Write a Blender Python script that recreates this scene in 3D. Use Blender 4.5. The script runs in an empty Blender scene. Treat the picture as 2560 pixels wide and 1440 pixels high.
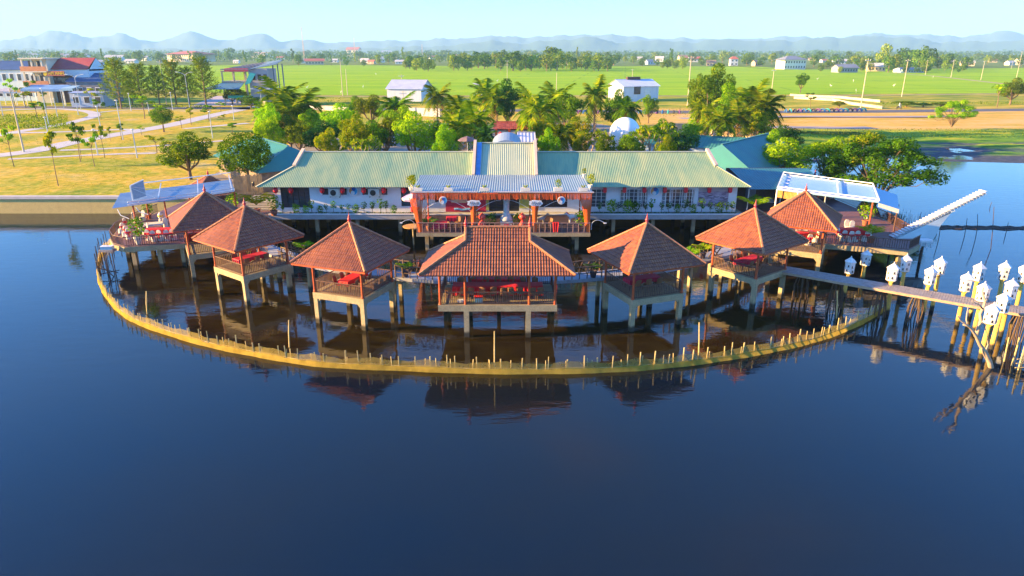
import bpy, math, random
from mathutils import Vector, Matrix, Euler
R = math.radians
sc = bpy.context.scene
COL = sc.collection
# ---------------------------------------------------------------- camera
F, CH = 1707.0, 18.0
PITCH = math.atan(588 / F)
cam = bpy.data.cameras.new('camera')
cam.sensor_width = 36; cam.lens = F * 36 / 2560; cam.clip_start = 0.5; cam.clip_end = 40000
camo = bpy.data.objects.new('camera', cam); COL.objects.link(camo)
camo.location = (0, 0, CH); camo.rotation_euler = (R(90) - PITCH, 0, 0)
sc.camera = camo
# ---------------------------------------------------------------- world, sun, exposure
SUN_EL, SUN_AZ = 13.0, 5.5          # azimuth: degrees in front of due left
w = bpy.data.worlds.new('World'); sc.world = w; w.use_nodes = True
nt = w.node_tree; nt.nodes.clear()
sky = nt.nodes.new('ShaderNodeTexSky'); sky.sky_type = 'NISHITA'; sky.sun_disc = False
sky.sun_elevation = R(SUN_EL); sky.sun_rotation = R(270 - SUN_AZ)
sky.altitude = 0; sky.air_density = 1.0; sky.dust_density = 0.3; sky.ozone_density = 8.0
bg = nt.nodes.new('ShaderNodeBackground'); bg.inputs['Strength'].default_value = 0.085
wo = nt.nodes.new('ShaderNodeOutputWorld')
nt.links.new(sky.outputs[0], bg.inputs[0]); nt.links.new(bg.outputs[0], wo.inputs[0])
sl = bpy.data.lights.new('sun', 'SUN'); sl.energy = 4.0; sl.angle = R(0.5); sl.color = (1.0, 0.62, 0.22)
slo = bpy.data.objects.new('sun', sl); COL.objects.link(slo)
sdir = Vector((-math.cos(R(SUN_AZ)) * math.cos(R(SUN_EL)), -math.sin(R(SUN_AZ)) * math.cos(R(SUN_EL)), math.sin(R(SUN_EL))))
slo.rotation_euler = sdir.to_track_quat('Z', 'Y').to_euler(); slo.location = (-60, 20, 60)
vs = sc.view_settings
vs.view_transform = 'Standard'; vs.look = 'None'; vs.gamma = 1; vs.use_curve_mapping = False
vs.exposure = 2.75
sc.cycles.max_bounces = 6; sc.cycles.diffuse_bounces = 3; sc.cycles.glossy_bounces = 3
sc.cycles.transparent_max_bounces = 8; sc.cycles.volume_bounces = 1; sc.cycles.transmission_bounces = 3
sc.cycles.use_denoising = True
sc.cycles.caustics_reflective = False; sc.cycles.caustics_refractive = False
# ---------------------------------------------------------------- helpers
_c, _s = math.cos(PITCH), math.sin(PITCH)
def at(px, py, z=0.0):
    """point of the photograph -> the place on the level z that is seen there"""
    u, v = (px - 1280) / F, (720 - py) / F
    t = (z - CH) / (-_s + v * _c)
    return Vector((u * t, (_c + v * _s) * t, z))
def atY(px, py, Y):
    u, v = (px - 1280) / F, (720 - py) / F
    t = Y / (_c + v * _s)
    return Vector((u * t, Y, CH + (-_s + v * _c) * t))
def tag(o, label=None, cat=None, group=None, kind=None):
    if label: o['label'] = label
    if cat: o['category'] = cat
    if group: o['group'] = group
    if kind: o['kind'] = kind
    return o
def empty(name, loc=(0, 0, 0), rz=0.0, label=None, cat=None, group=None):
    o = bpy.data.objects.new(name, None); COL.objects.link(o)
    o.location = loc; o.rotation_euler = (0, 0, rz); o.empty_display_size = 0.3
    return tag(o, label, cat, group)
def link_mesh(name, me, parent=None, loc=(0, 0, 0), rot=(0, 0, 0), scale=(1, 1, 1)):
    o = bpy.data.objects.new(name, me); COL.objects.link(o)
    o.parent = parent; o.location = loc; o.rotation_euler = rot; o.scale = scale
    return o
def kids(o): return [c for c in COL.objects if c.parent == o]
def copy_tree(o, parent=None, ch=None):
    c = o.copy(); COL.objects.link(c); c.parent = parent
    for k in (ch if ch is not None else kids(o)): copy_tree(k, c)
    return c
ORD = ['first', 'second', 'third', 'fourth', 'fifth', 'sixth', 'seventh', 'eighth', 'ninth', 'tenth', 'eleventh', 'twelfth', 'thirteenth', 'fourteenth', 'fifteenth', 'sixteenth', 'seventeenth', 'eighteenth', 'nineteenth', 'twentieth']
def nth(i): return ORD[i] if i < 20 else 'far %s' % ORD[i - 20]
class MB:
    def __init__(s): s.v = []; s.f = []; s.m = []; s.uv = {}
    def add(s, vs, fs, m=0, uvs=None):
        b = len(s.v); s.v += [tuple(p) for p in vs]
        for i, f in enumerate(fs):
            if uvs: s.uv[len(s.f)] = [uvs[k] for k in f]
            s.f.append(tuple(b + k for k in f)); s.m.append(m)
        return s
    def box(s, cx, cy, cz, sx, sy, sz, rz=0, m=0):
        c, n = math.cos(rz), math.sin(rz); vs = []
        for dz in (-.5, .5):
            for dx, dy in ((-.5, -.5), (.5, -.5), (.5, .5), (-.5, .5)):
                x, y = dx * sx, dy * sy
                vs.append((cx + x * c - y * n, cy + x * n + y * c, cz + dz * sz))
        return s.add(vs, [(3, 2, 1, 0), (4, 5, 6, 7), (0, 1, 5, 4), (1, 2, 6, 5), (2, 3, 7, 6), (3, 0, 4, 7)], m)
    def bb(s, x0, x1, y0, y1, z0, z1, m=0):
        return s.box((x0 + x1) / 2, (y0 + y1) / 2, (z0 + z1) / 2, abs(x1 - x0), abs(y1 - y0), abs(z1 - z0), 0, m)
    def bar(s, p, q, w, h=None, m=0):
        p, q = Vector(p), Vector(q); d = (q - p)
        if d.length < 1e-6: return s
        d.normalize(); h = h or w
        up = Vector((0, 0, 1)) if abs(d.z) < .95 else Vector((1, 0, 0))
        a = d.cross(up).normalized(); b = a.cross(d).normalized(); vs = []
        for e in (p, q):
            for i, j in ((-.5, -.5), (.5, -.5), (.5, .5), (-.5, .5)): vs.append(e + a * w * i + b * h * j)
        return s.add(vs, [(3, 2, 1, 0), (4, 5, 6, 7), (0, 1, 5, 4), (1, 2, 6, 5), (2, 3, 7, 6), (3, 0, 4, 7)], m)
    def tube(s, pts, r, n=6, m=0, caps=True):
        pts = [Vector(p) for p in pts]; k = len(pts)
        rs = r if isinstance(r, (list, tuple)) else [r] * k
        vs = []; prev = None
        for i, p in enumerate(pts):
            d = (pts[min(i + 1, k - 1)] - pts[max(i - 1, 0)])
            if d.length < 1e-9: d = Vector((0, 0, 1))
            d.normalize()
            up = prev if prev is not None else (Vector((1, 0, 0)) if abs(d.z) > .7 else Vector((0, 0, 1)))
            a = d.cross(up)
            if a.length < 1e-4: a = d.cross(Vector((0, 1, 0)))
            a.normalize(); b = a.cross(d).normalized(); prev = b
            for j in range(n):
                t = 2 * math.pi * j / n
                vs.append(p + a * math.cos(t) * rs[i] + b * math.sin(t) * rs[i])
        fs = []
        for i in range(k - 1):
            for j in range(n):
                a0 = i * n + j; a1 = i * n + (j + 1) % n
                fs.append((a0, a0 + n, a1 + n, a1))
        if caps: fs += [tuple(range(n)), tuple(reversed(range((k - 1) * n, k * n)))]
        return s.add(vs, fs, m)
    def lathe(s, prof, cx=0, cy=0, n=12, m=0, z0=0):
        vs = [(cx + r * math.cos(2 * math.pi * j / n), cy + r * math.sin(2 * math.pi * j / n), z0 + z) for r, z in prof for j in range(n)]
        fs = []
        for i in range(len(prof) - 1):
            for j in range(n):
                a0 = i * n + j; a1 = i * n + (j + 1) % n
                fs.append((a0, a1, a1 + n, a0 + n))
        fs += [tuple(reversed(range(n))), tuple(range((len(prof) - 1) * n, len(prof) * n))]
        return s.add(vs, fs, m)
    def poly(s, pts, m=0): return s.add(pts, [tuple(range(len(pts)))], m)
    def prism(s, pl, z0, z1, m=0):
        n = len(pl); vs = [(x, y, z0) for x, y in pl] + [(x, y, z1) for x, y in pl]
        fs = [tuple(reversed(range(n))), tuple(range(n, 2 * n))] + [(i, (i + 1) % n, n + (i + 1) % n, n + i) for i in range(n)]
        return s.add(vs, fs, m)
    def slab(s, pts, th, m=0):                      # a flat (tilted) panel of thickness th, below the given face
        pts = [Vector(p) for p in pts]; n = len(pts)
        nn = (pts[1] - pts[0]).cross(pts[2] - pts[0]).normalized()
        vs = pts + [p - nn * th for p in pts]
        fs = [tuple(range(n)), tuple(reversed(range(n, 2 * n)))] + [((i + 1) % n, i, n + i, n + (i + 1) % n) for i in range(n)]
        return s.add(vs, fs, m)
    def build(s, name, mats, parent=None, loc=(0, 0, 0), rz=0.0, smooth=False):
        me = s.mesh(name, mats, smooth)
        return link_mesh(name, me, parent, loc, (0, 0, rz))
    def mesh(s, name, mats, smooth=False):
        me = bpy.data.meshes.new(name); me.from_pydata(s.v, [], s.f)
        if not isinstance(mats, (list, tuple)): mats = [mats]
        for m in mats: me.materials.append(m)
        me.polygons.foreach_set('material_index', s.m)
        if smooth: me.polygons.foreach_set('use_smooth', [True] * len(s.f))
        if s.uv:
            ul = me.uv_layers.new(name='UVMap')
            for p in me.polygons:
                q = s.uv.get(p.index)
                if q:
                    for li, c in zip(p.loop_indices, q): ul.data[li].uv = c
        me.update()
        return me
def tile_slope(mb, A, B, C, D, tw=.18, th=.30, amp=.018, step=.04, m=0, sub=3):
    """a roof slope of S-shaped tiles: A-B along the eave, D above A, C above B"""
    A, B, C, D = map(Vector, (A, B, C, D)); U = (B - A).normalized()
    N = U.cross(D - A).normalized()
    if N.z < 0: N = -N
    V = N.cross(U); V = V if V.dot(D - A) > 0 else -V
    L = (B - A).length; H = (D - A).dot(V); uD, uC = (D - A).dot(U), (C - A).dot(U)
    rows = max(1, int(round(H / th))); du = tw / sub
    n = int(L / du) + 1
    vs = []; uvs = []
    for k in range(rows):
        for e in (0, 1):
            v = H * (k + e) / rows; f = v / H
            lo, hi = uD * f, L + (uC - L) * f
            for i in range(n + 1):
                u = min(max(L * i / n, lo), hi); uu = u / tw
                wv = math.sin(2 * math.pi * uu); wv = amp * (wv + .35 * math.sin(4 * math.pi * uu + .6))
                p = A + U * u + V * v + N * (wv + (step if e == 0 else 0))
                vs.append(p); uvs.append((uu, k + .1 + .8 * e))
    fs = []; w_ = n + 1
    for r in range(2 * rows - 1):
        for i in range(n): fs.append((r * w_ + i, r * w_ + i + 1, (r + 1) * w_ + i + 1, (r + 1) * w_ + i))
    mb.add(vs, fs, m, uvs)
def corr_sheet(mb, poly, U, period=.22, amp=.03, m=0, sub=4):
    """corrugated sheet over a flat convex outline; ribs run up the slope, across U"""
    P = [Vector(p) for p in poly]; A = P[0]; U = Vector(U).normalized()
    N = None
    for i in range(1, len(P) - 1):
        q = (P[i] - A).cross(P[i + 1] - A)
        if q.length > 1e-6: N = q.normalized(); break
    if N.z < 0: N = -N
    V = N.cross(U).normalized(); q2 = [((p - A).dot(U), (p - A).dot(V)) for p in P]
    u0, u1 = min(a for a, b in q2), max(a for a, b in q2)
    n = max(2, int((u1 - u0) / period * sub)); vs = []
    for i in range(n + 1):
        u = u0 + (u1 - u0) * i / n; ue = min(max(u, u0 + 1e-5), u1 - 1e-5); hits = []
        for j in range(len(q2)):
            (a, b), (c, d) = q2[j], q2[(j + 1) % len(q2)]
            if (a - ue) * (c - ue) <= 0 and abs(a - c) > 1e-9: hits.append(b + (d - b) * (ue - a) / (c - a))
        lo, hi = min(hits), max(hits)
        wv = amp * max(-.5, min(.5, .9 * math.sin(2 * math.pi * u / period)))
        vs += [A + U * u + V * lo + N * wv, A + U * u + V * hi + N * wv]
    mb.add(vs, [(2 * i, 2 * i + 2, 2 * i + 3, 2 * i + 1) for i in range(n)], m)
# ---------------------------------------------------------------- materials
MATS = {}
def newmat(name):
    m = bpy.data.materials.new(name); m.use_nodes = True; t = m.node_tree; t.nodes.clear()
    o = t.nodes.new('ShaderNodeOutputMaterial'); return m, t, o
def N(t, typ, **kw):
    n = t.nodes.new(typ)
    for k, v in kw.items():
        if k.startswith('i_'): n.inputs[k[2:].replace('_', ' ')].default_value = v
        else: setattr(n, k, v)
    return n
def rgba(c): return (c[0], c[1], c[2], 1)
def ramp(t, fac, stops):
    r = t.nodes.new('ShaderNodeValToRGB'); cr = r.color_ramp
    while len(cr.elements) < len(stops): cr.elements.new(.5)
    for e, (p, c) in zip(cr.elements, stops): e.position = p; e.color = rgba(c)
    t.links.new(fac, r.inputs[0]); return r.outputs[0]
def mixc(t, fac, a, b, mode='MIX'):
    n = t.nodes.new('ShaderNodeMix'); n.data_type = 'RGBA'; n.blend_type = mode
    for s, v in ((n.inputs[0], fac), (n.inputs[6], a), (n.inputs[7], b)):
        if hasattr(v, 'links'): t.links.new(v, s)
        elif isinstance(v, (int, float)): s.default_value = v
        else: s.default_value = rgba(v)
    return n.outputs[2]
def pbr(name, c1, c2=None, scale=2.0, rough=.7, bump=0.0, bscale=None, spec=.5, metal=0.0, detail=4, stretch=None, coord='Object', rnd=0.0):
    if name in MATS: return MATS[name]
    m, t, o = newmat(name); b = N(t, 'ShaderNodeBsdfPrincipled', i_Roughness=rough, i_Metallic=metal)
    b.inputs['Specular IOR Level'].default_value = spec
    tc = N(t, 'ShaderNodeTexCoord'); src = tc.outputs[coord]
    if stretch:
        mp = N(t, 'ShaderNodeMapping'); mp.inputs['Scale'].default_value = stretch; t.links.new(src, mp.inputs[0]); src = mp.outputs[0]
    nz = N(t, 'ShaderNodeTexNoise', i_Scale=scale, i_Detail=detail, i_Roughness=.6); t.links.new(src, nz.inputs['Vector'])
    c2 = c2 or tuple(x * .75 for x in c1)
    col = ramp(t, nz.outputs[0], [(.32, c1), (.68, c2)])
    if rnd:
        oi = N(t, 'ShaderNodeObjectInfo'); h = N(t, 'ShaderNodeHueSaturation')
        mr = N(t, 'ShaderNodeMapRange'); mr.inputs[3].default_value = 1 - rnd; mr.inputs[4].default_value = 1 + rnd
        t.links.new(oi.outputs['Random'], mr.inputs[0]); t.links.new(mr.outputs[0], h.inputs['Value']); t.links.new(col, h.inputs['Color']); col = h.outputs[0]
    t.links.new(col, b.inputs['Base Color'])
    if bump:
        n2 = N(t, 'ShaderNodeTexNoise', i_Scale=bscale or scale * 6, i_Detail=5); t.links.new(src, n2.inputs['Vector'])
        bp = N(t, 'ShaderNodeBump', i_Strength=bump, i_Distance=.05); t.links.new(n2.outputs[0], bp.inputs['Height']); t.links.new(bp.outputs[0], b.inputs['Normal'])
    t.links.new(b.outputs[0], o.inputs[0]); MATS[name] = m; return m
def leafmat(name, dark, mid, light, trans=.35, nscale=6.5):
    m, t, o = newmat(name)
    g = N(t, 'ShaderNodeNewGeometry'); tc = N(t, 'ShaderNodeTexCoord'); oi = N(t, 'ShaderNodeObjectInfo')
    nz = N(t, 'ShaderNodeTexNoise', i_Scale=nscale, i_Detail=2); t.links.new(tc.outputs['Object'], nz.inputs['Vector'])
    a = N(t, 'ShaderNodeMath', operation='MULTIPLY_ADD'); a.inputs[1].default_value = .45; t.links.new(g.outputs['Random Per Island'], a.inputs[0])
    a2 = N(t, 'ShaderNodeMath', operation='MULTIPLY_ADD'); a2.inputs[1].default_value = 1.5; a2.inputs[2].default_value = -.48
    t.links.new(nz.outputs[0], a2.inputs[0]); t.links.new(a2.outputs[0], a.inputs[2])
    col = ramp(t, a.outputs[0], [(.15, dark), (.5, mid), (.85, light)])
    h = N(t, 'ShaderNodeHueSaturation'); mr = N(t, 'ShaderNodeMapRange'); mr.inputs[3].default_value = .75; mr.inputs[4].default_value = 1.25
    t.links.new(oi.outputs['Random'], mr.inputs[0]); t.links.new(mr.outputs[0], h.inputs['Value']); t.links.new(col, h.inputs['Color'])
    mr2 = N(t, 'ShaderNodeMapRange'); mr2.inputs[3].default_value = .485; mr2.inputs[4].default_value = .515
    mu = N(t, 'ShaderNodeMath', operation='FRACT'); mx = N(t, 'ShaderNodeMath', operation='MULTIPLY'); mx.inputs[1].default_value = 7.31
    t.links.new(oi.outputs['Random'], mx.inputs[0]); t.links.new(mx.outputs[0], mu.inputs[0]); t.links.new(mu.outputs[0], mr2.inputs[0]); t.links.new(mr2.outputs[0], h.inputs['Hue'])
    d = N(t, 'ShaderNodeBsdfDiffuse'); tr = N(t, 'ShaderNodeBsdfTranslucent'); mxs = N(t, 'ShaderNodeMixShader'); mxs.inputs[0].default_value = trans
    t.links.new(h.outputs[0], d.inputs[0])
    br = N(t, 'ShaderNodeHueSaturation'); br.inputs['Value'].default_value = 1.25; br.inputs['Saturation'].default_value = 1.1
    t.links.new(h.outputs[0], br.inputs['Color']); t.links.new(br.outputs[0], tr.inputs[0])
    t.links.new(d.outputs[0], mxs.inputs[1]); t.links.new(tr.outputs[0], mxs.inputs[2]); t.links.new(mxs.outputs[0], o.inputs[0])
    MATS[name] = m; return m
def tilemat(name, cols, rough=.6):
    m, t, o = newmat(name); b = N(t, 'ShaderNodeBsdfPrincipled', i_Roughness=rough)
    uv = N(t, 'ShaderNodeUVMap'); sp = N(t, 'ShaderNodeVectorMath', operation='FLOOR'); t.links.new(uv.outputs[0], sp.inputs[0])
    wn = N(t, 'ShaderNodeTexWhiteNoise', noise_dimensions='3D'); t.links.new(sp.outputs[0], wn.inputs['Vector'])
    tc = N(t, 'ShaderNodeTexCoord'); nz = N(t, 'ShaderNodeTexNoise', i_Scale=1.3, i_Detail=5); t.links.new(tc.outputs['Object'], nz.inputs['Vector'])
    a = N(t, 'ShaderNodeMath', operation='MULTIPLY_ADD'); a.inputs[1].default_value = .5; t.links.new(wn.outputs[0], a.inputs[0])
    a2 = N(t, 'ShaderNodeMath', operation='MULTIPLY'); a2.inputs[1].default_value = .5; t.links.new(nz.outputs[0], a2.inputs[0]); t.links.new(a2.outputs[0], a.inputs[2])
    t.links.new(ramp(t, a.outputs[0], [(.2, cols[0]), (.5, cols[1]), (.85, cols[2])]), b.inputs['Base Color'])
    t.links.new(b.outputs[0], o.inputs[0]); MATS[name] = m; return m
M_conc = None
def concrete(name, c1, c2, tide=True):
    m, t, o = newmat(name); b = N(t, 'ShaderNodeBsdfPrincipled', i_Roughness=.85)
    g = N(t, 'ShaderNodeNewGeometry'); nz = N(t, 'ShaderNodeTexNoise', i_Scale=1.6, i_Detail=6, i_Roughness=.65); t.links.new(g.outputs['Position'], nz.inputs['Vector'])
    col = ramp(t, nz.outputs[0], [(.3, c1), (.7, c2)])
    n3 = N(t, 'ShaderNodeTexNoise', i_Scale=14, i_Detail=3); t.links.new(g.outputs['Position'], n3.inputs['Vector'])
    col = mixc(t, .35, col, ramp(t, n3.outputs[0], [(.35, tuple(x * .6 for x in c2)), (.65, c1)]))
    if tide:       # algae line left by the water
        s = N(t, 'ShaderNodeSeparateXYZ'); t.links.new(g.outputs['Position'], s.inputs[0])
        ad = N(t, 'ShaderNodeMath', operation='MULTIPLY_ADD'); ad.inputs[1].default_value = -.35; t.links.new(nz.outputs[0], ad.inputs[0]); t.links.new(s.outputs[2], ad.inputs[2])
        mr = N(t, 'ShaderNodeMapRange'); mr.inputs[1].default_value = .12; mr.inputs[2].default_value = .34; mr.inputs[3].default_value = 1; mr.inputs[4].default_value = 0
        t.links.new(ad.outputs[0], mr.inputs[0]); col = mixc(t, mr.outputs[0], col, (.035, .03, .018))
    t.links.new(col, b.inputs['Base Color'])
    bp = N(t, 'ShaderNodeBump', i_Strength=.35, i_Distance=.03); t.links.new(n3.outputs[0], bp.inputs['Height']); t.links.new(bp.outputs[0], b.inputs['Normal'])
    t.links.new(b.outputs[0], o.inputs[0]); MATS[name] = m; return m
CONC = concrete('weathered_concrete', (.48, .385, .22), (.28, .225, .13))
QUAY = concrete('quay_concrete', (.80, .58, .20), (.62, .42, .14), False)
TILE = tilemat('clay_tile', [(.19, .060, .036), (.27, .086, .042), (.37, .122, .048)])
TILE2 = tilemat('red_tile', [(.22, .05, .04), (.36, .07, .05), (.48, .14, .09)])
RIDGE = pbr('ridge_tile', (.46, .20, .08), (.30, .11, .06), 3)
REDW = pbr('red_painted_wood', (.50, .10, .025), (.36, .06, .02), 4, .45)
DARKW = pbr('dark_wood', (.11, .045, .03), (.065, .03, .022), 5, .55)
RAILW = pbr('rail_wood', (.15, .07, .045), (.08, .04, .03), 5, .55)
RUSTIC = pbr('rustic_branch', (.20, .12, .07), (.10, .06, .04), 6, .7)
PLANK = pbr('grey_plank', (.36, .31, .29), (.22, .19, .18), 3, .75, bump=.3, bscale=20)
FIN = pbr('finial_red', (.55, .04, .05), (.45, .02, .04), 6, .4)
CLOTH = pbr('red_cloth', (.82, .016, .020), (.70, .008, .014), 3, .7)
MCLOTH = pbr('crimson_cloth', (.60, .008, .05), (.46, .005, .04), 3, .7)
WHITE = pbr('white_paint', (.80, .80, .80), (.70, .71, .72), 2, .5)
WHITEC = pbr('white_cover', (.76, .71, .62), (.64, .58, .48), 4, .8)
WALLW = pbr('white_wall', (.78, .80, .82), (.66, .70, .74), .8, .8, bump=.08, bscale=9)
WICK = pbr('wicker', (.30, .14, .06), (.18, .08, .035), 22, .6, bump=.5, bscale=60)
BAMB = pbr('bamboo_orange', (.75, .15, .015), (.62, .07, .012), 6, .45, stretch=(8, 8, .6))
BAMBY = pbr('bamboo_wall', (.44, .31, .15), (.26, .17, .08), 2, .7, stretch=(9, 9, .5))
DARK = pbr('dark_opening', (.025, .022, .02), (.012, .011, .01), 2, .4)
GLASS = pbr('window_glass', (.05, .06, .08), (.03, .035, .05), 1, .12, spec=.8)
METAL = pbr('galvanised_metal', (.62, .66, .70), (.50, .54, .58), 1.5, .35, metal=.3)
GALV = pbr('awning_sheet', (.34, .43, .52), (.26, .35, .44), .8, .45)
AWNW = pbr('awning_canvas', (.26, .46, .62), (.21, .40, .56), .6, .5)
GREENR = pbr('green_sheet_roof', (.37, .43, .22), (.17, .31, .20), .55, .5, detail=10, stretch=(1.9, .45, 1))
TEALR = pbr('teal_sheet_roof', (.04, .22, .20), (.035, .17, .18), .4, .5, detail=8)
BLUER = pbr('porch_sheet', (.30, .38, .42), (.22, .30, .34), .6, .4, detail=8)
LANT = pbr('red_lantern', (.75, .01, .03), (.62, .008, .02), 4, .5)
BLACKP = pbr('black_paint', (.02, .02, .022), (.03, .03, .033), 4, .4)
TRUNKM = pbr('bark', (.22, .15, .09), (.12, .08, .05), 5, .9, bump=.4)
PALEBARK = pbr('pale_bark', (.52, .40, .27), (.36, .27, .18), 4, .85)
PALMTR = pbr('palm_bark', (.50, .38, .20), (.34, .25, .13), 3, .85)
STAKE = pbr('bamboo_stake', (.62, .50, .22), (.46, .34, .13), 5, .6)
DSTAKE = pbr('dark_stake', (.09, .06, .05), (.05, .035, .03), 5, .7)
YPOLE = concrete('weathered_pole', (.80, .55, .12), (.66, .42, .09))
PATHM = pbr('path_concrete', (.52, .50, .50), (.43, .42, .43), .5, .85, detail=8)
POT = pbr('terracotta', (.38, .12, .06), (.26, .08, .04), 4, .7)
L_green = leafmat('leaf_green', (.03, .085, .006), (.08, .20, .010), (.18, .32, .015), .42)
L_bright = leafmat('leaf_bright', (.08, .21, .006), (.21, .40, .010), (.40, .54, .015), .42)
L_yellow = leafmat('leaf_yellow', (.07, .16, .005), (.21, .31, .008), (.48, .42, .015), .42)
L_olive = leafmat('leaf_olive', (.035, .08, .006), (.10, .18, .010), (.24, .29, .015), .42)
L_deep = leafmat('leaf_deep', (.018, .055, .012), (.04, .12, .02), (.09, .20, .03))
L_palm = leafmat('leaf_palm', (.045, .11, .006), (.14, .25, .010), (.36, .38, .02), .45)
L_dead = leafmat('leaf_dead', (.28, .13, .04), (.42, .22, .07), (.60, .36, .13))
L_far = leafmat('leaf_far', (.04, .10, .016), (.08, .17, .022), (.16, .26, .03), trans=.3, nscale=5)
L_far2 = leafmat('leaf_far_light', (.08, .16, .012), (.17, .27, .018), (.32, .38, .03), trans=.3, nscale=5)
# ---------------------------------------------------------------- the setting: land, water, hills
GZ = 2.0
SH = [(-9500, 79.7), (-21, 79.7), (-20, 79), (27, 79), (30, 80), (36, 85), (45, 96), (58, 110), (70, 121), (80, 120), (95, 117), (112, 119), (200, 124), (9500, 140)]
def ys(x):
    for (a, b), (c, d) in zip(SH, SH[1:]):
        if x <= c: return b + (d - b) * (x - a) / (c - a)
    return SH[-1][1]
def hn(x, y):
    return math.sin(x * .21 + 1.3 * math.sin(y * .17)) * .5 + math.sin(y * .45 + x * .06 + 1.1) * .35 + math.sin(x * .53 - y * .31) * .25 + math.sin(x * 1.1 + y * .9) * .2
def ground_h(x, t):
    b = min(1, max(0, (x - 29) / 10)); y = ys(x) + t
    if b == 0: return GZ
    if t < 26: q = -.15 + t * .009 + (.16 if x > 76 else max(0, (x - 66) / 10 * .16)) + (.20 * hn(x, y) if t > 2 else 0) * min(1, t / 10)
    elif t < 34: q = .1 + (t - 26) * .07
    elif t < 70: q = .66 + (t - 34) / 36 * 1.34
    else: q = GZ
    return q * b + GZ * (1 - b)
def build_land():
    xs = sorted(set([-9500, -6000, -3500, -2000, -1200, -700, -400, -200, -120] + [x for x in range(-100, 29, 8)] + [29 + i * 1.6 for i in range(62)] + [130, 140, 150, 170, 200, 300, 450, 700, 1200, 2000, 3500, 6000, 9500]))
    ts = [0, 1, 2, 3.5, 5, 6.5, 8, 9.5, 11, 12.5, 14, 15.5, 17, 18.5, 20, 21.5, 23, 24.5, 26, 28, 30, 32, 34, 38, 44, 52, 60, 70, 85, 110, 140, 200, 300, 500, 800, 1300, 2500, 5000, 9500]
    mb = MB(); vs = [(x, ys(x) + t, ground_h(x, t)) for t in ts for x in xs]; n = len(xs)
    fs = [(r * n + i, r * n + i + 1, (r + 1) * n + i + 1, (r + 1) * n + i) for r in range(len(ts) - 1) for i in range(n - 1)]
    mb.add(vs, fs)
    m, t, o = newmat('land_soil'); b = N(t, 'ShaderNodeBsdfPrincipled', i_Roughness=.95); b.inputs['Specular IOR Level'].default_value = .1
    g = N(t, 'ShaderNodeNewGeometry'); sp = N(t, 'ShaderNodeSeparateXYZ'); t.links.new(g.outputs['Position'], sp.inputs[0])
    n1 = N(t, 'ShaderNodeTexNoise', i_Scale=.07, i_Detail=8, i_Roughness=.62); t.links.new(g.outputs['Position'], n1.inputs['Vector'])
    n2 = N(t, 'ShaderNodeTexNoise', i_Scale=.9, i_Detail=6, i_Roughness=.7); t.links.new(g.outputs['Position'], n2.inputs['Vector'])
    mp = N(t, 'ShaderNodeMapping'); mp.inputs['Scale'].default_value = (.3, 1, 1); t.links.new(g.outputs['Position'], mp.inputs[0])
    n3 = N(t, 'ShaderNodeTexNoise', i_Scale=.22, i_Detail=6, i_Roughness=.65); t.links.new(mp.outputs[0], n3.inputs['Vector'])
    lawn = ramp(t, n1.outputs[0], [(.38, (.10, .24, .012)), (.47, (.30, .34, .02)), (.54, (.64, .40, .03)), (.60, (.58, .42, .10)), (.68, (.56, .45, .30))])
    lawn = mixc(t, .5, lawn, ramp(t, n2.outputs[0], [(.36, (.12, .20, .012)), (.5, (.46, .36, .03)), (.64, (.72, .48, .14))]))
    sand = ramp(t, n3.outputs[0], [(.36, (.32, .32, .02)), (.46, (.66, .38, .04)), (.6, (.76, .46, .16)), (.72, (.58, .40, .22))])
    sand = mixc(t, .3, sand, ramp(t, n2.outputs[0], [(.3, (.45, .28, .05)), (.7, (.75, .48, .22))]))
    mx = N(t, 'ShaderNodeMapRange'); mx.inputs[1].default_value = 20; mx.inputs[2].default_value = 45; t.links.new(sp.outputs[0], mx.inputs[0])
    col = mixc(t, mx.outputs[0], lawn, sand)
    mq = N(t, 'ShaderNodeMapRange'); mq.inputs[1].default_value = 206; mq.inputs[2].default_value = 222; t.links.new(sp.outputs[1], mq.inputs[0])
    verge = ramp(t, n3.outputs[0], [(.38, (.10, .20, .015)), (.5, (.30, .32, .02)), (.62, (.58, .42, .06))]); col = mixc(t, mq.outputs[0], col, verge)
    def zr(a, b_):
        ad = N(t, 'ShaderNodeMath', operation='MULTIPLY_ADD'); ad.inputs[1].default_value = -.5; t.links.new(n3.outputs[0], ad.inputs[0]); t.links.new(sp.outputs[2], ad.inputs[2])
        q = N(t, 'ShaderNodeMapRange'); q.inputs[1].default_value = a - .25; q.inputs[2].default_value = b_ - .25; t.links.new(ad.outputs[0], q.inputs[0]); return q.outputs[0]
    grass = ramp(t, n3.outputs[0], [(.38, (.05, .16, .02)), (.5, (.17, .32, .02)), (.62, (.40, .40, .03))])
    col = mixc(t, zr(.95, 1.15), grass, col)
    mud = ramp(t, n2.outputs[0], [(.35, (.045, .055, .08)), (.6, (.09, .10, .13)), (.75, (.30, .32, .30))])
    col = mixc(t, zr(.10, .28), mud, col)
    my = N(t, 'ShaderNodeMapRange'); my.inputs[1].default_value = 250; my.inputs[2].default_value = 420; t.links.new(sp.outputs[1], my.inputs[0])
    col = mixc(t, my.outputs[0], col, ramp(t, n1.outputs[0], [(.35, (.05, .11, .02)), (.65, (.22, .28, .04))]))
    t.links.new(col, b.inputs['Base Color'])
    bp = N(t, 'ShaderNodeBump', i_Strength=.6, i_Distance=.25); t.links.new(n2.outputs[0], bp.inputs['Height']); t.links.new(bp.outputs[0], b.inputs['Normal'])
    t.links.new(b.outputs[0], o.inputs[0])
    tag(mb.build('ground', m), kind='structure')
build_land()
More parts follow.
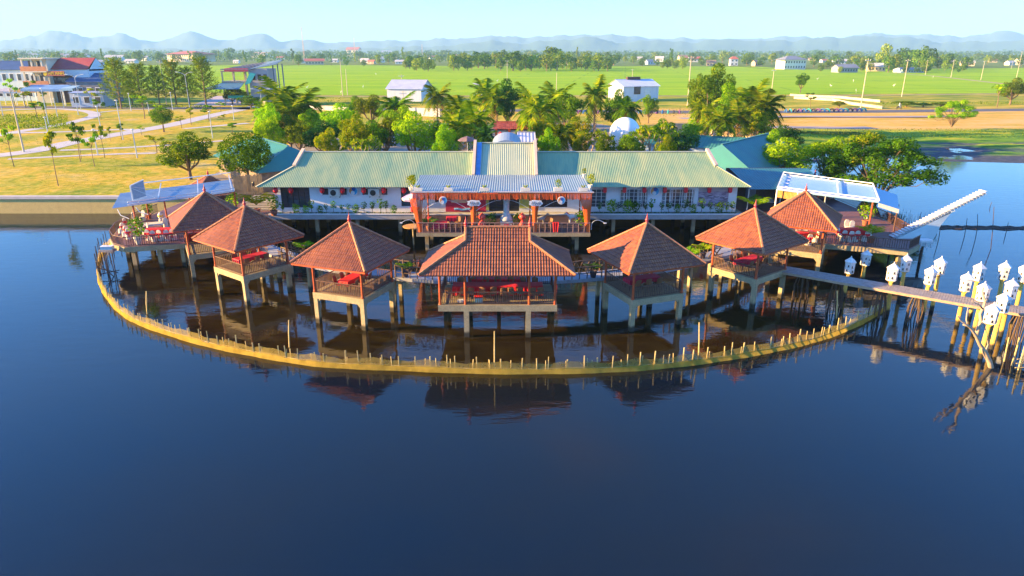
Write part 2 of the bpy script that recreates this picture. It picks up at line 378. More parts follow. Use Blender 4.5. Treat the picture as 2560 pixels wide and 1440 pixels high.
def build_water():
    m, t, o = newmat('lake_water'); b = N(t, 'ShaderNodeBsdfPrincipled', i_Roughness=.03, i_IOR=1.46)
    b.inputs['Specular Tint'].default_value = (.70, .88, 1.0, 1)
    g = N(t, 'ShaderNodeNewGeometry')
    n0 = N(t, 'ShaderNodeTexNoise', i_Scale=.05, i_Detail=3); t.links.new(g.outputs['Position'], n0.inputs['Vector'])
    mp = N(t, 'ShaderNodeMapping'); mp.inputs['Scale'].default_value = (.55, 1.25, 1); t.links.new(g.outputs['Position'], mp.inputs[0])
    n1 = N(t, 'ShaderNodeTexNoise', i_Scale=1.1, i_Detail=3, i_Roughness=.5); t.links.new(mp.outputs[0], n1.inputs['Vector'])
    n2 = N(t, 'ShaderNodeTexNoise', i_Scale=5.0, i_Detail=2, i_Roughness=.5); t.links.new(mp.outputs[0], n2.inputs['Vector'])
    ad = N(t, 'ShaderNodeMath', operation='MULTIPLY_ADD'); ad.inputs[1].default_value = .22; t.links.new(n2.outputs[0], ad.inputs[0]); t.links.new(n1.outputs[0], ad.inputs[2])
    st = N(t, 'ShaderNodeMapRange'); st.inputs[1].default_value = .35; st.inputs[2].default_value = .65; st.inputs[3].default_value = .16; st.inputs[4].default_value = .42; t.links.new(n0.outputs[0], st.inputs[0])
    bp = N(t, 'ShaderNodeBump', i_Distance=.045); mw = N(t, 'ShaderNodeMapping'); mw.inputs['Scale'].default_value = (.35, 1.3, 1); mw.inputs['Rotation'].default_value = (0, 0, .25); t.links.new(g.outputs['Position'], mw.inputs[0])
    nw = N(t, 'ShaderNodeTexNoise', i_Scale=.06, i_Detail=6, i_Roughness=.6); t.links.new(mw.outputs[0], nw.inputs['Vector'])
    rw = N(t, 'ShaderNodeMapRange'); rw.inputs[1].default_value = .42; rw.inputs[2].default_value = .66; rw.inputs[3].default_value = .012; rw.inputs[4].default_value = .06; t.links.new(nw.outputs[0], rw.inputs[0]); t.links.new(rw.outputs[0], b.inputs['Roughness'])
    t.links.new(st.outputs[0], bp.inputs['Strength']); t.links.new(ad.outputs[0], bp.inputs['Height']); t.links.new(bp.outputs[0], b.inputs['Normal'])
    # brown silt patches; inside the net, shallows and reflected undersides painted into the brown
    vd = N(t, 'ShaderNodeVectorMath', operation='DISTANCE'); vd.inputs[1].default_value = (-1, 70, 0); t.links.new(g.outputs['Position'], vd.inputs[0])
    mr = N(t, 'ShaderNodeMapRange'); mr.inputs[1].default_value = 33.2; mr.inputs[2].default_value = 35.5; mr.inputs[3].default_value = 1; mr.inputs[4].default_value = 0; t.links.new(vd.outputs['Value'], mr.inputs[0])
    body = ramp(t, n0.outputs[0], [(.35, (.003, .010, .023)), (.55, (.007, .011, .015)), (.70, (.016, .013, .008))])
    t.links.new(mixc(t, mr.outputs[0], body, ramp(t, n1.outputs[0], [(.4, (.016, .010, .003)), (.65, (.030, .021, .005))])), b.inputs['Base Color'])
    t.links.new(b.outputs[0], o.inputs[0])
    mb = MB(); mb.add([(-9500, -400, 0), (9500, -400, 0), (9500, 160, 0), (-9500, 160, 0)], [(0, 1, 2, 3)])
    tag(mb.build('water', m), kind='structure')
build_water()
def sheet(name, pts, mat, z):
    mb = MB(); mb.poly([(p[0], p[1], z) for p in pts]); return tag(mb.build(name, mat), kind='structure')
def ribbon(name, pts, width, mat, z, th=.0):
    """a strip of road or path along a smoothed line"""
    P = [Vector((p[0], p[1], 0)) for p in pts]; Q = []
    for i in range(len(P) - 1):
        p0, p1, p2, p3 = P[max(i - 1, 0)], P[i], P[i + 1], P[min(i + 2, len(P) - 1)]
        for k in range(6):
            u = k / 6; Q.append(.5 * ((2 * p1) + (p2 - p0) * u + (2 * p0 - 5 * p1 + 4 * p2 - p3) * u * u + (3 * p1 - p0 - 3 * p2 + p3) * u ** 3))
    Q.append(P[-1]); vs = []
    for i, q in enumerate(Q):
        d = (Q[min(i + 1, len(Q) - 1)] - Q[max(i - 1, 0)]).normalized(); nrm = Vector((-d.y, d.x, 0)) * width / 2
        vs += [q + nrm + Vector((0, 0, z)), q - nrm + Vector((0, 0, z))]
    mb = MB(); mb.add(vs, [(2 * i + 1, 2 * i + 3, 2 * i + 2, 2 * i) for i in range(len(Q) - 1)])
    return tag(mb.build(name, mat), kind='structure')
def build_fields():
    m, t, o = newmat('rice_green'); b = N(t, 'ShaderNodeBsdfPrincipled', i_Roughness=.9); b.inputs['Specular IOR Level'].default_value = .1
    g = N(t, 'ShaderNodeNewGeometry'); mp = N(t, 'ShaderNodeMapping'); mp.inputs['Rotation'].default_value = (0, 0, R(9)); t.links.new(g.outputs['Position'], mp.inputs[0])
    br = N(t, 'ShaderNodeTexBrick', offset=.4, squash=1.0); t.links.new(mp.outputs[0], br.inputs['Vector'])
    br.inputs['Scale'].default_value = 1.0; br.inputs['Mortar Size'].default_value = .7; br.inputs['Brick Width'].default_value = 75; br.inputs['Row Height'].default_value = 26; br.inputs['Mortar Smooth'].default_value = .3
    br.inputs['Color1'].default_value = (.24, .46, .002, 1); br.inputs['Color2'].default_value = (.31, .48, .002, 1); br.inputs['Mortar'].default_value = (.09, .21, .004, 1)
    mp2 = N(t, 'ShaderNodeMapping'); mp2.inputs['Scale'].default_value = (.25, 1, 1); t.links.new(g.outputs['Position'], mp2.inputs[0])
    nz = N(t, 'ShaderNodeTexNoise', i_Scale=.05, i_Detail=7, i_Roughness=.65); t.links.new(mp2.outputs[0], nz.inputs['Vector'])
    col = mixc(t, .5, br.outputs[0], ramp(t, nz.outputs[0], [(.35, (.16, .36, .002)), (.55, (.30, .47, .002)), (.7, (.40, .50, .003))]))
    t.links.new(col, b.inputs['Base Color'])
    n2 = N(t, 'ShaderNodeTexNoise', i_Scale=2.5, i_Detail=4); t.links.new(g.outputs['Position'], n2.inputs['Vector'])
    bp = N(t, 'ShaderNodeBump', i_Strength=.8, i_Distance=.3); t.links.new(n2.outputs[0], bp.inputs['Height']); t.links.new(bp.outputs[0], b.inputs['Normal'])
    t.links.new(b.outputs[0], o.inputs[0])
    P = [at(x, y, GZ) for x, y in [(60, 205), (620, 236), (1000, 238), (1700, 238), (2560, 232), (2900, 226), (2900, 172), (2560, 170), (2320, 172), (2000, 174), (1900, 167), (1640, 165), (1440, 166), (1280, 166), (900, 163), (600, 163), (180, 164), (-200, 170)]]
    sheet('rice_field', P, m, GZ + .02)
    dirt = pbr('field_track', (.42, .33, .20), (.30, .26, .12), .3, .9, detail=8, coord='Object')
    ribbon('field_track', [at(x, y, GZ) for x, y in [(600, 240), (1000, 241), (1500, 240), (2000, 240), (2560, 234), (2900, 230)]], 3.2, dirt, GZ + .05)
    ribbon('field_track', [at(x, y, GZ) for x, y in [(2230, 183), (2330, 190), (2450, 203), (2560, 215)]], 4, dirt, GZ + .05)
    ribbon('field_track', [at(x, y, GZ) for x, y in [(1195, 240), (1215, 220), (1190, 208)]], 4.5, PATHM, GZ + .06)
    asp = pbr('asphalt', (.11, .11, .125), (.075, .075, .09), .6, .85, detail=8)
    ribbon('road', [(-420, 262), (-230, 226), (-100, 216), (0, 206), (75, 201), (160, 210), (320, 232)], 8.5, asp, GZ + .03)
    grey = pbr('grey_soil', (.26, .23, .26), (.36, .30, .27), .25, .95, detail=8)
    ribbon('dirt_strip', [at(x, y, GZ) for x, y in [(1700, 296), (1960, 291), (2200, 292), (2420, 290)]], 4, grey, GZ + .012)
    ribbon('dirt_strip', [at(x, y, 1.9) for x, y in [(1700, 315), (1960, 319), (2120, 321), (2180, 320)]], 5, grey, 2.03)
    ribbon('path', [at(x, y, GZ) for x, y in [(-60, 395), (80, 378), (180, 356), (300, 335), (430, 312), (520, 291), (640, 266)]], 4.6, PATHM, GZ + .03)
    ribbon('path', [at(x, y, GZ) for x, y in [(-40, 345), (40, 330), (150, 312), (225, 294), (235, 284), (200, 276), (120, 272), (-60, 278)]], 3.0, PATHM, GZ + .022)
    ribbon('path', [at(x, y, GZ) for x, y in [(20, 333), (150, 330), (300, 324), (330, 326)]], 2.2, PATHM, GZ + .034)
    ribbon('path', [at(x, y, GZ) for x, y in [(150, 376), (260, 372), (400, 364), (560, 352)]], 1.8, PATHM, GZ + .034)
    ribbon('path', [at(x, y, GZ) for x, y in [(20, 398), (160, 391), (300, 385), (390, 383)]], 1.6, PATHM, GZ + .026)
    ribbon('path', [at(x, y, GZ) for x, y in [(460, 322), (540, 315), (620, 308)]], 2.2, PATHM, GZ + .026)
    ribbon('path', [at(x, y, GZ) for x, y in [(225, 284), (300, 276), (400, 272), (470, 268)]], 1.8, PATHM, GZ + .04)
    sheet('paving', [at(x, y, GZ) for x, y in [(470, 268), (640, 262), (660, 244), (540, 240)]], pbr('paving_pinkish', (.45, .38, .38), (.36, .31, .31), .3, .9), GZ + .05)
    sheet('paving', [(-40, 80.2), (32, 80.2), (40, 118), (20, 168), (-26, 168), (-44, 120)], pbr('yard_paving', (.30, .26, .22), (.22, .19, .16), .4, .9), GZ + .012)
build_fields()
def build_hills():
    def rng(name, dist, prof, base, c1, c2, seed, depth=900):
        rr = random.Random(seed); mb = MB(); n = 420; rows = 10; vs = []
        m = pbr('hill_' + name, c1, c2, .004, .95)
        for j in range(rows + 1):
            for i in range(n + 1):
                px = -700 + 3960 * i / n
                for (a, b), (c, d) in zip(prof, prof[1:]):
                    if px <= c: u = (px - a) / (c - a); u = u * u * (3 - 2 * u); py = b + (d - b) * u; break
                py = 114 + (py - 114) * .9 + 1.0 * math.sin(px * .043 + seed) + 1.2 * math.sin(px * .11 + 2 * seed) + .9 * math.sin(px * .23 + 3 * math.sin(px * .05)) + .6 * math.sin(px * .61)
                top = max(6, (138 - py) / F * dist * 1.05)
                f = j / rows; ff = math.sin(f * math.pi / 2) if f <= 1 else 1
                zz = top * (ff ** 1.3) * (1 + (.10 * math.sin(px * .09 + j * 1.7) + .06 * math.sin(px * .21 - j)) * (1 - f))
                vs.append(((px - 1280) / F * (dist - depth * (1 - f)), dist - depth * (1 - f), zz + 0))
        for i in range(n + 1):
            x, y, z = vs[rows * (n + 1) + i]; vs.append((x * 1.05, y + 350, -2))
        w_ = n + 1
        mb.add(vs, [(r * w_ + i, r * w_ + i + 1, (r + 1) * w_ + i + 1, (r + 1) * w_ + i) for r in range(rows + 1) for i in range(n)])
        tag(mb.build('hills', m, smooth=True), kind='structure')
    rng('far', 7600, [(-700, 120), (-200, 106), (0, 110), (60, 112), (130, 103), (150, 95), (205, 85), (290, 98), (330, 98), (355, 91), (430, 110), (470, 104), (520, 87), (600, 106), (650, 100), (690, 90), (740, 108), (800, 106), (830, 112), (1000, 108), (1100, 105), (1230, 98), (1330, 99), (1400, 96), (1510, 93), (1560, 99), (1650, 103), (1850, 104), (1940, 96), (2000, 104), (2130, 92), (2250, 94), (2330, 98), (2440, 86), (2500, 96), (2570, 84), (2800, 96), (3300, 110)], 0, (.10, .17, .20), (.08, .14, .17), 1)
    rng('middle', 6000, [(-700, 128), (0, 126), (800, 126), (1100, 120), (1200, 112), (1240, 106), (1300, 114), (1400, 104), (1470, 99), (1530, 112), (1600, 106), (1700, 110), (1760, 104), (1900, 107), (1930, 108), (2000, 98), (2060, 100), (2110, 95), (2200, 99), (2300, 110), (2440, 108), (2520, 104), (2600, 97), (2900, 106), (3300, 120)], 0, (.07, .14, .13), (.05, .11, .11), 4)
build_hills()
def build_haze():
    m, t, o = newmat('haze_air'); v = N(t, 'ShaderNodeVolumePrincipled')
    v.inputs['Color'].default_value = (.34, .62, .96, 1); v.inputs['Density'].default_value = HAZE_D; v.inputs['Anisotropy'].default_value = 0.0
    t.links.new(v.outputs[0], o.inputs['Volume'])
    mb = MB(); mb.bb(-9800, 9800, -450, 9700, -4, 420)
    tag(mb.build('haze', m), 'thin pale morning haze over the whole plain', 'haze', kind='stuff')
HAZE_D = .00013
# ---------------------------------------------------------------- pavilions on stilts
FZ = 2.3
def hip_cap(mb, p, q, m=0):
    p, q = Vector(p), Vector(q); n = max(2, int((q - p).length / .36)); d = (q - p) / n
    for i in range(n):
        a = p + d * i; b = a + d * 1.08
        mb.tube([a + Vector((0, 0, .035)), b + Vector((0, 0, .005))], [.085, .105], 6, m)
def railing_bm(p, q, h=.86, gap=.135, mb=None):
    mb = mb or MB(); p, q = Vector(p), Vector(q); L = (q - p).length; n = max(1, int(L / gap))
    mb.bar(p + Vector((0, 0, h)), q + Vector((0, 0, h)), .07, .05); mb.bar(p + Vector((0, 0, .10)), q + Vector((0, 0, .10)), .05, .04)
    for i in range(1, n):
        a = p + (q - p) * i / n; mb.bar(a + Vector((0, 0, .10)), a + Vector((0, 0, h)), .034)
    return mb
FIN_PROF = [(.10, 0), (.13, .06), (.07, .10), (.12, .17), (.13, .24), (.06, .32), (.08, .38), (.035, .46), (.02, .62), (.001, .72)]
def pavilion(cx, cy, deg, label, openside, tide_seed):
    r = empty('tiled_pavilion', (cx, cy, 0), R(deg), label, 'pavilion', 'square tiled pavilions standing on stilts along the arc')
    h = 2.05
    mb = MB(); mb.bb(-h, h, -h, h, 2.16, FZ)
    for a in (-1, 1):
        mb.bb(-h - .004, h + .004, a * h - (.22 if a > 0 else 0), a * h + (.22 if a < 0 else 0), 1.86, 2.157); mb.bb(a * h - (.22 if a > 0 else 0), a * h + (.22 if a < 0 else 0), -h + .222, h - .222, 1.862, 2.155)
    mb.build('floor_slab', CONC, r)
    for sx in (-1, 1):
        for sy in (-1, 1):
            l = MB(); x, y = sx * (h - .17), sy * (h - .17)
            l.bb(x - .155, x + .155, y - .155, y + .155, -1.5, 1.858)
            for ax, ay in ((-sx, 0), (0, -sy)):                       # haunches under the beams
                l.add([(x + ax * .15 - ay * .1, y + ay * .15 - ax * .1, 1.855), (x + ax * .15 + ay * .1, y + ay * .15 + ax * .1, 1.855), (x + ax * .42 + ay * .1, y + ay * .42 + ax * .1, 1.855), (x + ax * .42 - ay * .1, y + ay * .42 - ax * .1, 1.855), (x + ax * .15 - ay * .1, y + ay * .15 - ax * .1, 1.55), (x + ax * .15 + ay * .1, y + ay * .15 + ax * .1, 1.55)],
                      [(0, 1, 2, 3), (4, 5, 2, 3), (0, 3, 4), (1, 5, 2), (0, 4, 5, 1)])
            l.build('leg', CONC, r)
            p = MB(); x, y = sx * (h - .12), sy * (h - .12); p.tube([(x, y, FZ), (x, y, 4.78)], .085, 10); p.lathe([(.12, 0), (.12, .12), (.09, .16)], x, y, 10, 0, FZ)
            p.build('post', REDW, r, smooth=False)
    C = [(-h + .12, -h + .12), (h - .12, -h + .12), (h - .12, h - .12), (-h + .12, h - .12)]
    for i in range(4):
        a, b = Vector((*C[i], FZ)), Vector((*C[(i + 1) % 4], FZ))
        if i == openside:
            m1 = a + (b - a) * .34; m2 = a + (b - a) * .66; railing_bm(a, m1).build('railing', RAILW, r); railing_bm(m2, b).build('railing', RAILW, r)
        else: railing_bm(a, b).build('railing', RAILW, r)
    e, ze, za = 2.95, 4.55, 6.95; E_ = [(-e, -e), (e, -e), (e, e), (-e, e)]
    mb = MB()
    for i in range(4):
        a, b = E_[i], E_[(i + 1) % 4]; A = Vector((*a, ze)); B = Vector((*b, ze)); T = Vector((0, 0, za))
        tile_slope(mb, A, B, T + (B - A) * .004, T - (B - A) * .004)
    rf = mb.build('roof', TILE, r)
    mb = MB()
    for a in E_: hip_cap(mb, (a[0], a[1], ze + .03), (0, 0, za + .03))
    mb.build('ridge_cap', RIDGE, rf)
    mb = MB(); mb.lathe([(.16, -.08), (.14, .02)], 0, 0, 10, 0, za); mb.lathe(FIN_PROF, 0, 0, 10, 0, za + .03); mb.build('finial', FIN, rf, smooth=True)
    mb = MB()
    for i in range(4):
        a, b = Vector((*E_[i], ze - .06)) * 1, Vector((*E_[(i + 1) % 4], ze - .06)); mb.bar(a * .985 + Vector((0, 0, .06)), b * .985 + Vector((0, 0, .06)), .04, .12)
        for k in range(1, 12):
            q = a + (b - a) * k / 12; mb.bar((q.x * .97, q.y * .97, ze - .03), (q.x * .3, q.y * .3, ze - .03 + .7 * (za - ze)), .05, .07)
    for a, b in zip(C, C[1:] + C[:1]): mb.bar((*a, 4.74), (*b, 4.74), .10, .14)
    mb.build('rafter', REDW, rf)
    return r
def local(r, x, y, z=0):
    c, n = math.cos(r.rotation_euler.z), math.sin(r.rotation_euler.z)
    return (r.location.x + x * c - y * n, r.location.y + x * n + y * c, z)
# wicker chair, built once
def make_chair():
    r = empty('wicker_chair', (0, 0, FZ), 0, 'x', 'chair')
    s = MB(); s.box(0, 0, .43, .44, .42, .05); s.bar((-.21, -.2, .39), (.21, -.2, .39), .03); s.build('seat', WICK, r)
    b = MB(); n = 8; vs = []
    for j in range(4):
        for i in range(n + 1):
            t = math.pi * (i / n); k = .2 + .012 * j
            vs.append((-math.cos(t) * .22, -.14 - math.sin(t) * .1 - .03 * j, .45 + .16 * j * (0.75 + .25 * math.sin(t))))
    b.add(vs, [(j * (n + 1) + i, j * (n + 1) + i + 1, (j + 1) * (n + 1) + i + 1, (j + 1) * (n + 1) + i) for j in range(3) for i in range(n)])
    b.tube([vs[3 * (n + 1) + i] for i in range(n + 1)], .018, 5); b.build('backrest', WICK, r)
    for sx in (-1, 1):
        for sy in (-1, 1):
            l = MB(); l.tube([(sx * .19, sy * .18, .41), (sx * .21, sy * .2, 0)], .018, 5); l.build('leg', WICK, r)
    return r
CHAIR0 = make_chair(); CH_USED = [False]; CH_KIDS = kids(CHAIR0)
def place_chair(loc, rz, label, group):
    if not CH_USED[0]: o = CHAIR0; CH_USED[0] = True
    else: o = copy_tree(CHAIR0, None, CH_KIDS)
    o.location = loc; o.rotation_euler = (0, 0, rz); tag(o, label, 'chair', group)
def cloth_table(name, loc, rz, L, W, mat, label, drop=.45, pleat=False, H=.76, cat='table', group=None):
    r = empty(name, loc, rz, label, cat, group)
    mb = MB(); hl, hw = L / 2, W / 2; per = []
    n = 18 if not pleat else max(30, int(L / .07))
    def ring(k, z, fl):
        out = []
        for (a, b) in (((-hl, -hw), (hl, -hw)), ((hl, -hw), (hl, hw)), ((hl, hw), (-hl, hw)), ((-hl, hw), (-hl, -hw))):
            ln = math.dist(a, b); m_ = max(4, int(ln / .09))
            for i in range(m_):
                x, y = a[0] + (b[0] - a[0]) * i / m_, a[1] + (b[1] - a[1]) * i / m_
                q = 1 + fl * (.03 + .03 * math.sin(i * 1.9 + k)); out.append((x * (1 + (q - 1) * .9 / max(hl, .3)), y * (1 + (q - 1) * .9 / max(hw, .3)), z - (fl * .04 * math.sin(i * .9) if fl else 0)))
        return out
    r0 = ring(0, H + .012, 0); r1 = ring(1, H - .05, .4); r2 = ring(1, H - drop, 1.3 if pleat else 1)
    k = len(r0); mb.add(r0 + r1 + r2, [tuple(range(k))] + [(i, (i + 1) % k, k + (i + 1) % k, k + i) for i in range(k)] + [(k + i, k + (i + 1) % k, 2 * k + (i + 1) % k, 2 * k + i) for i in range(k)])
    mb.build('tablecloth', mat, r)
    for sx in (-1, 1):
        for sy in (-1, 1):
            l = MB(); l.bar((sx * (hl - .08), sy * (hw - .08), 0), (sx * (hl - .08), sy * (hw - .08), H - .01), .05); l.build('leg', DARKW, r)
    return r
XA = -.97
PAV = [('p3', -11.19, 45.88, 69, 'square tiled pavilion just left of the wide central one, slope sunlit', 1, 'left pavilion nearest the central one'),
       ('p2', -20.30, 51.05, 52, 'second square tiled pavilion left of the central one, nearest the left net fence', 1, 'second left pavilion'),
       ('p1', -25.70, 56.60, 28, 'farthest left square tiled pavilion, its back against the corrugated awning', 1, 'farthest left pavilion'),
       ('p5', 9.23, 45.65, 21, 'square tiled pavilion just right of the central one, left slope half shaded', 2, 'right pavilion nearest the central one'),
       ('p6', 18.22, 50.30, 38, 'second square tiled pavilion right of the central one, where the boardwalk starts', 2, 'second right pavilion'),
       ('p7', 24.70, 56.90, 62, 'farthest right square tiled pavilion, in front of the pale blue canvas awning', 2, 'farthest right pavilion')]
for key, cx, cy, dg, lab, op, nm in PAV:
    r = pavilion(cx, cy, dg, lab, op, 1)
    if key in ('p1', 'p7'): continue
    tx, ty = (0, .1)
    cloth_table('dining_table', local(r, tx, ty, FZ), R(dg), 2.5, .85, CLOTH if key in ('p3',) else MCLOTH, 'long crimson-clothed table inside the %s' % nm, .3, group='cloth tables in the square pavilions')
    for i in range(3):
        for s, sn in ((-1, 'water side'), (1, 'walkway side')):
            x = -.85 + i * .85
            place_chair(local(r, x + tx, ty + s * .68, FZ), R(dg) + (0 if s < 0 else math.pi) + .12 * math.sin(i * 3 + cx), 'wicker chair %s, %s of the table, %s' % (nth(i), sn, nm), 'wicker chairs at the tables of the square pavilions')
# --- the wide central pavilion
def central():
    r = empty('long_pavilion', (XA, 44.25, 0), 0, 'wide central pavilion with a gableted tile roof and long red table', 'pavilion')
    X0, X1, Y0, Y1 = -3.9, 3.94, -2.15, 2.15
    mb = MB(); mb.bb(X0, X1, Y0, Y1, 2.0, FZ)
    mb.bb(X0 + .004, X1 - .004, Y0 + .004, Y0 + .25, 1.86, 1.998); mb.bb(X0 + .004, X1 - .004, Y1 - .25, Y1 - .004, 1.86, 1.998); mb.build('floor_slab', CONC, r)
    for x in (-2.05, 2.05):
        for y in (Y0 + .18, Y1 - .18):
            l = MB(); l.bb(x - .17, x + .17, y - .17, y + .17, -1.5, 1.858); l.build('leg', CONC, r)
    px = [X0 + .14, -2.1, 2.1, X1 - .14]
    for x in px:
        for y in (Y0 + .14, Y1 - .14):
            p = MB(); p.tube([(x, y, FZ), (x, y, 4.8)], .085, 10); p.build('post', REDW, r)
    a, b, c, d = (X0 + .14, Y0 + .14, FZ), (X1 - .14, Y0 + .14, FZ), (X1 - .14, Y1 - .14, FZ), (X0 + .14, Y1 - .14, FZ)
    railing_bm(a, b).build('railing', RAILW, r); railing_bm(b, c).build('railing', RAILW, r); railing_bm(d, a).build('railing', RAILW, r)
    railing_bm(d, (-1, Y1 - .14, FZ)).build('railing', RAILW, r); railing_bm((1, Y1 - .14, FZ), c).build('railing', RAILW, r)
    ex0, ex1, ey0, ey1, ze = -5.0, 5.03, -2.9, 2.75, 4.58; rz, zg = 7.02, 6.28; gx0, gx1 = -2.10, 2.16; ym = 0.0
    def yf(z): return ey0 + (ym - ey0) * (z - ze) / (rz - ze)
    def yb(z): return ey1 + (ym - ey1) * (z - ze) / (rz - ze)
    mb = MB(); T = TILE
    # front slope: a trapezoid below the gablet, a rectangle above it, laid as one field of tiles each
    tile_slope(mb, (ex0, ey0, ze), (ex1, ey0, ze), (gx1, yf(zg), zg), (gx0, yf(zg), zg))
    tile_slope(mb, (gx0, yf(zg), zg), (gx1, yf(zg), zg), (gx1, ym, rz), (gx0, ym, rz))
    tile_slope(mb, (ex1, ey1, ze), (ex0, ey1, ze), (gx0, yb(zg), zg), (gx1, yb(zg), zg))
    tile_slope(mb, (gx1, yb(zg), zg), (gx0, yb(zg), zg), (gx0, ym, rz), (gx1, ym, rz))
    tile_slope(mb, (ex0, ey1, ze), (ex0, ey0, ze), (gx0, yf(zg), zg), (gx0, yb(zg), zg))
    tile_slope(mb, (ex1, ey0, ze), (ex1, ey1, ze), (gx1, yb(zg), zg), (gx1, yf(zg), zg))
    rf = mb.build('roof', T, r)
    mb = MB()
    for x in (gx0, gx1):
        mb.poly([(x, yf(zg), zg), (x, yb(zg), zg), (x, ym, rz)])
    mb.build('gablet', REDW, rf)
    mb = MB()
    for p, q in (((ex0, ey0, ze), (gx0, yf(zg), zg)), ((ex1, ey0, ze), (gx1, yf(zg), zg)), ((ex0, ey1, ze), (gx0, yb(zg), zg)), ((ex1, ey1, ze), (gx1, yb(zg), zg)), ((gx0, yf(zg), zg), (gx0, ym, rz)), ((gx1, yf(zg), zg), (gx1, ym, rz)), ((gx0, yb(zg), zg), (gx0, ym, rz)), ((gx1, yb(zg), zg), (gx1, ym, rz)), ((gx0, ym, rz), (gx1, ym, rz))):
        hip_cap(mb, Vector(p) + Vector((0, 0, .03)), Vector(q) + Vector((0, 0, .03)))
    mb.build('ridge_cap', RIDGE, rf)
    for x in (gx0, gx1): m2 = MB(); m2.lathe(FIN_PROF, x, ym, 10, 0, rz + .06); m2.build('finial', FIN, rf, smooth=True)
    mb = MB()
    for p, q in (((ex0, ey0), (ex1, ey0)), ((ex1, ey0), (ex1, ey1)), ((ex1, ey1), (ex0, ey1)), ((ex0, ey1), (ex0, ey0))): mb.bar((p[0] * .99, p[1] * .985, ze - .0), (q[0] * .99, q[1] * .985, ze - .0), .04, .12)
    for y in (Y0 + .14, Y1 - .14): mb.bar((X0, y, 4.78), (X1, y, 4.78), .1, .16)
    for x in px: mb.bar((x, Y0 + .14, 4.74), (x, Y1 - .14, 4.74), .1, .12)
    mb.build('rafter', REDW, rf)
    return r
CP = central()
cloth_table('banquet_table', (XA - .0, 44.15, FZ), 0, 6.1, .95, CLOTH, 'very long table with a pleated bright red cloth in the central pavilion', .62, True)
cloth_table('side_table', (XA - .15, 45.55, FZ), 0, 3.4, .7, CLOTH, 'smaller red-clothed table behind the long one in the central pavilion', .5, True)
for i, x in enumerate([-3.3, -2.35, -1.75, -.95, -.3, .35, .95, 1.55, 2.3, 2.85]):
    place_chair((XA + x, 43.35 + .1 * math.sin(i * 2.1), FZ), .35 * math.sin(i * 1.7), 'wicker chair, %s from left in the front row, central pavilion' % nth(i), 'wicker chairs in front of the long red table')
for i, x in enumerate([-2.6, -1.7, -.9, 0, .9, 1.7, 2.6]):
    place_chair((XA + x, 44.93, FZ), math.pi + .2 * math.sin(i * 2.3), 'wicker chair, %s from left behind the long red table' % nth(i), 'wicker chairs behind the long red table')
def crate(name, loc, rz, sx, sy, sz, mat, lmat, label, cat):
    r = empty(name, loc, rz, label, cat)
    b = MB(); b.bb(-sx / 2, sx / 2, -sy / 2, sy / 2, 0, sz * .78); b.build('body', mat, r)
    l = MB(); l.bb(-sx / 2 - .015, sx / 2 + .015, -sy / 2 - .015, sy / 2 + .015, sz * .78 + .002, sz); l.bar((-sx * .3, 0, sz + .02), (sx * .3, 0, sz + .02), .03); l.build('lid', lmat, r)
crate('cool_box', (XA - 1.25, 42.75, FZ), .06, .52, .36, .42, pbr('cooler_teal', (.30, .60, .62)), CLOTH, 'pale teal cool box with a red lid behind the central railing', 'cool box')
crate('cool_box', (XA - 2.4, 42.62, FZ), -.1, .44, .3, .2, pbr('cooler_grey', (.50, .53, .62)), WHITE, 'low grey crate on the floor near the left post of the central pavilion', 'crate')
# red buoy-like lotus lanterns on sticks
def lotus_lantern(x, y, z, label):
    r = empty('lotus_lantern', (x, y, z), 0, label, 'lantern', 'stacked lotus lanterns by the statue')
    m = pbr('lotus_red', (.72, .10, .05), (.62, .04, .04), 5, .5)
    st = MB(); st.tube([(0, 0, 0), (0, 0, 1.75)], .03, 6); st.build('stick', DARKW, r)
    for k, (z0, s) in enumerate(((.55, 1.0), (1.25, .95))):
        b = MB(); n = 16; prof = [(.02, 0), (.24, .08), (.33, .25), (.27, .45), (.10, .62), (.01, .72)]
        vs = [(rr * s * (1 + .10 * math.cos(8 * 2 * math.pi * j / n)) * math.cos(2 * math.pi * j / n), rr * s * (1 + .10 * math.cos(8 * 2 * math.pi * j / n)) * math.sin(2 * math.pi * j / n), z0 + zz * s) for rr, zz in prof for j in range(n)]
        b.add(vs, [(i * n + j, i * n + (j + 1) % n, (i + 1) * n + (j + 1) % n, (i + 1) * n + j) for i in range(len(prof) - 1) for j in range(n)]); b.build('lotus_bud', m, r, smooth=True)
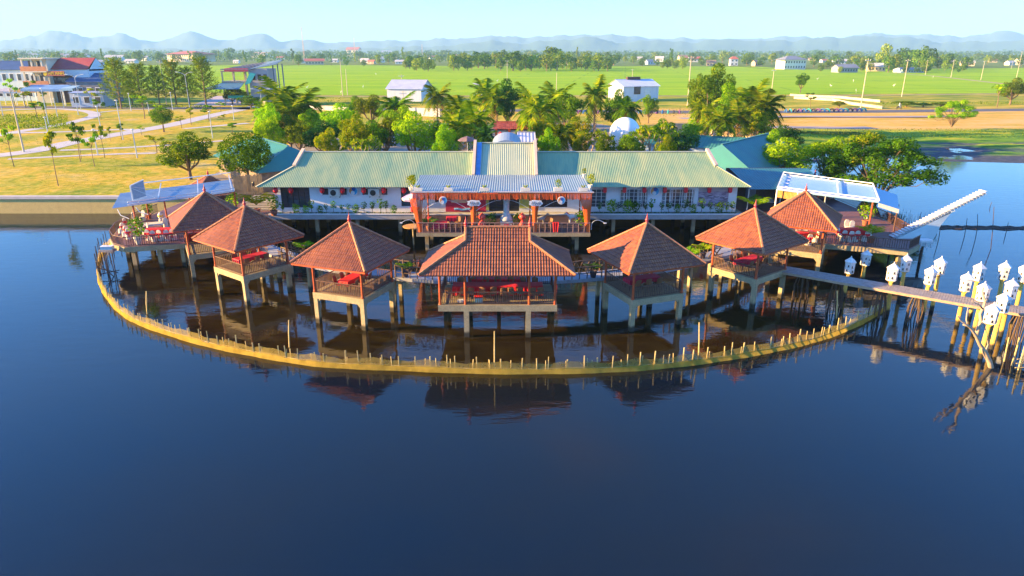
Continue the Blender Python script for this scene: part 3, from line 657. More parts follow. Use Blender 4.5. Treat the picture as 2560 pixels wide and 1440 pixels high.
# ---------------------------------------------------------------- curved walkway behind the pavilions
WC = (XA, 75.7)
def arc(rr, deg): a = R(deg); return (WC[0] + rr * math.sin(a), WC[1] - rr * math.cos(a))
def walkway():
    r = empty('curved_walkway', (XA, 47.8, 0), 0, 'curved concrete walkway on stilts linking the pavilions, rustic branch railings', 'walkway')
    mb = MB(); A = [(-68 + 2 * i) for i in range(69)]; vs = []
    for a in A:
        for rr, z in ((27.1, FZ - .02), (28.75, FZ - .02), (28.75, 2.04), (27.1, 2.04)):
            x, y = arc(rr, a); vs.append((x - XA, y - 47.8, z))
    mb.add(vs, [(4 * i + j, 4 * i + (j + 1) % 4, 4 * i + 4 + (j + 1) % 4, 4 * i + 4 + j) for i in range(len(A) - 1) for j in range(4)] + [(0, 1, 2, 3), (4 * len(A) - 1, 4 * len(A) - 2, 4 * len(A) - 3, 4 * len(A) - 4)])
    mb.build('deck', concrete('deck_concrete', (.42, .44, .50), (.30, .31, .36), False), r)
    for a in range(-64, 66, 8):
        for rr in (27.35, 28.5):
            x, y = arc(rr, a); l = MB(); l.box(x - XA, y - 47.8, .27, .26, .26, 3.53, R(a)); l.build('leg', CONC, r)
    rnd = random.Random(5)
    for rr in (27.2, 28.65):
        for lo, hi in ((-64, -44), (-38, -28), (-15.5, -8.5), (8.5, 15.5), (27, 33), (42, 64)) if rr > 28 else ((-64, -44), (-42, -2.5), (2.5, 42), (44, 64)):
            mb = MB(); pts = []; a = lo
            while a <= hi:
                x, y = arc(rr, a); x -= XA; y -= 47.8; pts.append((x, y, FZ + .86 + rnd.uniform(-.04, .04)))
                if int((a - lo) / 2.2) % 3 == 0: mb.tube([(x, y, FZ - .02), (x + rnd.uniform(-.03, .03), y, FZ + .5), (x, y, FZ + .95)], .055, 6)
                else:           # a forked branch
                    x2, y2 = arc(rr, a + .55); x3, y3 = arc(rr, a - .55); j = rnd.uniform(-.1, .1)
                    mb.tube([(x, y, FZ - .02), (x + j * .4, y, FZ + .35)], .04, 5); mb.tube([(x + j * .4, y, FZ + .33), (x2 - XA, y2 - 47.8, FZ + .84)], .032, 5); mb.tube([(x + j * .4, y, FZ + .33), (x3 - XA, y3 - 47.8, FZ + .84)], .032, 5)
                a += 1.15
            mb.tube(pts, .045, 6); mb.tube([(p[0], p[1], p[2] - .5) for p in pts], .03, 5); mb.build('railing', RUSTIC, r)
walkway()
# ---------------------------------------------------------------- plants in pots
def leaf_quad(mb, p, d, nrm, L, W, m=0, bend=.25):
    d = Vector(d).normalized(); s = d.cross(Vector(nrm)).normalized() * W / 2; n2 = s.cross(d).normalized()
    p = Vector(p); q = p + d * L * .5 + n2 * 0; e = p + d * L - Vector((0, 0, 1)) * L * bend
    mb.add([p, q + s, e, q - s], [(0, 1, 2, 3)], m)
def leafcloud(mb, blobs, n, size, rng, m=0, shell=.55, up=.35):
    tot = sum(b[3] * b[4] * b[5] for b in blobs) ; tot = sum((b[3] * b[4] * b[5]) ** .67 for b in blobs)
    for b in blobs:
        k = int(n * (b[3] * b[4] * b[5]) ** .67 / tot)
        for _ in range(k):
            t = rng.uniform(0, 2 * math.pi); z = rng.uniform(-1, 1); q = math.sqrt(1 - z * z); f = rng.uniform(shell, 1.06) ** .7
            d = Vector((q * math.cos(t), q * math.sin(t), z))
            p = Vector((b[0] + d.x * b[3] * f, b[1] + d.y * b[4] * f, b[2] + d.z * b[5] * f))
            nn = (d + Vector((rng.gauss(0, .5), rng.gauss(0, .5), rng.gauss(0, .5) + up))).normalized()
            a = nn.cross(Vector((rng.gauss(0, 1), rng.gauss(0, 1), rng.gauss(0, 1)))).normalized(); c = nn.cross(a)
            s = size * rng.uniform(.6, 1.3)
            mb.add([p - a * s, p - c * s * .55 + nn * s * .1, p + a * s, p + c * s * .55 + nn * s * .1], [(0, 1, 2, 3)], m)
def frond(mb, base, ang, L, droop, rise, rng, m=0, leaf=.5, nl=13, wl=.07):
    ca, sa = math.cos(ang), math.sin(ang); pts = []
    for i in range(8):
        t = i / 7; rr = L * (t - .12 * t * t); z = rise * L * t - droop * L * t * t
        pts.append(Vector(base) + Vector((ca * rr, sa * rr, z)))
    mb.tube(pts, [.035 * L / 3 * (1 - .8 * i / 7) for i in range(8)], 3, m, False)
    side = Vector((-sa, ca, 0))
    for i in range(1, nl):
        t = .1 + .9 * i / nl; k = t * 7; i0 = min(int(k), 6); p = pts[i0].lerp(pts[i0 + 1], k - i0); d = (pts[i0 + 1] - pts[i0]).normalized()
        ll = leaf * L / 3 * (math.sin(math.pi * min(1, t * .85 + .12)) * .9 + .15) * rng.uniform(.85, 1.15)
        for s in (-1, 1):
            e = p + (d * .65 + side * s * .9 + Vector((0, 0, -.35 + rng.uniform(-.15, .2)))).normalized() * ll
            wv = d * wl * L / 3
            mb.add([p - wv, p + wv, e], [(0, 1, 2)], m)
def make_plant_mesh(kind, seed):
    rng = random.Random(seed); mb = MB()
    if kind == 'palm':
        for i in range(12): frond(mb, (0, 0, .2), i * 2.4, rng.uniform(.7, 1.0), .55, .95, rng, 0, 1.2, 10, .12)
    elif kind == 'bush':
        leafcloud(mb, [(0, 0, .55, .42, .42, .45), (.15, .1, .8, .25, .25, .3)], 260, .07, rng)
    elif kind == 'sprig':
        mb.tube([(0, 0, 0), (.03, .02, .4), (0, 0, .75)], .02, 4, 1)
        leafcloud(mb, [(0, 0, .8, .22, .22, .22), (.1, 0, .5, .15, .15, .12), (-.1, .05, .6, .13, .13, .12)], 70, .075, rng)
    elif kind == 'grass':
        for i in range(60):
            a = rng.uniform(0, 6.28); t = rng.uniform(0, .1); leaf_quad(mb, (t * math.cos(a), t * math.sin(a), 0), (math.cos(a) * .5, math.sin(a) * .5, 1), (math.sin(a), -math.cos(a), 0), rng.uniform(.35, .6), .05)
    return mb
PLM = {}
def plant_mesh(kind, mat, seed=1):
    k = (kind, mat.name, seed)
    if k not in PLM: PLM[k] = make_plant_mesh(kind, seed).mesh('foliage_' + kind, [mat, TRUNKM])
    return PLM[k]
def potted(loc, kind, mat, s, label, pot=POT, ph=.4, pr_=.22, group=None, rz=0, square=False):
    r = empty('potted_plant', loc, rz, label, 'potted plant', group)
    p = MB()
    if square: p.bb(-pr_ * 1.6, pr_ * 1.6, -pr_ * .7, pr_ * .7, 0, ph)
    else: p.lathe([(pr_ * .7, 0), (pr_ * 1.0, ph * .8), (pr_ * 1.1, ph * .82), (pr_ * 1.1, ph), (pr_ * .9, ph), (pr_ * .85, ph * .9)], 0, 0, 12)
    p.build('pot', pot, r); link_mesh('foliage', plant_mesh(kind, mat), r, (0, 0, ph * .85), (0, 0, 0), (s, s, s)); return r
for x, y, k, m_, s, lab in ((-14.5, 51.7, 'palm', L_bright, 1.1, 'potted palm on the walkway behind the second left pavilion'), (-7.9, 48.2, 'palm', L_bright, .9, 'potted palm on the walkway right of the first left pavilion'), (-17.0, 53.6, 'palm', L_bright, 1.1, 'potted palm at the inner rail of the left walkway'),
                           (6.0, 48.0, 'palm', L_deep, .9, 'dark potted palm left of the first right pavilion'), (13.9, 51.4, 'palm', L_bright, 1.3, 'large potted palm between the two right pavilions'), (15.4, 53.0, 'palm', L_yellow, 1.1, 'yellowish potted palm behind the second right pavilion')):
    potted((x, y, FZ), k, m_, s, lab, pot=pbr('dark_pot', (.08, .05, .06)), ph=.5, pr_=.26)
def x_stand(x, y, rz):
    r = empty('wooden_trestle', (x, y, FZ), rz, 'sunlit crossed wooden trestle on the walkway behind the second right pavilion', 'trestle')
    for s in (-1, 1): a = MB(); a.bar((-.35, s * .25, 0), (.35, s * .25, .8), .07); a.bar((.35, s * .25, 0), (-.35, s * .25, .8), .07); a.build('crossed_leg', RUSTIC, r)
    t = MB(); t.bar((-.5, 0, .84), (.5, 0, .84), .6, .05); t.build('top', PLANK, r)
x_stand(16.4, 53.2, .4)
# ---------------------------------------------------------------- main hall
def hall():
    r = empty('main_hall', (XA, 75, 0), 0, 'long white hall on stilts with a green corrugated roof and raised middle bay', 'hall')
    O = Vector((XA, 75, 0))
    def L(x, y, z): return Vector((x, y, z)) - O
    sl = MB(); sl.bb(-24.9 - XA, 23.9 - XA, 68.45 - 75, 79.6 - 75, 2.0, 2.3); sl.bb(-24.9 - XA, 23.9 - XA, 68.42 - 75, 68.6 - 75, 1.86, 2.36); sl.build('floor_slab', concrete('slab_edge', (.46, .46, .46), (.34, .32, .28), False), r)
    cp = MB(); cp.bb(-24.9 - XA, 23.9 - XA, 68.36 - 75, 68.64 - 75, 2.363, 2.43); cp.build('coping', WHITE, r)
    for i, x in enumerate([-24, -20.2, -16, -11.6, -7.4, -3, 1.6, 6.4, 10.5, 14.6, 18.8, 22.8]):
        for y in (69.2, 73.5, 78):
            l = MB(); l.bb(x - .18 - XA, x + .18 - XA, y - .18 - 75, y + .18 - 75, -1.5, 1.995); l.build('leg', CONC, r)
    # front wall with its openings, kept as one skin round the holes
    wins = [(-23.95, -20.95, 2.75, 4.86, 'dark'), (-19.6, -19.0, 4.1, 4.75, 'small'), (-17.7, -17.1, 4.1, 4.75, 'small'), (-15.5, -14.9, 4.1, 4.75, 'small'), (-13.5, -12.9, 4.1, 4.75, 'small'), (-11.5, -10.55, 2.9, 4.86, 'wide2'), (-8.0, -6.98, 3.3, 4.86, 'wide2'),
            (-2.4, .75, 2.36, 4.9, 'door'), (2.9, 5.75, 2.8, 4.7, 'wide'), (8.2, 9.8, 2.75, 4.7, 'shutter'), (11.2, 14.1, 2.75, 4.7, 'shutter'), (15.5, 18.9, 2.75, 4.7, 'shutter')]
    X = sorted(set([-24.6, 23.3] + [q for w in wins for q in w[:2]])); Z = sorted(set([2.3, 5.3] + [q for w in wins for q in w[2:4]]))
    mb = MB(); holes = set()
    for i in range(len(X) - 1):
        for j in range(len(Z) - 1):
            xm, zm = (X[i] + X[i + 1]) / 2, (Z[j] + Z[j + 1]) / 2
            if any(a < xm < b and c < zm < d for a, b, c, d, k in wins): continue
            if -3.2 < xm < 1.3 and False: continue
            mb.add([L(X[i], 70, Z[j]), L(X[i + 1], 70, Z[j]), L(X[i + 1], 70, Z[j + 1]), L(X[i], 70, Z[j + 1])], [(0, 1, 2, 3)])
    for a, b, c, d, k in wins:
        for q in (((a, 70, c), (b, 70, c), (b, 70.22, c), (a, 70.22, c)), ((a, 70.22, d), (b, 70.22, d), (b, 70, d), (a, 70, d)), ((a, 70, d), (a, 70, c), (a, 70.22, c), (a, 70.22, d)), ((b, 70, c), (b, 70, d), (b, 70.22, d), (b, 70.22, c))):
            mb.add([L(*p) for p in q], [(0, 1, 2, 3)])
    for x in (-24.6, 23.3): mb.add([L(x, 70, 2.3), L(x, 79.4, 2.3), L(x, 79.4, 5.2), L(x, 70, 5.2)], [(0, 1, 2, 3)])
    mb.add([L(-24.6, 79.4, 2.3), L(23.3, 79.4, 2.3), L(23.3, 79.4, 5.2), L(-24.6, 79.4, 5.2)], [(0, 1, 2, 3)])
    mb.build('wall', WALLW, r)
    for a, b, c, d, k in wins:
        f = MB(); fm = WHITE if k == 'shutter' else BLACKP
        w = .07
        f.bb(a - XA, a + w - XA, -4.93, -4.86, c, d); f.bb(b - w - XA, b - XA, -4.93, -4.86, c, d); f.bb(a + w - XA, b - w - XA, -4.93, -4.86, c, c + w); f.bb(a + w - XA, b - w - XA, -4.93, -4.86, d - w, d)
        n = {'dark': 5, 'small': 1, 'wide': 4, 'wide2': 1, 'door': 4, 'shutter': max(1, int((b - a) / .45))}[k]
        for i in range(1, n): x = a + (b - a) * i / n - XA; f.bb(x - .025, x + .025, -4.925, -4.865, c + w, d - w)
        if k not in ('small',):
            for i in range(1, 5): z = c + (d - c) * i / 5; f.bb(a + w - XA, b - w - XA, -4.915, -4.875, z - .015, z + .015)
        fr = f.build('door' if k == 'door' else 'window', fm, r)
        p = MB(); p.bb(a - XA + .01, b - XA - .01, -4.84, -4.82, c + .01, d - .01); p.build('pane', GLASS, fr)
        if k == 'shutter' and b - a > 2:
            for i, x in enumerate((a - .02, a + (b - a) * .33, a + (b - a) * .62, b + .02)):
                s = MB(); dx = .42 if i % 2 == 0 else -.42; q = Vector((x - XA, -5.02, 0)); e = q + Vector((dx * .85, -.34, 0))
                for z in (c + .02, c + .42, c + .82, c + 1.22, d - .06): s.bar(q + Vector((0, 0, z)), e + Vector((0, 0, z)), .03, .05)
                s.bar(q + Vector((0, 0, c)), q + Vector((0, 0, d)), .05); s.bar(e + Vector((0, 0, c)), e + Vector((0, 0, d)), .05)
                for z in range(14): zz = c + .1 + z * .125; s.bar(q + Vector((0, .0, zz)), e + Vector((0, 0, zz)), .015, .03)
                s.build('shutter', WHITE, fr)
    # hipped wings
    ez, rzg, ye, yr = 5.08, 7.88, 69.0, 74.5; sl_ = (rzg - ez) / (yr - ye)
    def fp(x, z): return L(x, ye + (z - ez) / sl_, z)
    def bp(x, z): return L(x, 80.0 - (z - ez) / sl_, z)
    for side, (xe, xr, xg, xm) in (('l', (-26.05, -22.55, -22.9, -3.85)), ('r', (24.35, 21.1, 21.5, 2.4))):
        zg = 6.75; rf = MB()
        poly = [fp(xe, ez), fp(xm, ez), fp(xm, rzg), fp(xr, rzg), fp(xg, zg)]
        if side == 'r': poly = [poly[1], poly[0], poly[4], poly[3], poly[2]]
        corr_sheet(rf, poly, (1, 0, 0), .18, .032)
        polyb = [bp(xe, ez), bp(xm, ez), bp(xm, rzg), bp(xr, rzg), bp(xg, zg)]
        corr_sheet(rf, polyb, (1, 0, 0), .18, .032)
        corr_sheet(rf, [fp(xe, ez), bp(xe, ez), bp(xg, zg), fp(xg, zg)], (0, 1, 0), .18, .032)
        rf.poly([fp(xg, zg), bp(xg, zg), bp(xr, rzg), fp(xr, rzg)])
        rr = rf.build('roof', GREENR, r)
        cp = MB(); cp.bar(fp(xr, rzg) + Vector((0, 0, .03)), fp(xm, rzg) + Vector((0, 0, .03)), .3, .07); cp.bar(fp(xe, ez) + Vector((0, 0, .05)), fp(xg, zg) + Vector((0, 0, .05)), .2, .05); cp.build('ridge_flashing', pbr('flashing', (.50, .52, .38), (.40, .44, .34)), rr)
        cp = MB(); a, b = fp(xg, zg - .1), fp(xr, rzg + .12); cp.bar(a + Vector((0, 0, .12)), b + Vector((0, 0, .12)), .34, .3); cp.build('gable_parapet', pbr('parapet', (.70, .52, .40), (.55, .42, .34)), rr)
    for x in [-25.5 + i * 1.3 for i in range(39)]:
        pass
    # raised middle bay
    x0, x1, zr, zf, yf_ = -3.9, 2.42, 8.80, 6.1, 69.5
    rf = MB(); s2 = (zr - zf) / (yr - yf_)
    corr_sheet(rf, [L(x0, yf_, zf), L(x1, yf_, zf), L(x1, yr, zr), L(x0, yr, zr)], (1, 0, 0), .2, .035); corr_sheet(rf, [L(x0, 79.5, zf), L(x1, 79.5, zf), L(x1, yr, zr), L(x0, yr, zr)], (1, 0, 0), .2, .035)
    rr = rf.build('raised_roof', pbr('pale_sheet_roof', (.46, .50, .33), (.36, .43, .30), .5, .42, detail=8), r)
    wl = MB()
    for x in (x0 + .02, x1 - .02): wl.add([L(x, 69.6, 5.3), L(x, 79.4, 5.3), L(x, 79.4, zf), L(x, yr, zr - .05), L(x, 69.6, zf)], [(0, 1, 2, 3, 4)])
    wl.add([L(x0 + .02, 69.62, 5.2), L(x1 - .02, 69.62, 5.2), L(x1 - .02, 69.62, zf), L(x0 + .02, 69.62, zf)], [(0, 1, 2, 3)]); wl.build('clerestory_wall', WALLW, r)
    for x in (x0 - .05, x1 + .05):
        p = MB(); p.bar(L(x, yf_ - .15, zf + .08), L(x, yr, zr + .22), .3, .34); p.bar(L(x, 79.5, zf + .08), L(x, yr, zr + .22), .3, .34); p.build('gable_parapet', MATS['parapet'], rr)
    p = MB(); p.bar(L(x0 + .12, yr, zr + .07), L(x1 - .12, yr, zr + .07), .3, .06); p.build('ridge_flashing', MATS['flashing'], rr)
    p = MB(); p.bar(L(x0 + .42, yf_ + .1, zf + .13), L(x0 + .42, yr - .2, zr + .10), .5, .02); p.build('ridge_flashing', pbr('blue_flashing', (.12, .30, .62)), rr)
    return r
HALL = hall()
# wall-hung things on the hall
def lantern(x, y, z, s, label, group='red lanterns under the green eave'):
    r = empty('paper_lantern', (x, y, z), 0, label, 'lantern', group)
    b = MB(); b.lathe([(.07 * s, -.5 * s), (.17 * s, -.42 * s), (.22 * s, -.25 * s), (.17 * s, -.08 * s), (.07 * s, 0)], 0, 0, 10); b.build('shade', LANT, r, smooth=True)
    t = MB(); t.tube([(0, 0, 0), (0, 0, .14)], .012, 4); t.tube([(0, 0, -.5 * s), (0, 0, -.68 * s)], .02, 4); t.build('tassel', LANT, r)
for i, px in enumerate([689, 727, 805, 856, 909, 959, 1009]):
    p = atY(px, 478, 69.45); lantern(p.x, 69.45, 4.98, 1.25, 'red round lantern under the left eave, %s from the left end' % nth(i))
for i, px in enumerate([1512, 1561, 1611, 1662, 1714, 1773, 1825]):
    p = atY(px, 478, 69.45); r = empty('paper_lantern', (p.x, 69.45, 4.98), 0, 'red box lantern under the right eave, %s from the porch' % nth(i), 'lantern', 'red lanterns under the green eave')
    b = MB(); b.bb(-.17, .17, -.17, .17, -.5, -.02); b.build('shade', LANT, r); t = MB(); t.tube([(0, 0, -.02), (0, 0, .14)], .012, 4); t.bb(-.1, .1, -.1, .1, -.56, -.503); t.build('tassel', LANT, r)
def aircon(px, lab):
    p = atY(px, 477, 69.8); r = empty('air_conditioner', (p.x, 69.75, 4.0), 0, lab, 'air conditioner', 'air conditioner units on the white wall')
    b = MB(); b.bb(-.55, .55, -.22, .2, 0, .78); b.build('casing', WHITEC, r)
    g = MB(); g.add([(-.12 + .3 * math.cos(t * math.pi / 8), -.225, .39 + .3 * math.sin(t * math.pi / 8)) for t in range(16)], [tuple(range(16))]); g.add([(-.12 + .3 * math.cos(t * math.pi / 8), -.26, .39 + .3 * math.sin(t * math.pi / 8)) for t in range(16)], [tuple(range(16))])
    g.build('fan_grille', DARK, r); k = MB(); k.bb(-.5, -.44, -.2, .2, -.1, -.003); k.bb(.44, .5, -.2, .2, -.1, -.003); k.build('bracket', BLACKP, r)
aircon(837, 'grey air conditioner between the first two small windows of the left wing'); aircon(936, 'grey air conditioner just right of the round wave emblem on the left wing')
def swirl_disc(x, y, z, s, lab, first=(.80, .16, .05)):
    """round emblem: white rim, orange swirl and blue wave"""
    r = empty('round_emblem', (x, y, z), 0, lab, 'emblem', 'round orange and blue emblems')
    def disc(rad, yy, th=.04):
        m = MB(); n = 28; m.add([(rad * math.cos(2 * math.pi * i / n), yy + k, rad * math.sin(2 * math.pi * i / n)) for k in (0, th) for i in range(n)], [tuple(range(n)), tuple(reversed(range(n, 2 * n)))] + [(i, n + i, n + (i + 1) % n, (i + 1) % n) for i in range(n)]); return m
    disc(s, 0, .06).build('rim', WHITE, r)
    disc(s * .86, -.012, .01).build('field', pbr('emblem_pale', (.70, .82, .86)), r)
    def comma(a0, rad, yy, k=1.0):
        pts = [(rad * math.cos(R(a0 + i * 12)), yy, rad * math.sin(R(a0 + i * 12))) for i in range(16)]
        c1 = [(rad * .5 * math.cos(R(a0 + 180)) + rad * .5 * math.cos(R(a0 + 180 + 180 - i * 18 + 0)), yy, rad * .5 * math.sin(R(a0 + 180)) + rad * .5 * math.sin(R(a0 - i * 18))) for i in range(11)]
        m = MB(); o = (0, yy, 0); 
        for i in range(15): m.add([o, pts[i], pts[i + 1]], [(0, 1, 2)])
        return m
    m = comma(75, s * .80, -.03); m.build('swirl', pbr('emblem_orange', first), r)
    m = comma(255, s * .80, -.03); m.build('swirl', pbr('emblem_blue', (.02, .40, .72)), r)
    def half(a0, cx, cz, mat, yy):
        m = MB(); n = 14; m.add([(cx + s * .40 * math.cos(2 * math.pi * i / n), yy, cz + s * .40 * math.sin(2 * math.pi * i / n)) for i in range(n)], [tuple(range(n))]); m.build('swirl', mat, r)
    half(0, s * .40 * math.cos(R(75)), s * .40 * math.sin(R(75)), pbr('emblem_navy', (.03, .10, .42)), -.036)
    half(0, s * .40 * math.cos(R(255)), s * .40 * math.sin(R(255)), pbr('emblem_white', (.75, .80, .82)), -.042)
p = atY(883, 477, 69.8); swirl_disc(p.x, 69.8, p.z, .52, 'round orange and blue emblem on the left wing wall between small windows', (.78, .30, .08))
p = atY(1637, 478, 69.8); swirl_disc(p.x, 69.8, p.z, .52, 'round yellow and blue emblem on the right wing wall between shutters', (.75, .50, .18))
def mural():
    m, t, o = newmat('seascape_print'); b = N(t, 'ShaderNodeBsdfPrincipled', i_Roughness=.6)
    tc = N(t, 'ShaderNodeTexCoord'); mp = N(t, 'ShaderNodeMapping'); mp.inputs['Scale'].default_value = (.8, 1, 5); t.links.new(tc.outputs['Object'], mp.inputs[0])
    nz = N(t, 'ShaderNodeTexNoise', i_Scale=1.6, i_Detail=6, i_Roughness=.7); t.links.new(mp.outputs[0], nz.inputs['Vector'])
    t.links.new(ramp(t, nz.outputs[0], [(.40, (.06, .04, .08)), (.48, (.26, .22, .32)), (.62, (.46, .42, .52))]), b.inputs['Base Color']); t.links.new(b.outputs[0], o.inputs[0])
    a, bq = atY(1746, 486, 69.95), atY(1818, 519, 69.95)
    r = empty('wall_mural', (a.x, 69.97, 2.9), 0, 'grey-purple picture of fishing boats on the right end of the hall wall', 'mural')
    q = MB(); q.bb(0, bq.x - a.x, -.03, 0, 0, 1.55); q.build('picture', m, r)
    q = MB(); q.bb(0, bq.x - a.x, -.035, 0, 1.553, 1.95); q.build('sky_band', pbr('mural_sky', (.50, .44, .46), (.42, .38, .42)), r)
    q = MB()
    for x, z, s in ((.9, 1.1, .35), (1.9, 1.0, .3), (1.5, .8, .22), (2.5, .9, .3)): q.add([(x - s, -.04, z + .04), (x - s * .6, -.04, z - .05), (x + s * .6, -.04, z - .05), (x + s, -.04, z + .05), (x, -.04, z)], [(0, 1, 2, 3, 4)])
    q.build('boat_shape', BLACKP, r)
mural()
# planter shrubs along the front ledge of the hall
rngp = random.Random(11)
spr = [(706, 0), (742, 1), (766, 1), (781, 0), (800, 0), (815, 0), (834, 0), (855, 0), (872, 0), (889, 0), (911, 0), (932, 0), (951, 0), (966, 0), (985, 0), (1500, 0), (1527, 1), (1546, 0), (1568, 1), (1590, 0), (1613, 0), (1628, 0), (1652, 0), (1672, 0), (1694, 0), (1712, 0), (1730, 1), (1752, 0), (1774, 0), (1795, 0), (1815, 0), (1829, 0)]
for i, (px, k) in enumerate(spr):
    p = atY(px, 530, 69.0); s = rngp.uniform(.8, 1.25) * (1.15 if px > 1500 else 1)
    side = 'left' if px < 1280 else 'right'; idx = i if px < 1280 else i - 15
    r = empty('ledge_shrub', (p.x, 69.0 + rngp.uniform(-.15, .15), 2.3), rngp.uniform(0, 6), ('leafy yellow-green' if k else 'small dark green') + ' shrub on the %s ledge of the hall, %s from the left' % (side, nth(idx)), 'shrub', 'shrubs in the ledge planter of the hall')
    if k or i % 5 == 4: link_mesh('foliage', plant_mesh('bush', L_bright if k else L_green), r, (0, 0, 0), (0, 0, 0), (s, s, s))
    else: link_mesh('foliage', plant_mesh('sprig', L_deep if i % 3 else L_green, i % 3 + 1), r, (0, 0, 0), (0, 0, 0), (s * 1.25, s * 1.25, s * 1.25))
mb = MB(); rg = random.Random(3)
for x0, x1, n_ in ((-24, -8.6, 500), (8, 23, 1100)):
    for _ in range(n_):
        x = rg.uniform(x0, x1); a = rg.uniform(0, 6.28); leaf_quad(mb, (x, 68.85 + rg.uniform(-.15, .35), 2.3), (math.cos(a) * .6, math.sin(a) * .6, 1), (math.sin(a), -math.cos(a), .2), rg.uniform(.15, .38), .07)
tag(mb.build('ground_cover', L_deep), 'low green weeds growing along the hall ledge', 'ground cover', kind='stuff')
# ---------------------------------------------------------------- porch and terrace in the middle
def text_mesh(name, txt, size, mat, parent, loc, rot, ext=.01, shear=0):
    cu = bpy.data.curves.new(name, 'FONT'); cu.body = txt; cu.size = size; cu.extrude = ext; cu.align_x = 'CENTER'; cu.align_y = 'CENTER'; cu.shear = shear; cu.offset = size * .02
    o = bpy.data.objects.new(name, cu); COL.objects.link(o); dg = bpy.context.evaluated_depsgraph_get(); me = bpy.data.meshes.new_from_object(o.evaluated_get(dg)); bpy.data.objects.remove(o)
    me.materials.clear(); me.materials.append(mat); q = link_mesh(name, me, parent, loc, rot); return q
def porch():
    ox, oy = XA, 65.0
    r = empty('terrace', (ox, oy, 0), 0, 'paved terrace on stilts in front of the hall with a wire railing', 'terrace')
    x0, x1, y0, y1 = -8.8 - ox, 7.2 - ox, 61.07 - oy, 68.34 - oy
    mb = MB(); mb.bb(x0, x1, y0, y1, 2.05, FZ - .01); mb.build('floor_slab', pbr('terrace_floor', (.075, .045, .055), (.045, .028, .038), 2, .6), r)
    mb = MB(); mb.bb(x0 - .02, x1 + .02, y0 - .03, y0 - .002, 1.98, FZ + .02); mb.build('edge_beam', CONC, r)
    for x in (-8.0, -3, 1.6, 6.1):
        for y in (62.3, 66): l = MB(); l.bb(x - ox - .17, x - ox + .17, y - oy - .17, y - oy + .17, -1.5, 2.045); l.build('leg', CONC, r)
    rnd = random.Random(2)
    for a, b in (((x0 + .05, y0 + .08), (x1 - .05, y0 + .08)), ((x0 + .05, y0 + .08), (x0 + .05, y1 - .1)), ((x1 - .05, y0 + .08), (x1 - .05, y1 - .1))):
        mb = MB(); a = Vector((*a, FZ)); b = Vector((*b, FZ)); n = int((b - a).length / .5)
        mb.tube([a + (b - a) * i / 12 + Vector((0, 0, .93 + rnd.uniform(-.02, .02))) for i in range(13)], .04, 6); mb.bar(a + Vector((0, 0, .06)), b + Vector((0, 0, .06)), .04)
        for i in range(n + 1): q = a + (b - a) * i / n; mb.tube([q, q + Vector((rnd.uniform(-.02, .02), 0, .5)), q + Vector((0, 0, .93))], .028, 5)
        for k in (.3, .5, .7): mb.tube([a + Vector((0, 0, k)), b + Vector((0, 0, k))], .008, 3)
        mb.build('railing', pbr('terrace_rail', (.34, .22, .20), (.24, .15, .14), 6), r)
    p = empty('porch_roof', (ox, oy, 0), 0, 'blue-grey corrugated porch roof on tapering orange bamboo bundles', 'porch')
    mb = MB(); corr_sheet(mb, [(-9.15 - ox, 61.24 - oy, 6.05), (7.35 - ox, 61.24 - oy, 6.05), (7.2 - ox, 69.35 - oy, 6.27), (-9.3 - ox, 69.35 - oy, 6.27)], (1, 0, 0), .22, .04); mb.build('roof_sheet', BLUER, p)
    mb = MB(); rg = random.Random(4)
    for i in range(125):
        x = -8.95 - ox + i * .13; mb.tube([(x, 61.08 - oy + rg.uniform(-.03, .03), 5.44 + rg.uniform(-.04, .04)), (x, 61.08 - oy, 6.0)], .05, 5)
    mb.bar((-9.1 - ox, 61.16 - oy, 5.99), (7.35 - ox, 61.16 - oy, 5.99), .06, .06); mb.build('bamboo_valance', BAMB, p)
    mb = MB(); mb.bar((-9.2 - ox, 61.14 - oy, 6.11), (-3.2 - ox, 61.14 - oy, 6.11), .2, .05); mb.bar((-1.7 - ox, 61.12 - oy, 6.12), (7.4 - ox, 61.14 - oy, 6.08), .24, .06); mb.build('eave_board', pbr('eave_board', (.60, .50, .46), (.48, .38, .36)), p)
    for xb, xt, wt in ((-8.45, -8.75, 1.15), (-3.55, -3.5, .75), (2.1, 2.1, .75), (7.0, 6.75, 1.0)):
        mb = MB()
        for k in range(9):
            f = (k - 4) / 4; dy = .18 * math.cos(f * 1.5)
            mb.tube([(xb + f * .12 - ox, 61.35 - oy - dy * .3, FZ), (xb + (xt - xb) * .5 + f * wt * .27 - ox, 61.35 - oy - dy * .6, 4), (xt + f * wt * .5 - ox, 61.4 - oy - dy, 5.5)], .048, 6)
        mb.build('bamboo_bundle', BAMB, p)
    for x, s in ((-8.45, 1), (-3.55, -1), (-3.55, 1), (2.1, -1), (2.1, 1), (6.9, -1)):
        mb = MB(); mb.tube([(x + s * (.25 + 2.3 * t) - ox, 61.3 - oy, 4.35 + 1.0 * math.sin(t * 1.5)) for t in [i / 8 for i in range(9)]], .02, 5); mb.build('arch_tube', WHITE, p)
    for x, y in ((-8.3, 66.5), (-3.5, 67.5), (1.8, 67.5), (6.7, 66.5)): l = MB(); l.tube([(x - ox, y - oy, FZ), (x - ox, y - oy, 6.1)], .07, 8); l.build('post', REDW, p)
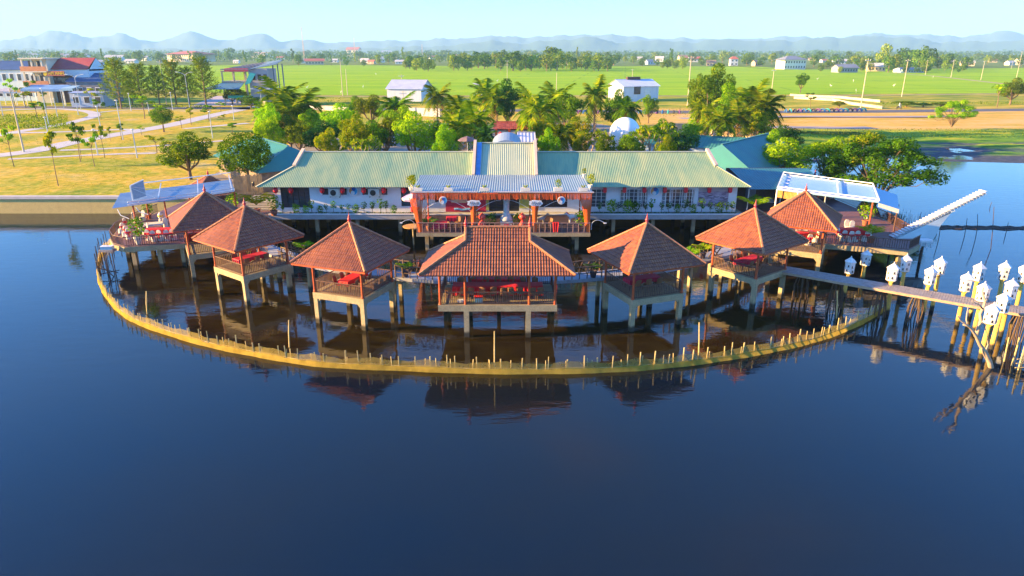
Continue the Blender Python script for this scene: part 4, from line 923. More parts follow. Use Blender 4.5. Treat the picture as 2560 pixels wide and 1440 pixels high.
    # name boards
    for x, sh, lab in ((-3.45, -.02, 'white cloud-shaped name board on the left middle bamboo bundle'), (2.15, .02, 'white cloud-shaped name board on the right middle bamboo bundle')):
        s = empty('name_board', (x, 60.98, 5.12), 0, lab, 'sign', 'white name boards on the bamboo bundles'); n = 40
        pts = []
        for i in range(n): t = 2 * math.pi * i / n; k = 1 + .07 * math.cos(7 * t + .5); pts.append((.60 * k * math.copysign(abs(math.cos(t)) ** .6, math.cos(t)), .27 * k * math.copysign(abs(math.sin(t)) ** .75, math.sin(t))))
        m = MB(); m.add([(a, q, b) for q in (0, .04) for a, b in pts], [tuple(range(n)), tuple(reversed(range(n, 2 * n)))] + [(i, n + i, n + (i + 1) % n, (i + 1) % n) for i in range(n)]); m.build('board', WHITE, s)
        text_mesh('lettering', 'Huda', .40, pbr('grey_lettering', (.22, .20, .22)), s, (0, -.012, 0), (R(90), 0, 0), .004, .35)
        m = MB(); m.bar((-.3, -.012, -.2), (.3, -.012, -.2), .012, .03); m.build('lettering', MATS['grey_lettering'], s)
porch()
p = atY(1108, 500, 61.2); swirl_disc(p.x, 61.0, p.z, .36, 'round orange and blue emblem hanging in the left bay of the porch')
p = atY(1403, 500, 61.2); swirl_disc(p.x, 61.0, p.z, .36, 'round red and blue emblem hanging in the right bay of the porch')
for i, (px, k) in enumerate(((1045, 'grass'), (1121, 'grass'), (1211, 'grass'), (1314, 'grass'), (1395, 'bush'), (1458, 'grass'))):
    q = atY(px, 474, 61.7); potted((q.x, 61.75, 6.1), k, L_yellow, .8, 'cream flower box on the porch eave, %s from the left' % nth(i), WHITEC, .3, .24, 'cream flower boxes along the porch eave', square=True)
potted((-9.25, 62.0, 6.1), 'bush', L_yellow, 1.1, 'cream pot spilling yellow flowers at the left porch corner', WHITEC, .3, .2); potted((-9.3, 63.4, 6.1), 'bush', L_yellow, .9, 'second flower pot along the left end of the porch roof', WHITEC, .3, .2)
potted((7.3, 63.2, 6.1), 'bush', L_yellow, 1.0, 'flower pot at the right end of the porch roof', WHITEC, .3, .2); potted((7.2, 68.3, 6.25), 'bush', L_yellow, .6, 'small flower pot at the far right back corner of the porch roof', WHITEC, .3, .18)
# things on the back wall, in the porch
def panel(name, x0, x1, z0, z1, mat, lab, cat, y=69.93, extra=None):
    r = empty(name, ((x0 + x1) / 2, y, z0), 0, lab, cat); w = (x1 - x0) / 2
    m = MB(); m.bb(-w, w, 0, .05, 0, z1 - z0); m.build('panel', mat, r); return r
pk = panel('stage_backdrop', -6.9, -2.72, 2.32, 5.0, pbr('crimson_wall', (.45, .01, .07), (.36, .01, .06), 1.2, .7), 'crimson backdrop wall with a cream floral panel behind the terrace', 'backdrop')
m = MB(); m.bb(-1.5, .15, -.03, -.003, .95, 2.45); m.build('floral_panel', pbr('floral_cream', (.52, .46, .34), (.58, .28, .24), 2.6, .8), pk)
m = MB(); m.tube([(-1.2 + i * .2, -.06, .28 + .05 * math.sin(i)) for i in range(12)], .12, 6); m.build('blue_garland', pbr('blue_cloth', (.05, .22, .62), (.20, .45, .80)), pk)
m = MB()
for x, z, s in ((.9, 1.6, .12), (1.3, 1.9, .09), (.7, 2.2, .08), (1.5, 1.3, .1), (1.1, 1.0, .08)): m.add([(x + s * math.cos(t * .785), -.02, z + s * math.sin(t * .785)) for t in range(8)], [tuple(range(8))])
m.build('painted_flower', pbr('pink_flower', (.75, .30, .28)), pk)
panel('poster', -2.68, -2.42, 2.5, 4.9, pbr('yellow_green_poster', (.50, .52, .06), (.12, .22, .20), 1.6, .6), 'narrow yellow-green poster left of the dark doors', 'poster')
panel('poster', .8, 2.25, 2.7, 4.9, pbr('yellow_green_poster2', (.60, .60, .05), (.14, .30, .22), 1.2, .6), 'wide yellow-green poster right of the dark doors', 'poster')
m2 = panel('wall_picture', 2.3, 2.7, 2.6, 3.5, pbr('purple_picture', (.30, .22, .34), (.18, .14, .24), 3), 'small purple picture beside the wide porch window', 'picture')
def sculpture():
    r = empty('stone_sculpture', (-.52, 61.9, FZ), 0, 'tall pale stone sculpture, bottle-shaped, on the middle of the terrace', 'sculpture')
    st = pbr('pale_stone', (.62, .56, .50), (.44, .40, .38), 5, .85, bump=.6)
    b = MB()
    for z0, z1, w in ((0, .18, .62), (.18, .85, .52), (.85, 1.0, .58)): b.bb(-w, w, -w * .8, w * .8, z0 + .002, z1)
    for i in range(5): b.bb(-.5, .5, -.46, -.42, .24 + i * .12, .28 + i * .12)
    b.build('plinth', st, r); m = MB(); m.bb(-.22, .22, -.475, -.463, .32, .78); m.build('plaque', MCLOTH, r)
    f = MB(); f.lathe([(.52, 1.0), (.60, 1.12), (.52, 1.36), (.36, 1.52), (.29, 1.7), (.26, 2.1), (.28, 2.7), (.33, 3.05), (.24, 3.12), (.20, 3.25), (.02, 3.3)], 0, 0, 12); f.build('figure', st, r, smooth=True)
sculpture()
lotus_lantern(-2.75, 61.55, FZ - .1, 'pair of stacked pink lotus lanterns left of the stone sculpture'); lotus_lantern(.95, 61.55, FZ - .1, 'pair of stacked pink lotus lanterns right of the stone sculpture')
potted((-1.95, 62.0, FZ), 'bush', L_deep, 1.3, 'dark leafy shrub in a pot just left of the stone sculpture'); potted((.45, 62.1, FZ), 'bush', L_bright, 1.25, 'bright green shrub in a pot just right of the stone sculpture')
potted((-7.8, 62.2, FZ), 'palm', L_deep, 1.2, 'dark palm in a pot beside the left bamboo bundle'); potted((6.35, 62.0, FZ), 'bush', L_bright, 1.5, 'bright leafy shrub in a pot beside the right bamboo bundle')
def arch_hoop(x, y): r = empty('wire_hoop', (x, y, FZ), 0, 'thin pale wire arch over the bright shrub right of the sculpture', 'arch'); m = MB(); m.tube([(-.35 * math.cos(t * math.pi / 12), 0, 1.1 + .42 * math.sin(t * math.pi / 12)) for t in range(13)], .018, 4); m.tube([(-.35, 0, 0), (-.35, 0, 1.1)], .018, 4); m.tube([(.35, 0, 0), (.35, 0, 1.1)], .018, 4); m.build('arch', WHITE, r)
arch_hoop(.5, 62.5)
cloth_table('dining_table', (-6.75, 62.2, FZ), 0, 1.4, 1.1, MCLOTH, 'crimson-clothed table near the left front of the terrace', .5)
cloth_table('dining_table', (-5.7, 64.4, FZ), .1, 1.2, .8, MCLOTH, 'smaller crimson table nearer the backdrop on the terrace', .35)
def stool(x, y, z, lab, g='red stools on the terrace'):
    r = empty('red_stool', (x, y, z), 0, lab, 'stool', g); m = MB(); m.lathe([(.17, 0), (.19, .42)], 0, 0, 10); m.build('body', LANT, r); m = MB(); m.lathe([(.21, .422), (.21, .48)], 0, 0, 12); m.build('seat', LANT, r)
stool(-8.1, 65.5, FZ, 'red stool at the back left of the terrace'); stool(-7.7, 64.6, FZ, 'red stool in front of another, left side of the terrace'); stool(-9.7, 68.6, FZ + .3, 'red stool on the ledge under the parasol'); stool(-10.2, 68.7, FZ + .3, 'red stool on the ledge left of the parasol pole')
for i, (x, y, a) in enumerate(((-7.6, 61.8, .4), (-5.7, 62.0, -.5), (-5.2, 63.7, 2.8), (-4.6, 62.4, 1.3))): place_chair((x, y, FZ), a, 'wicker chair, %s from the left on the left half of the terrace' % nth(i), 'wicker chairs on the terrace')
for i, (x, y, a) in enumerate(((3.1, 62.2, .4), (3.6, 63.6, 2.5))): place_chair((x, y, FZ), a, 'wicker chair, %s from the left on the right half of the terrace' % nth(i), 'wicker chairs on the terrace')
def draped(x): 
    r = empty('draped_cloth', (x, 61.15, FZ), 0, 'bright red cloth draped over the terrace railing right of the sculpture', 'cloth'); m = MB(); v = [(-.28 + .07 * i + .05 * s * (i - 4) * -.2, -.07 - .03 * math.sin(i * 1.8), z) for s, z in enumerate((.99, .6, .1)) for i in range(9)]
    m.add(v, [(s * 9 + i, s * 9 + i + 1, (s + 1) * 9 + i + 1, (s + 1) * 9 + i) for s in range(2) for i in range(8)]); m.bb(-.28, .28, -.06, .12, .985, 1.0); m.build('cloth', CLOTH, r)
draped(4.0)
def quadruped(name, loc, rz, s, mats, lab, cat, horse=False, graze=False):
    r = empty(name, loc, rz, lab, cat)
    me = bpy.data.meshes.new('body'); V = []; E = []; RR = []
    def add(p, rr, par=None): V.append(p); RR.append(rr); (E.append((par, len(V) - 1)) if par is not None else None); return len(V) - 1
    pel = add((-.55, 0, 1.15), .27); mid = add((0, 0, 1.12), .30, pel); ch = add((.5, 0, 1.15), .28, mid); nk = add((.85, 0, 1.35 if not graze else 1.0), .15, ch); nk2 = add((1.05, 0, 1.62 if not graze else .6), .11, nk)
    hd = add((1.22, 0, 1.66 if not graze else .38), .11, nk2); mz = add((1.5, 0, 1.52 if not graze else .16), .065, hd)
    for sy in (-1, 1):
        h = add((-.62, sy * .15, .95), .15, pel); k = add((-.52, sy * .17, .66), .09, h); hk = add((-.72, sy * .17, .36), .055, k); add((-.66, sy * .17, .02), .05, hk)
        h = add((.48, sy * .14, .85), .12, ch); k = add((.50, sy * .15, .48), .065, h); add((.50, sy * .15, .02), .045, k)
        add((1.14, sy * .14, 1.8 if not graze else .55), .03, hd)
    t = add((-.85, 0, 1.15), .04, pel); add((-.95, 0, .6), .03, t)
    me.from_pydata([Vector(v) * s for v in V], E, []); o = bpy.data.objects.new('body', me); COL.objects.link(o)
    sk = o.modifiers.new('skin', 'SKIN')
    for i, sv in enumerate(me.skin_vertices[0].data): sv.radius = (RR[i] * s, RR[i] * s); sv.use_root = i == 0
    su = o.modifiers.new('sub', 'SUBSURF'); su.levels = 1; su.render_levels = 1
    dg = bpy.context.evaluated_depsgraph_get(); m2 = bpy.data.meshes.new_from_object(o.evaluated_get(dg)); bpy.data.objects.remove(o)
    m2.materials.clear(); m2.materials.append(mats[0]); link_mesh('body', m2, r)
    if len(mats) > 1:
        q = MB(); q.tube([(.6 * s, 0, 1.45 * s), (.85 * s, 0, 1.62 * s), (1.1 * s, 0, 1.85 * s)], .09 * s, 6); q.build('mane' if horse else 'horn', mats[1], r)
quadruped('cow_statue', (2.75, 64.3, FZ), R(20), .62, [pbr('cow_patches', (.65, .62, .60), (.03, .03, .03), 1.4, .6)], 'black and white cow statue behind the right middle bamboo bundle', 'statue')
quadruped('horse_statue', (5.9, 65.0, FZ), R(200), .62, [WHITE, LANT], 'white horse statue with a red mane at the right end of the terrace', 'statue', True)
def parasol(loc, rad, h, mats, lab, tilt=0, val=.2):
    r = empty('parasol', loc, 0, lab, 'parasol'); p = MB(); p.tube([(0, 0, 0), (0, 0, h)], .025, 6); p.build('pole', WHITE, r)
    c = MB(); n = 8; top = (0, 0, h)
    for i in range(n):
        a, b = 2 * math.pi * i / n, 2 * math.pi * (i + 1) / n; A = (rad * math.cos(a), rad * math.sin(a), h - rad * .42); B = (rad * math.cos(b), rad * math.sin(b), h - rad * .42)
        a2 = (rad * .55 * math.cos(a), rad * .55 * math.sin(a), h - rad * .16); b2 = (rad * .55 * math.cos(b), rad * .55 * math.sin(b), h - rad * .16)
        c.add([top, a2, b2], [(0, 1, 2)], i % 2); c.add([a2, A, B, b2], [(0, 1, 2, 3)], i % 2); c.add([A, B, (B[0], B[1], B[2] - val), (A[0], A[1], A[2] - val)], [(0, 1, 2, 3)], 1 - i % 2)
    c.build('canopy', mats, r)
parasol((-9.85, 67.4, FZ), 1.15, 2.5, [pbr('lilac_canvas', (.34, .26, .52)), WHITE], 'lilac and white parasol left of the porch')
def round_stand():
    r = empty('round_platform', (-9.55, 64.2, 0), 0, 'small round orange platform under the parasol left of the terrace', 'platform'); m = MB(); m.lathe([(.2, 1.95), (.95, 2.12), (1.0, 2.2), (.95, 2.22)], 0, 0, 18); m.build('disc', pbr('straw_orange', (.62, .34, .10), (.50, .26, .08), 9), r); m = MB(); m.tube([(0, 0, -1), (0, 0, 1.95)], .09, 8); m.build('leg', CONC, r)
round_stand()
def arm_lamp(x, y, s, lab, z0=FZ + .3):
    r = empty('arm_lamp', (x, y, z0), 0, lab, 'lamp'); m = MB(); m.tube([(0, 0, 0)] + [(s * (1.35 - 1.35 * math.cos(t * .2)) * .62, 0, .35 + .55 * math.sin(t * .26)) for t in range(11)], .028, 5); m.build('arm', METAL, r)
    ex = s * (1.35 - 1.35 * math.cos(2.0)) * .62; ez = .35 + .55 * math.sin(2.6); m = MB(); m.box(ex + s * .06, 0, ez - .02, .24, .14, .08); m.build('lamp_head', WHITE, r)
arm_lamp(7.3, 61.2, 1, 'curved lamp arm over the water at the right end of the terrace railing'); arm_lamp(-8.95, 61.3, -1, 'curved lamp arm over the water at the left end of the terrace railing')
# ---------------------------------------------------------------- side buildings of the hall
def gable_house(name, a, b, hw, ze, zr, wallm, roofm, lab, cat='building', z0=GZ, hip=0.0, over=.5, corr=True):
    """ridge from a to b, half width hw"""
    A, B = Vector((*a, 0)), Vector((*b, 0)); d = (B - A).normalized(); n = Vector((-d.y, d.x, 0)); L = (B - A).length
    r = empty(name, (A.x, A.y, z0), math.atan2(d.y, d.x), lab, cat); ze -= z0; zr -= z0
    m = MB(); m.add([(0, -hw, 0), (L, -hw, 0), (L, hw, 0), (0, hw, 0), (0, -hw, ze), (L, -hw, ze), (L, hw, ze), (0, hw, ze), (0, 0, zr - .05 if not hip else ze), (L, 0, zr - .05 if not hip else ze)], [(0, 1, 5, 4), (2, 3, 7, 6), (1, 2, 6, 9, 5), (3, 0, 4, 8, 7)]); m.build('wall', wallm, r)
    o = over; sl = (zr - ze) / hw; zo = ze - sl * o; m = MB()
    for s in (-1, 1):
        P = [(-o, s * (hw + o), zo), (L + o, s * (hw + o), zo), (L + (o if not hip else -hip), 0, zr), ((-o) if not hip else hip, 0, zr)]
        corr_sheet(m, P, (1, 0, 0), .5 if corr else .9, .035, sub=4) if corr else m.slab(P if s < 0 else list(reversed(P)), .12)
    if hip:
        for x0, s in ((-o, 1), (L + o, -1)): m.poly([(x0, -hw - o, zo), (x0, hw + o, zo), (x0 + s * (hip + o), 0, zr)])
    rf = m.build('roof', roofm, r); m = MB(); m.bar((-o if not hip else hip, 0, zr + .03), (L + o if not hip else L - hip, 0, zr + .03), .3, .06); m.build('ridge_cap', roofm, rf)
    return r, L
gable_house('side_house', (-26.5, 84.5), (-37.5, 99), 4.6, 4.7, 7.0, pbr('brown_plank_wall', (.20, .14, .10), (.12, .09, .07), 2), TEALR, 'teal-roofed side house behind the left end of the hall', hip=2.5)
gable_house('side_house', (25.0, 84.5), (37.0, 99), 5.0, 4.6, 7.3, BAMBY, TEALR, 'teal-roofed side house behind the right end of the hall', hip=1.5)
gable_house('low_shed', (20.5, 122), (38, 113), 4.0, 3.6, 4.9, pbr('pale_blue_wall', (.45, .58, .70), (.34, .46, .56), 1), TEALR, 'low shed with a wide teal roof and pale blue wall behind the right side house', 'shed')
def lean_to():
    r = empty('kitchen_shelter', (24.3, 74, 2.0), 0, 'dark open kitchen shelter with a low teal roof beside the hall', 'shelter')
    m = MB(); corr_sheet(m, [(.3, -4.2, 2.7), (8.4, -4.2, 2.75), (9.2, 3.5, 3.7), (.3, 3.5, 3.7)], (1, 0, 0), .3, .03); m.build('roof', pbr('dark_teal_roof', (.03, .17, .20), (.025, .12, .15), .7, .5), r)
    m = MB(); m.bb(.1, 8.6, 3.9, 4.1, 0, 3.6); m.build('back_wall', DARKW, r); m = MB(); m.slab([(1.2, -2.8, 1.1), (3.6, -3.0, 1.1), (3.6, -1.4, 1.15), (1.2, -1.2, 1.15)], .05); m.build('counter', METAL, r)
    for x, y in ((.2, -4), (4.2, -4), (8.2, -4)): m = MB(); m.tube([(x, y, 0), (x, y, 2.7)], .06, 6); m.build('post', METAL, r)
    m = MB(); m.bb(2.0, 2.9, 1.5, 2.2, .3, 2.2); m.build('cupboard', pbr('steel_blue', (.20, .25, .36)), r)
lean_to()
def bamboo_screen():
    r = empty('bamboo_screen', (-29.6, 76.2, 2.3), R(6), 'tall bamboo screen wall at the top of the steps left of the hall', 'screen'); m = MB(); rg = random.Random(8)
    for i in range(26): x = -1.5 + i * .12; m.tube([(x, rg.uniform(-.03, .03), 0), (x, 0, 2.75 + rg.uniform(-.1, .15))], .055, 5)
    m.build('bamboo_panel', BAMBY, r); m = MB(); m.lathe([(.01, -.02), (.2, 0), (.16, .03)], 0, 0, 12); o = m.build('mask', BLACKP, r, (.6, -.1, 1.8)); o.rotation_euler = (R(90), 0, 0); o.scale = (.7, 1.4, 1)
bamboo_screen()
def steps():
    r = empty('steps', (-27.2, 70.6, 2.3), 0, 'grey concrete steps beside the left end of the hall', 'steps')
    for i in range(4): m = MB(); m.bb(-1.6, 1.7, i * .4, i * .4 + .398 if i < 3 else 5, 0, .16 * (i + 1)); m.build('step', concrete('step_grey', (.40, .37, .36), (.30, .28, .27), False) if 'step_grey' not in MATS else MATS['step_grey'], r)
steps()
for x, y, s, k, mt, lab in ((-26.3, 69.2, 2.4, 'palm', L_yellow, 'big yellow-green fan plant in a pot beside the steps'), (-24.3, 68.4, 1.5, 'bush', L_bright, 'leafy shrub in a pot at the left corner of the hall'), (-28.9, 69.5, 1.6, 'bush', L_bright, 'leafy shrub in a pot in front of the bamboo screen'), (24.9, 68.9, 2.2, 'palm', L_bright, 'big spiky palm in a pot at the right corner of the hall')):
    potted((x, y, 2.3), k, mt, s, lab, ph=.5, pr_=.35)
def kiosk(x, y, dg, lab, sc_=1.0):
    r = empty('tiled_kiosk', (x, y, 2.0), R(dg), lab, 'kiosk'); e, ze, za = 2.6, 1.0, 2.9; E_ = [(-e, -e), (e, -e), (e, e), (-e, e)]; m = MB()
    for i in range(4): A, B = Vector((*E_[i], ze)), Vector((*E_[(i + 1) % 4], ze)); T = Vector((0, 0, za)); tile_slope(m, A, B, T + (B - A) * .004, T - (B - A) * .004, sub=3)
    rf = m.build('roof', TILE, r); m = MB(); [hip_cap(m, (a[0], a[1], ze + .03), (0, 0, za + .03)) for a in E_]; m.build('ridge_cap', RIDGE, rf); m = MB(); m.lathe(FIN_PROF, 0, 0, 10, 0, za + .03); m.build('finial', FIN, rf)
    for a, b in E_: m = MB(); m.tube([(a * .72, b * .72, 0), (a * .72, b * .72, ze + .4)], .08, 8); m.build('post', REDW, r)
kiosk(-34.4, 77.2, 40, 'small tiled kiosk whose peak shows behind the left awning'); kiosk(34.0, 76.6, 50, 'small tiled kiosk whose peak shows behind the right awning')
# ---------------------------------------------------------------- the two dining decks in the wings
def deck(name, pts, lab, rail_idx, fascia):
    cx, cy = pts[0][0], pts[0][1]; r = empty(name, (cx, cy, 0), 0, lab, 'deck'); P = [(x - cx, y - cy) for x, y in pts]
    m = MB(); m.prism(P, 2.1, FZ - .005); m.build('floor', pbr('deck_boards', (.22, .10, .09), (.15, .07, .07), 1, .6), r)
    n = len(P)
    for i in rail_idx: a, b = P[i], P[(i + 1) % n]; railing_bm((*a, FZ), (*b, FZ), .85, .17).build('railing', RAILW, r)
    m = MB()
    for i in rail_idx: a, b = P[i], P[(i + 1) % n]; m.bar((*a, 2.06), (*b, 2.06), .16, .44)
    m.build('edge_beam', CONC, r); return r
LP = [(-33.1, 56.35), (-34.5, 57.2), (-35.7, 58.9), (-36.7, 61.6), (-37.1, 65), (-36.9, 70), (-36.5, 79.6), (-24.98, 79.6), (-24.98, 66.5), (-26.4, 59.6), (-28.2, 57.7)]
LP = LP[::-1]; nL = len(LP)
ld = deck('dining_deck', LP, 'curved wooden dining deck on stilts at the far left of the ring', [i for i in range(nL) if LP[i] not in ((-36.5, 79.6), (-24.98, 79.6), (-24.98, 66.5)) and LP[(i + 1) % nL] != (-36.5, 79.6)], None)
for x, y in ((-33.0, 57.4), (-31.0, 57.9), (-29.2, 58.4), (-35.6, 61), (-36, 66), (-31, 63), (-31, 69), (-27, 63), (-27, 69)): l = MB(); l.bb(x - .18 - LP[0][0], x + .18 - LP[0][0], y - .18 - LP[0][1], y + .18 - LP[0][1], -1.5, 2.09); l.build('leg', CONC, ld)
RP = [(25.9, 57.9), (31.3, 56.1), (33.3, 55.3), (35.3, 57.2), (36.2, 60.0), (37.0, 66), (36.5, 79.6), (23.98, 79.6), (23.98, 60.3)]
rd = deck('dining_deck', RP, 'wooden dining deck on stilts at the far right of the ring', [0, 1, 2, 4, 5], None)
for x, y in ((27.3, 58.3), (30.8, 57.1), (33.2, 56.2), (35.3, 60), (36, 66), (30, 63), (26, 64), (30, 70)): l = MB(); l.bb(x - .18 - RP[0][0], x + .18 - RP[0][0], y - .18 - RP[0][1], y + .18 - RP[0][1], -1.5, 2.09); l.build('leg', CONC, rd)
def awning_l():
    r = empty('awning', (-33, 66, 0), 0, 'silvery blue corrugated awning on a white frame over the left deck', 'awning'); O = Vector((-33, 66, 0))
    def q(px, py, z): return at(px, py, z) - O
    A, B, C, D = q(280, 521, 5.15), q(586, 479, 5.15), q(577, 441, 5.5), q(331, 463, 5.5)
    D = A + (C - B)
    m = MB(); corr_sheet(m, [A, B, C, D], (B - A).cross(Vector((0, 0, 1))), .4, .06) ; m.build('roof_sheet', GALV, r)
    for s, t, zz in ((A, B, .35), (D, C, .4), (A, B, .12)): m = MB(); m.bar(s.lerp(t, .12) + Vector((0, 0, zz)), t + Vector((0, 0, zz)), .09, .09); m.build('frame_rail', METAL, r)
    for f in (.35, .68, .98): m = MB(); m.bar(A.lerp(B, f) + Vector((0, 0, .15)), D.lerp(C, f) + Vector((0, 0, .15)), .09, .09); m.build('frame_rail', METAL, r)
    for f in (.2, .5, .8, 1): m = MB(); m.bar(A.lerp(B, f) + Vector((0, 0, .06)), A.lerp(B, f) + Vector((0, 0, .36)), .07); m.build('bracket', METAL, r)
    for p in (A.lerp(B, .16).lerp(D, .06), A.lerp(B, .55).lerp(D, .3), B.lerp(C, .1), D.lerp(C, .2), C): m = MB(); m.tube([(p.x, p.y, 2.3), (p.x, p.y, 5.1)], .08, 8); m.build('post', REDW, r)
    m = MB(); a, b = q(348, 487, 5.3), q(370, 475, 5.4)
    rs = random.Random(1)
    g = q(332, 500, 5.4); e1 = Vector((.25, 1.1, 0)); m = MB(); m.slab([g, g + e1 * 1.5, g + e1 * 1.5 + Vector((0, 0, 1.55)), g + Vector((0, 0, 1.3))], .08); m.build('sign_panel', pbr('panel_back', (.25, .32, .40), (.16, .22, .30), 8), r)
    m = MB(); m.bar(g, g + Vector((0, 0, 1.3)), .1); m.bar(g + Vector((0, 0, 1.3)), g + e1 * 1.5 + Vector((0, 0, 1.55)), .08); m.bar(g, g + e1 * 1.5, .08); m.bar(g + Vector((0, 0, 1.2)), g + Vector((3.2, 2.6, .2)), .03); m.bar(g + Vector((0, 0, 1.1)), g + Vector((2.2, .6, -.1)), .03); m.build('sign_frame', METAL, r)
    m = MB(); m.tube([A + Vector((.4, .1, -.1)), A + Vector((.7, -.1, -.6)), A + Vector((1.5, -.3, -.85))], .03, 5); m.tube([A + Vector((1.6, .9, -.1)), A + Vector((1.9, .8, -.5)), A + Vector((2.7, .7, -.7))], .03, 5); m.build('lamp_arm', WHITE, r)
awning_l()
def awning_r():
    r = empty('awning', (31, 66, 0), 0, 'pale blue canvas awning on a white frame over the right deck', 'awning'); O = Vector((31, 66, 0))
    def q(px, py, z): return at(px, py, z) - O
    A, B, C, D = q(1943, 474, 5.3), q(2197, 506, 5.3), q(2182, 466, 5.6), q(1958, 437, 5.6); E_, G = q(2248, 523, 4.75), q(2243, 487, 4.95)
    m = MB(); m.slab([A, B, C, D], .05); m.slab([B + Vector((.02, 0, -.03)), E_, G, C + Vector((.02, 0, -.03))], .05); m.build('canvas', AWNW, r)
    m = MB(); m.slab([B + Vector((0, 0, -.06)), B + Vector((0, 0, -.4)), E_ + Vector((0, 0, -.4)), E_ + Vector((0, 0, -.02))], .03); m.build('valance', WHITEC, r)
    for s, t, zz in ((A, B, .3), (D, C, .3), (A, B, .1), (D, C, .06)): m = MB(); m.bar(s + Vector((0, 0, zz)), t + Vector((0, 0, zz)), .07, .07); m.build('frame_rail', WHITE, r)
    for f in (0, .62, 1): m = MB(); m.bar(A.lerp(B, f) + Vector((0, 0, .2)), D.lerp(C, f) + Vector((0, 0, .2)), .11, .11); m.build('frame_rail', WHITE, r)
    for k in range(4): m = MB(); y = k * .5 + .4; m.bar(A.lerp(D, y / 2.4) + Vector((.02, 0, .1)), A.lerp(D, y / 2.4) + Vector((.8, -.3, .1)), .05); m.build('ladder_rung', WHITE, r)
    for p, mt in ((A, WHITE), (A.lerp(B, .22), WHITE), (A.lerp(B, .98).lerp(D, .03), REDW), (A.lerp(B, .85).lerp(D, .5), REDW), (D, WHITE), (C, WHITE), (E_.lerp(G, .3), DARKW)): m = MB(); m.tube([(p.x, p.y, 2.3 if mt != DARKW else 0), (p.x, p.y, p.z)], .08, 8); m.build('post', mt, r)
    m = MB(); a, b = A.lerp(B, .5).lerp(D, .35), A.lerp(B, .85).lerp(D, .35); rg = random.Random(6)
    for i in range(40): p = a.lerp(b, i / 39); m.tube([(p.x, p.y, p.z - .55 + rg.uniform(-.12, .1)), (p.x, p.y, p.z - .12)], .05, 4)
    m.build('straw_fringe', pbr('straw', (.62, .34, .08), (.45, .22, .05), 8), r)
    m = MB(); a, b = A.lerp(D, .1), A.lerp(B, .28)
    for i in range(22): p = a.lerp(b, i / 21); m.tube([(p.x, p.y, p.z - .9), (p.x, p.y, p.z - .12)], .06, 4)
    m.build('straw_fringe', MATS['straw'], r)
awning_r()
# covered chairs with sashes
def make_cover_chair():
    r = empty('covered_chair', (0, 0, 0), 0, 'x', 'chair'); m = MB(); n = 10
    prof = [(0, .27), (.42, .235)]; vs = [(rr * math.cos(2 * math.pi * j / n + .3), rr * math.sin(2 * math.pi * j / n + .3), z) for z, rr in prof for j in range(n)]
    m.add(vs, [(j, (j + 1) % n, n + (j + 1) % n, n + j) for j in range(n)] + [tuple(range(n, 2 * n))])
    pts = [(-.21, .42), (-.22, .8), (-.17, .95), (-.08, 1.01), (.08, 1.01), (.17, .95), (.22, .8), (.21, .42)]
    k = len(pts); m.add([(x, y - .06 * (z - .4), z) for y in (-.25, -.17) for x, z in pts], [tuple(range(k)), tuple(reversed(range(k, 2 * k)))] + [(i, k + i, k + (i + 1) % k, (i + 1) % k) for i in range(k)])
    m.build('cover', WHITEC, r); m = MB(); m.box(0, -.235, .66, .47, .15, .13); m.box(-.09, -.33, .62, .14, .06, .16, .3); m.box(.09, -.33, .62, .14, .06, .16, -.3); m.bb(-.05, .05, -.345, -.325, .25, .6); m.build('sash', LANT, r); return r
CC = make_cover_chair(); CCK = kids(CC); CCU = [0]
def cover_chair(px, py, rz, lab, grp, sash=True):
    if CCU[0] == 0: o = CC
    else: o = copy_tree(CC, None, CCK if sash else CCK[:1])
    CCU[0] += 1; p = at(px, py, FZ); o.location = p; o.rotation_euler = (0, 0, rz); tag(o, lab, 'chair', grp)
G1 = 'white covered chairs on the left deck'
for i, (px, py, a) in enumerate(((373, 600, 0), (386, 603, .2), (404, 601, -.1), (421, 601, .1), (436, 599, 0))): cover_chair(px, py, a, 'white covered chair with red sash, %s along the left deck front rail' % nth(i), G1)
for i, (px, py, a) in enumerate(((304, 583, 1.2), (314, 590, 1.0), (308, 571, 1.5), (322, 597, .7))): cover_chair(px, py, a, 'sashed white chair, %s by the curved left deck rail' % nth(i), G1)
for i, (px, py, a) in enumerate(((341, 556, -2), (357, 552, 2.9), (352, 578, -.5), (415, 569, .6), (365, 585, 2.2))): cover_chair(px, py, a, 'plain cream covered chair, %s around the beige tables of the left deck' % nth(i), 'plain cream chairs on the left deck', False)
for i, (px, py, a) in enumerate(((470, 589, 0), (487, 590, .3), (500, 584, 2))): cover_chair(px, py, a, 'white covered chair, %s inside the farthest left pavilion' % nth(i), G1)
cloth_table('dining_table', at(385, 578, FZ), .4, 1.7, .95, WHITEC, 'beige-topped table in the middle of the left deck', .12); cloth_table('dining_table', at(405, 592, FZ), .1, 2.6, .8, CLOTH, 'red-clothed table behind the front chairs of the left deck', .4); cloth_table('dining_table', at(484, 604, FZ), .5, 1.2, .7, CLOTH, 'red-clothed table inside the farthest left pavilion', .6)
G2 = 'white covered chairs on the right deck'
for i, (px, py, a) in enumerate(((2106, 602, 0), (2123, 604, 0), (2138, 603, 0), (2161, 603, .2), (2098, 597, -1.4), (2171, 590, 1.5))): cover_chair(px, py, a, 'white covered chair with red sash, %s at the red table of the right deck' % nth(i), G2)
for i, (px, py, a) in enumerate(((2117, 577, 3.1), (2130, 580, 3.1))): cover_chair(px, py, a, 'plain cream covered chair, %s behind the red table of the right deck' % nth(i), 'plain cream chairs on the right deck', False)
for i, (px, py, a) in enumerate(((1996, 590, 3.1), (2014, 590, 3.1), (2030, 588, 3.1), (2036, 606, 1.6), (2020, 612, 0))): cover_chair(px, py, a, 'white covered chair, %s inside the farthest right pavilion' % nth(i), G2)
